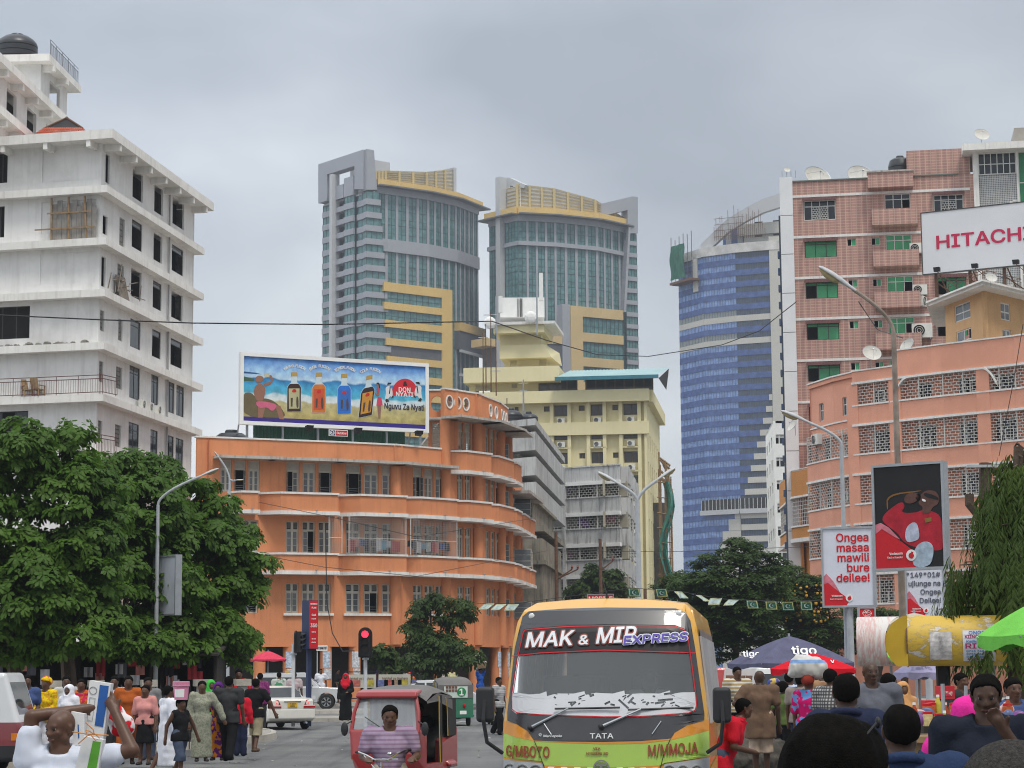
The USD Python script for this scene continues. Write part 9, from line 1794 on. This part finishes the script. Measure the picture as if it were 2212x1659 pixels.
def portrait(label,*a,post=None):
 t,F,q,(w,h)=board(label,*a,mat('black_print',(.012,.011,.012),.4,.2,2),post);JK=mat('jacket_print',(.36,.012,.025),.5,.25,6);SKP=mat('skin_print',(.10,.045,.035),.5,.2,9);JN=mat('jeans_print',(.34,.42,.50),.6,.3,9)
 prt(t,F,q,'printed_window',[(.18,.27),(.7,.25),(.7,.26),(.2,.285),(.2,.42),(.18,.42)],mat('amber_print',(.2,.09,.02),.6));prt(t,F,q,'printed_jacket',[(.10,.52),(.14,.46),(.40,.34),(.46,.40),(.38,.46),(.60,.47),(.72,.44),(.86,.46),(.99,.52),(1,.78),(.97,.86),(.55,.80),(.40,.74),(.34,.66),(.16,.57)],JK);prt(t,F,q,'printed_shirt',[(.45,.60),(.62,.54),(.66,.70),(.62,.74),(.44,.76)],mat('silver_print',(.42,.45,.55),.5,.3,9),2)
 prt(t,F,q,'printed_head',[(.66,.34),(.70,.28),(.80,.25),(.92,.27),(.97,.34),(.94,.40),(.86,.42),(.82,.48),(.70,.48),(.72,.41),(.66,.39)],SKP,2);prt(t,F,q,'printed_glasses',[(.74,.27),(.94,.32),(.96,.36),(.86,.34),(.74,.31)],BLACK,3);prt(t,F,q,'printed_smile',[(.71,.33),(.77,.35),(.76,.37),(.71,.355)],WHITE,3);prt(t,F,q,'printed_hand',[(.46,.29),(.56,.26),(.66,.28),(.66,.34),(.56,.38),(.44,.36)],SKP,3);prt(t,F,q,'printed_phone',[(.62,.28),(.70,.29),(.68,.36),(.62,.34)],blk,3)
 prt(t,F,q,'red_corner',[(0,1),(0,.66),(.1,.60),(.30,.70),(.54,.83),(.66,.9),(.6,1)],RED,3);prt(t,F,q,'pink_fade',[(0,.66),(0,.57),(.08,.55),(.2,.60),(.36,.72),(.3,.70),(.1,.61)],mat('pink_fade',(.52,.16,.2),.5,.3,8),4);prt(t,F,q,'printed_knee',[(.54,1),(.56,.86),(.62,.78),(.74,.745),(.84,.78),(.86,.86),(.80,1)],JN,4);prt(t,F,q,'jacket_badge',[(.74,.53),(.84,.52),(.84,.56),(.75,.57)],mat('badge_print',(.2,.13,.03),.5),3)
 x,z=q(.53,.88);roundel(t,F,x,z,w*.07,-.026);m=M();x,z=q(.40,.87);m.text('Vodacom',h*.022,x,z,-.026,.004,align='r');x,z=q(.40,.905);m.text('Kazi ni kwako',h*.018,x,z,-.026,.004,bold=False,align='r');fpart(t,F,'small_lettering',m,WHITE);return t
portrait('dark roadside poster of a laughing man in a red jacket on a phone',1886,2042,1000,1232,36.4,35.6);portrait('small distant copy of the red jacket poster under the flags',1719,1760,1311,1369,127.5,127.3,post=.55)
t,F,q,(w,h)=board('empty pale poster case showing through the left trees',331,381,1200,1330,56.6,55.6,PALEP)
for lb,u0,u1,v0,v1,y,sz in(('red MOBILE sign board above the bus roof',1268,1326,1283,1309,140,.36),('red MOBILE board with a white wire emblem above the kiosk awning',1854,1892,1311,1345,60,.2)):
 t,F,q,(w,h)=board(lb,u0,u1,v0,v1,y,y,RED,post=.5,name='sign_board');m=M();x,z=q(.04,.62) if u0<1500 else q(.5,.93);m.text('MOBILE',h*(.38 if u0<1500 else .17),x,z,-.012,.008,align='l' if u0<1500 else 'c');fpart(t,F,'lettering',m,WHITE)
 if u0>1500:pts=[q(.5+.33*math.cos(a),.38+.3*math.sin(a)) for a in np.linspace(0,2*PI,7)[:-1]]+[q(.45,.33)];m=M();[m.bar((pts[i][0],-.012,pts[i][1]),(pts[j][0],-.012,pts[j][1]),.005,3) for i,j in((0,1),(1,2),(2,3),(3,4),(4,5),(5,0),(6,0),(6,1),(6,2),(6,3),(6,4),(6,5),(0,2),(3,5))];fpart(t,F,'wire_emblem',m,WHITE)
ff=Face((px(40,49.6),49.6),(px(528,51.2),51.2))
fe=W('iron_fence','dark iron picket fence with pale concrete pillars behind the people on the left pavement','fence',(*ff.a,KERB));zf=1.75
IRON=mat('black_iron',(.022,.022,.022),.6,.15,5)
for u in(46,116,208,322,436,524):
 s,_=ff.at(u,1445);pl=sub(fe,'pillar');fpart(pl,ff,'shaft',M().box(s-.11,s+.11,-.11,.11,KERB-.02,zf-.1),mat('pale_pillar',(.42,.41,.38),.8,.15,2,streak=.4));fpart(pl,ff,'cap',M().box(s-.18,s+.18,-.18,.18,zf-.1,zf+.06),CONC)
for k in range(int(ff.L/.115)):
 x=.06+k*.115;fpart(fe,ff,'picket',M().box(x-.011,x+.011,-.011,.011,KERB,zf-.05),IRON)
fpart(fe,ff,'rail',M().box(0,ff.L,-.02,.02,KERB+.18,KERB+.22),IRON);fpart(fe,ff,'rail',M().box(0,ff.L,-.02,.02,zf-.35,zf-.31),IRON)
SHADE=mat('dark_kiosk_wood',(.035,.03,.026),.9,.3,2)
r=random.Random(17)
for i,(u0,u1,lb) in enumerate(((-60,150,'dark wooden kiosk hung with red cloths behind the fence, far left'),(165,330,'dark wooden kiosk in the shade behind the middle of the fence'),(345,468,'dark wooden kiosk behind the right end of the fence'))):
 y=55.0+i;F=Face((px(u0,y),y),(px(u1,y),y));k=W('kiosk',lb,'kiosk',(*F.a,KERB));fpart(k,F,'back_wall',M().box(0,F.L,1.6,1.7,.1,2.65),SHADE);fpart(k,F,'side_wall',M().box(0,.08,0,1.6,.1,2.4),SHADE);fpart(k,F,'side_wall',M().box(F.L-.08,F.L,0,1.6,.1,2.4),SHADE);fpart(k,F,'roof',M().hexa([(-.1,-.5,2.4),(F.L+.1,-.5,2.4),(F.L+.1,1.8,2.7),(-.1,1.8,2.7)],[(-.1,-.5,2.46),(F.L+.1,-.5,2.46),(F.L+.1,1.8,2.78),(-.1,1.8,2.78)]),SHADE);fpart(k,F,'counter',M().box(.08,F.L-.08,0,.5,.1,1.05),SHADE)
 for j in range(9):
  x=r.uniform(.1,F.L-.4);z=r.uniform(1.7,2.6);c=cloth_cols[r.choice((2,2,5,3,1,6))];fpart(k,F,'hanging_cloth',M().grid([[(x+.08*a,.1+.03*math.sin(a*2),z-.13*b) for a in range(4)] for b in range(r.randrange(3,6))]),mat('kiosk_cloth_%d'%int(c[0]*99),tuple(np.minimum(np.array(c)*1.3,.8)),.9))
def parasol(label,u,y,vt,ve,half,col,ribs=8,square=False,trim=None,words=(),group=None,sag=.35):
 """Canopy apex at row vt, rim at row ve, half its width in picture columns."""
 b=V3(px(u,y),y,MK if u>1400 else .16);t=thing('parasol',label,'parasol',b);za,ze,R=P(u,vt,y)[2]-b[2],P(u,ve,y)[2]-b[2],half*y/FPX;n=4 if square else ribs;off=PI/4+.25 if square else .2;mt_=cloth('parasol_%d'%int(sum(col)*1e4),col)
 for k in range(n):
  a0,a1=off+k*2*PI/n,off+(k+1)*2*PI/n;g=[]
  for q in np.linspace(0.02,1,7):
   zz=za-(za-ze)*(q**1.35*.75+q*.25);row=[]
   for w in np.linspace(0,1,7):
    p=(1-w)*V3(math.cos(a0),math.sin(a0),0)+w*V3(math.cos(a1),math.sin(a1),0);row.append(p*R*q*(1.25 if square else 1.03)+V3(0,0,zz-.04*math.sin(PI*w)*q*(za-ze)))
   g.append(row)
  g.append([np.array(p)*[.99,.99,1]-V3(0,0,.10+.03*math.sin(i*1.05)) for i,p in enumerate(g[-1])]);part(t,'canopy_panel',M().grid(g),mt_,50)
  part(t,'rib',M().bar((0,0,za-.06),np.array(g[-2][0])-V3(0,0,.02),.012),STEEL)
 part(t,'pole',M().tube([(0,0,0),(0,0,za+.06)],.024,8),STEEL)
 for s,su,sv,hh in words:
  p=P(su,sv,y)-b;d=V3(p[0],-math.sqrt(max((R*.62)**2-p[0]**2,.01)),p[2]);m=M().text(s,hh,0,0,0,.01,True,'c');k=(za-ze)/R*.8;part(t,'lettering',m.xf(lambda v:np.stack([v[:,0]+d[0],d[1]+(v[:,2]*.8)+v[:,1]-.10,v[:,2]*.75+d[2]],1)),WHITE)
 return t
parasol('faded red parasol by the arcade behind the silver estate',579,116,1406,1424,38,(.52,.05,.09))
parasol('large grey violet square parasol lettered tigo',1706,47,1374,1432,118,(.095,.095,.15),square=True,words=(('tigo',1727,1413,.22),('tigo',1622,1418,.16)))
parasol('bright red parasol just in front of the grey violet one',1757,43,1411,1444,94,(.50,.012,.022),words=(('v',1790,1432,.1),))
parasol('light green parasol jutting in at the right edge',2262,19,1292,1372,152,(.14,.42,.07))
parasol('small lime green parasol glimpsed under the yellow awning',1925,36,1408,1420,40,(.16,.45,.06))
parasol('pale beige parasol top peeping above the yellow awning',1978,40,1324,1348,75,(.40,.36,.28))
parasol('lilac parasol hanging low under the yellow awning',1985,37,1422,1452,56,(.30,.28,.42),words=(('zeno',1985,1438,.12),))
y=31.0;A,B=P(1852,1386,y),P(2330,1392,y-.6);L=float(np.linalg.norm((B-A)[:2]));R=.36;kz_=thing('kiosk_awning','peeling yellow barrel awning with a pasted RICA poster above the market stall','awning',A,math.atan2(B[1]-A[1],B[0]-A[0]))
KY=rawmat('peeling_yellow',{'g':('texture_coordinate',{}),'m':('mapping',{'scale':(.8,1.6,1.6)}),'n':('noise_texture',{'scale':3.2,'detail':8.0,'roughness':.68}),'r':('rgb_ramp',{'ramp':[(.52,(.50,.33,.035)),(.57,(.34,.24,.06)),(.60,(.50,.48,.44)),(.70,(.34,.33,.33))]}),'p':('principled_bsdf',{'roughness':.55})},[('g.object','m.vector'),('m.vector','n.vector'),('n.fac','r.fac'),('r.color','p.base_color')],'p.BSDF')
KW=rawmat('peeling_white',{'g':('texture_coordinate',{}),'m':('mapping',{'scale':(6,.9,.9)}),'n':('noise_texture',{'scale':2.2,'detail':8.0,'roughness':.65}),'r':('rgb_ramp',{'ramp':[(.45,(.55,.53,.50)),(.55,(.50,.30,.28)),(.62,(.55,.54,.52)),(.70,(.38,.12,.10))]}),'p':('principled_bsdf',{'roughness':.6})},[('g.object','m.vector'),('m.vector','n.vector'),('n.fac','r.fac'),('r.color','p.base_color')],'p.BSDF')
th=np.linspace(PI*.42,PI*1.62,22);arc_=[(R*math.cos(a),R*math.sin(a)) for a in th];x_=.70
part(kz_,'barrel',M().grid([[(x,p[0],p[1]) for p in arc_] for x in np.linspace(x_,L,12)]),KY,40)
part(kz_,'end_drum',M().grid([[(q*(x_-.30*math.sin(i/21*PI)),p[0]*.985,p[1]*(.93 if q<.01 else .985)) for i,p in enumerate(arc_)] for q in(0,.02,.3,.6,1.0)]),KW,40)
part(kz_,'end_cap',M().poly(Polygon([(x_-.14,-R),(x_+.02,-R),(x_+.02,R),(x_-.06,R*.96),(x_-.2,R*.7),(x_-.3,R*.2),(x_-.3,-R*.3),(x_-.22,-R*.75)]),-R*.9,-R*.88),mat('awning_inner_yellow',(.42,.27,.02),.6,.1,3))
part(kz_,'rim_strip',M().tube([(x_+.01,p[0]*1.01,p[1]*1.01) for p in arc_],.012,5),RUST);part(kz_,'support_post',M().tube([(1.2,.1,-A[2]),(1.2,.1,-.3)],.10,8),BLACK);part(kz_,'support_post',M().tube([(1.9,.2,-A[2]),(1.9,.2,-.3)],.035,8),STEEL)
qx=lambda u:(P(u,1400,y)[0]-A[0])*1.0
ps=sub(kz_,'pasted_poster');a,b_=qx(2075),qx(2142);ya_=lambda z:-math.sqrt(max((R+.004)**2-z*z,0))
part(ps,'sheet',M().grid([[(x,ya_(z)-.004,z) for x in(a,b_)] for z in np.linspace(.14,-.29,9)]),mat('poster_paper',(.55,.56,.60),.6));CB,CM=mat('ink_cyan',(.06,.20,.45),.6),mat('ink_magenta',(.36,.02,.12),.6)
for s,z,h_,c,w in(('ONGEA',.085,.045,CB,.62),('KIINGEREZA',.03,.045,CM,.86),('Katika wiki 6',-.03,.032,CB,.78),('RICA',-.115,.07,CM,.86),('0715 748 247',-.165,.025,CB,.8),('0755 560 950',-.205,.025,CB,.8),('0787 788 247',-.245,.025,CB,.8),('POSTA MPYA',-.278,.022,CM,.7)):
 part(ps,'lettering',M().text(s,h_,(a+b_)/2,z,0,.003,True,'c',(b_-a)*w).xf(lambda v:np.stack([v[:,0],np.array([ya_(q) for q in v[:,2]])-.006+v[:,1],v[:,2]],1)),c)
for u0,u1,z0,z1 in((2006,2052,-.27,.12),(2160,2195,-.18,.1)):part(kz_,'torn_poster',M().grid([[(x,ya_(z)-.003,z) for x in(qx(u0),qx(u1))] for z in np.linspace(z1,z0,7)]),mat('torn_paper',(.46,.44,.43),.7,.5,9))
y=21.0;F=Face((px(1975,y),y),(px(2090,y),y));ms=W('market_stall','low market stall table crowded with packets and bottles below the yellow awning','stall',(*F.a,MK));zt=F.at(2020,1590)[1]
fpart(ms,F,'table_top',M().box(-.15,F.L+.8,-.1,.8,zt-.06,zt),TIMBER)
for x in(0,F.L+.6):
 for yy in(0,.7):fpart(ms,F,'leg',M().box(x-.03,x+.03,yy-.03,yy+.03,MK,zt-.06),TIMBER)
fpart(ms,F,'display_pole',M().bar((.33,.3,zt),(.33,.3,zt+.5),.02).bar((.55,.35,zt),(.57,.35,zt+.48),.018),STEEL)
r=random.Random(6)
def good(label,x,yy,z,kind,col):
 p=F.world(x,yy,z);nm={'bottle':'bottle','packet':'packet','jar':'jar','tray':'tray'}[kind];t=thing(nm,label,nm,p,group='goods on the market stall' if kind!='tray' else None);mt_=mat('goods_%d_%d_%d'%tuple(int(9*c) for c in col),col,.4,.3,25,space='object')
 if kind=='bottle':part(t,'bottle_body',M().lathe([(.005,0),(.035,0),(.035,.13),(.014,.18),(.014,.2),(.005,.2)],10),mt_,40);part(t,'cap',M().lathe([(.016,.19),(.016,.215),(.003,.215)],8),WHITE)
 elif kind=='jar':part(t,'jar_body',M().lathe([(.005,0),(.05,0),(.055,.1),(.045,.12),(.004,.12)],12),mt_,40);part(t,'lid',M().lathe([(.048,.115),(.05,.14),(.003,.145)],12),RED)
 elif kind=='tray':part(t,'tray_body',hull([(x_,y_,0) for x_ in(-.16,.16) for y_ in(-.1,.1)],.025),mt_,35)
 else:part(t,'packet_body',solid([((-.04,0,.04),(.04,0,.05),.045,.04),((0,0,.09),(.02,0,.08),.035,.03)],.016,.015,None,.02,int(x*100)),mt_,True)
KINDS={'bottle':('small bottle with a white cap on the stall table',((.45,.4,.05),(.3,.05,.02),(.05,.15,.3))),'packet':('shiny plastic packet heaped on the stall table',((.4,.38,.45),(.16,.05,.2),(.45,.3,.3),(.08,.1,.2))),'jar':('jar with a red lid on the stall table',((.5,.4,.2),(.4,.1,.03)))}
for k in range(42):
 kd=r.choice(('packet','packet','bottle','jar'));lb,cs=KINDS[kd];good(lb,r.uniform(-.1,F.L+.6),.02+.7*(k/42),zt+.02+.17*(k/42),kd,r.choice(cs))
good('bright green plastic tray at the front of the stall table',.36,-.08,zt+.03,'tray',(.05,.5,.08))
for u0,u1,v0,v1,yb,lb in((1999,2021,1513,1537,22.4,'red carton of crisps stacked on the stall, lower left one'),(2024,2046,1516,1540,22.5,'red carton with pink print, lower right one on the stall'),(2031,2062,1482,1510,22.6,'red carton with yellow print on top of the stack')):
 a,c=P(u0,v1,yb),P(u1,v0,yb);w,h_=c[0]-a[0],c[2]-a[2];t=thing('carton',lb,'box',a);part(t,'box_body',M().box(0,w,0,.25,0,h_),mat('red_carton',(.42,.02,.03),.6));part(t,'printed_panel',M().box(w*.15,w*.85,-.004,-.001,h_*.25,h_*.6),cloth('carton_print',(.45,.05,.1),'print',(.5,.4,.3),30))
 if v0>1500:part(t,'shelf_below',M().box(-.02,w+.02,.0,.3,MK-a[2],-.004),SHADE)
y=117.0;F=Face((px(742,y),y),(px(888,y),y));bf=W('banner_fence','street railing hung with cream printed banners in front of the arcade','fence',(*F.a,.05));zt,zb=F.at(800,1457)[1],F.at(800,1486)[1]
for x0,x1 in((.02,.48),(.52,.99)):
 s=sub(bf,'banner');a,b_=x0*F.L,x1*F.L;fpart(s,F,'sheet',M().box(a,b_,-.02,.0,zb,zt),mat('banner_cream',(.46,.45,.38),.7,.12,1));fpart(s,F,'headline',M().text('Mahitaji ya biashara',.13,a+.2,zt-.28,-.02,.01,width=(b_-a)*.8),mat('banner_brown',(.22,.14,.10),.7))
 for k,c in enumerate(((.4,.1,.08),(.42,.34,.05),(.12,.14,.3),(.3,.2,.14))):fpart(s,F,'printed_block',M().box(a+.3+k*.75,a+.85+k*.75,-.035,-.021,zb+.08,zb+.42),mat(f'banner_ink_{k}',c,.7,.4,6))
 fpart(s,F,'post',M().box(b_+.02,b_+.12,-.03,.07,.05,zt+.25),navy)
fpart(bf,F,'rail',M().box(0,F.L,.05,.09,zt+.12,zt+.17),navy);fpart(bf,F,'foot_rail',M().box(0,F.L,.05,.09,.45,.5),navy)
FG=mat('flag_green',(.022,.085,.06),.8,.12,6);FGL=mat('flag_gold',(.36,.33,.12),.8);FGW=mat('flag_pale',(.34,.42,.40),.8)
fl_=[(1056,1306,-.9),(1082,1307,-.9),(1108,1307,-.7),(1369,1273,.15),(1428,1274,.2),(1466,1280,.7),(1511,1288,.9),(1546,1294,-.6),(1584,1297,-.9),(1624,1299,.15),(1665,1301,.08),(1701,1302,.03),(1741,1301,.0)]
def flag_mesh(T,wdt,hgt):
 g=lambda a,b_:V3(wdt*(a-.5)+.05*wdt*b_,-.06*math.sin(a*5+b_*2),-hgt*b_);q=np.linspace(0,1,6)
 m=[M().grid([[g(a,b_) for a in q] for b_ in q])];m2,m3_=M(),M();e=lambda p:p-V3(0,.012,0)
 for a0,a1,b0,b1 in((.05,.95,.05,.11),(.05,.95,.86,.93),(.05,.1,.11,.86),(.9,.95,.11,.86)):m2.grid([[e(g(a,b_)) for a in np.linspace(a0,a1,4)] for b_ in(b0,b1)])
 cr=[(.5+.22*math.cos(t),.5+.24*math.sin(t)) for t in np.linspace(.6,5.7,16)];ci=[(.56+.17*math.cos(t),.48+.19*math.sin(t)) for t in np.linspace(.6,5.7,16)];m3_.grid([[e(g(*a)) for a in cr],[e(g(*b_)) for b_ in ci]]);m3_.grid([[e(g(.62,.40)),e(g(.70,.42))],[e(g(.60,.48)),e(g(.68,.5))]])
 return m[0],m2,m3_
yf=60.0
for i,(u,v,tilt) in enumerate(fl_):
 y=yf+3*math.sin(i);p=P(u,v-2,y);where=('behind the left bus mirror' if i<3 else 'above the bus roof' if i<6 else 'before the dark trees' if i<11 else 'by the small red poster');t=thing('flag',('first ','second ','third ')[i]+'green crescent flag from the left on the string '+where if i<3 else f"green crescent flag {('first', 'second', 'third', 'first', 'second', 'third', 'fourth', 'fifth', 'first', 'second')[i - 3]} in its run on the string {where}",'flag',p,tilt*.9,'flags strung across the street');w_,h_=26*y/FPX,19*y/FPX
 a,b_,c=flag_mesh(None,w_,h_);sw=lambda m:m.xf(lambda q:np.stack([q[:,0],q[:,1]+abs(tilt)*q[:,2]*.9,q[:,2]*(1-.35*abs(tilt))],1));part(t,'cloth',sw(a),FG if abs(tilt)<.6 else FGW,True);part(t,'gold_border',sw(b_),FGL,kind='stuff');part(t,'crescent',sw(c),FGW,kind='stuff')
def wire(label,pts,r_=.016,name='overhead_wire',sag=0):
 q=np.array([P(*p) for p in pts]);n=10;o=[]
 for a,b_ in zip(q[:-1],q[1:]):o+=[a+(b_-a)*t-V3(0,0,sag*4*t*(1-t)) for t in np.linspace(0,1,n)[:-1]]
 o.append(q[-1]);base=o[0].copy();t=thing(name,label,'wire',base);part(t,'cable',M().tube(np.array(o)-base,r_,5),WIREM)
wire('string carrying the green flags across the street',[(1030,1304,60),(1112,1304,60),(1365,1270,60),(1470,1278,60),(1560,1294,60),(1700,1300,60),(1775,1296,48)],.008)
wire('thick sagging black cable crossing the sky from the white block to the yellow hotel',[(-40,679,70),(200,690,70),(420,698,72),(700,701,74),(1000,695,80),(1063,694,90),(1180,735,100),(1290,766,110),(1400,770,120),(1560,745,120),(1640,715,115),(1720,652,100)],.024)
wire('thin wire from the rusty lamp to the brick tower',[(1855,652,37),(1895,712,60),(1950,730,37)],.01);wire('slanting wire at the right edge running down to the lopped trunk',[(2210,700,34),(2190,820,34),(2158,985,34)],.006)
wire('pair of wires low in front of the orange balconies, upper one',[(560,1085,100),(720,1118,100),(900,1160,100),(1150,1120,140)],.014);wire('pair of wires low in front of the orange balconies, lower one',[(520,1190,100),(700,1225,100),(900,1245,100),(1180,1190,150)],.014);wire('wires running behind the double lamp to the blue tower',[(1200,1190,150),(1440,1192,150),(1770,1180,150)],.02)
wire('brown cable hanging down the orange wall to the red signal',[(703,1130,122),(706,1300,122),(718,1368,121.5),(740,1407,121),(765,1406,120)],.03)
for u,v0,v1,y,lb in((1204,1150,1420,150,'tall rusty power pole before the old shop house'),(1300,1164,1420,155,'thin power pole rising from the dark tree above the bus'),(1396,1272,1420,140,'short power pole beside the double armed lamp')):
 b=V3(px(u,y),y,0);h_=P(u,v0,y)[2];t=thing('power_pole',lb,'power pole',b);part(t,'pole',M().tube([(0,0,0),(0,0,h_)],[.16,.11],8),RUST)
 for k,(dz,dx) in enumerate(((2.6,1.1),(2.6,1.5)) if u<1250 else((1.6,.9),)):part(t,'bracket_arm',M().bar((0,0,h_-dz-.7),(dx,0,h_-dz),.05),RUST);part(t,'insulator',M().lathe([(.01,0),(.10,.04),(.05,.1),(.11,.16),(.05,.24),(.02,.3)],10,(dx,0,h_-dz)),mat('brown_insulator',(.14,.03,.02),.3))
def aerial(label,u,v0,v1,y,arms=(),r_=.05):
 b=P(u,v1,y);h_=P(u,v0,y)[2]-b[2];t=thing('aerial_mast',label,'aerial',b);part(t,'mast',M().tube([(0,0,0),(0,0,h_)],[r_,r_*.6],6),RUST if r_<.06 else STEEL)
 for z,w in arms:part(t,'crossbar',M().bar((-w,0,h_*z),(w,0,h_*z),.03),STEEL)
for a in((1044,720,850,150,((.93,.35),)),(1061,675,845,148,((.97,.5),(.8,.3))),(1050,700,845,146,()),(1072,720,855,147,((.4,.3),)),(1131,820,900,180,((.9,.4),(.7,.3)),.1),(1095,890,860,180,())):aerial(f'thin rusty aerial mast above the orange parapet at its {["left", "tallest", "bare", "right", "far", "low"][(1044, 1061, 1050, 1072, 1131, 1095).index(a[0])]} spot',*a)
for u,v0,v1,nm in((1072,640,700,'left'),(1160,590,690,'right')):
 y=264;b=P(u,v1,y);h_=P(u,v0,y)[2]-b[2];t=thing('phone_antenna',f'pale phone antenna on the {nm} side of the cabin on the yellow hotel','antenna',b);part(t,'mast',M().tube([(0,0,-2),(0,0,h_)],.12,6),STEEL);part(t,'panel',M().box(.3,.8,-.2,.2,h_*.4,h_),WHITE);part(t,'small_dish',M().add(trimesh.creation.icosphere(1,.8),trans(-.8,0,h_*.05)@np.diag([1,.4,1,1])),WHITE)
sg=thing('sunglasses','black sunglasses pushed up on the nearest head','sunglasses',P(1893,1562,4.2));part(sg,'temple_arm',M().tube([(0,0,0),(-.035,-.02,-.035),(-.07,-.03,-.085)],.0025,6),BLACK);part(sg,'lens',M().add(trimesh.creation.icosphere(1,.012),trans(.01,.04,.0)@np.diag([.5,1,1,1])),BLACK)
c_=P(1890,790,130)
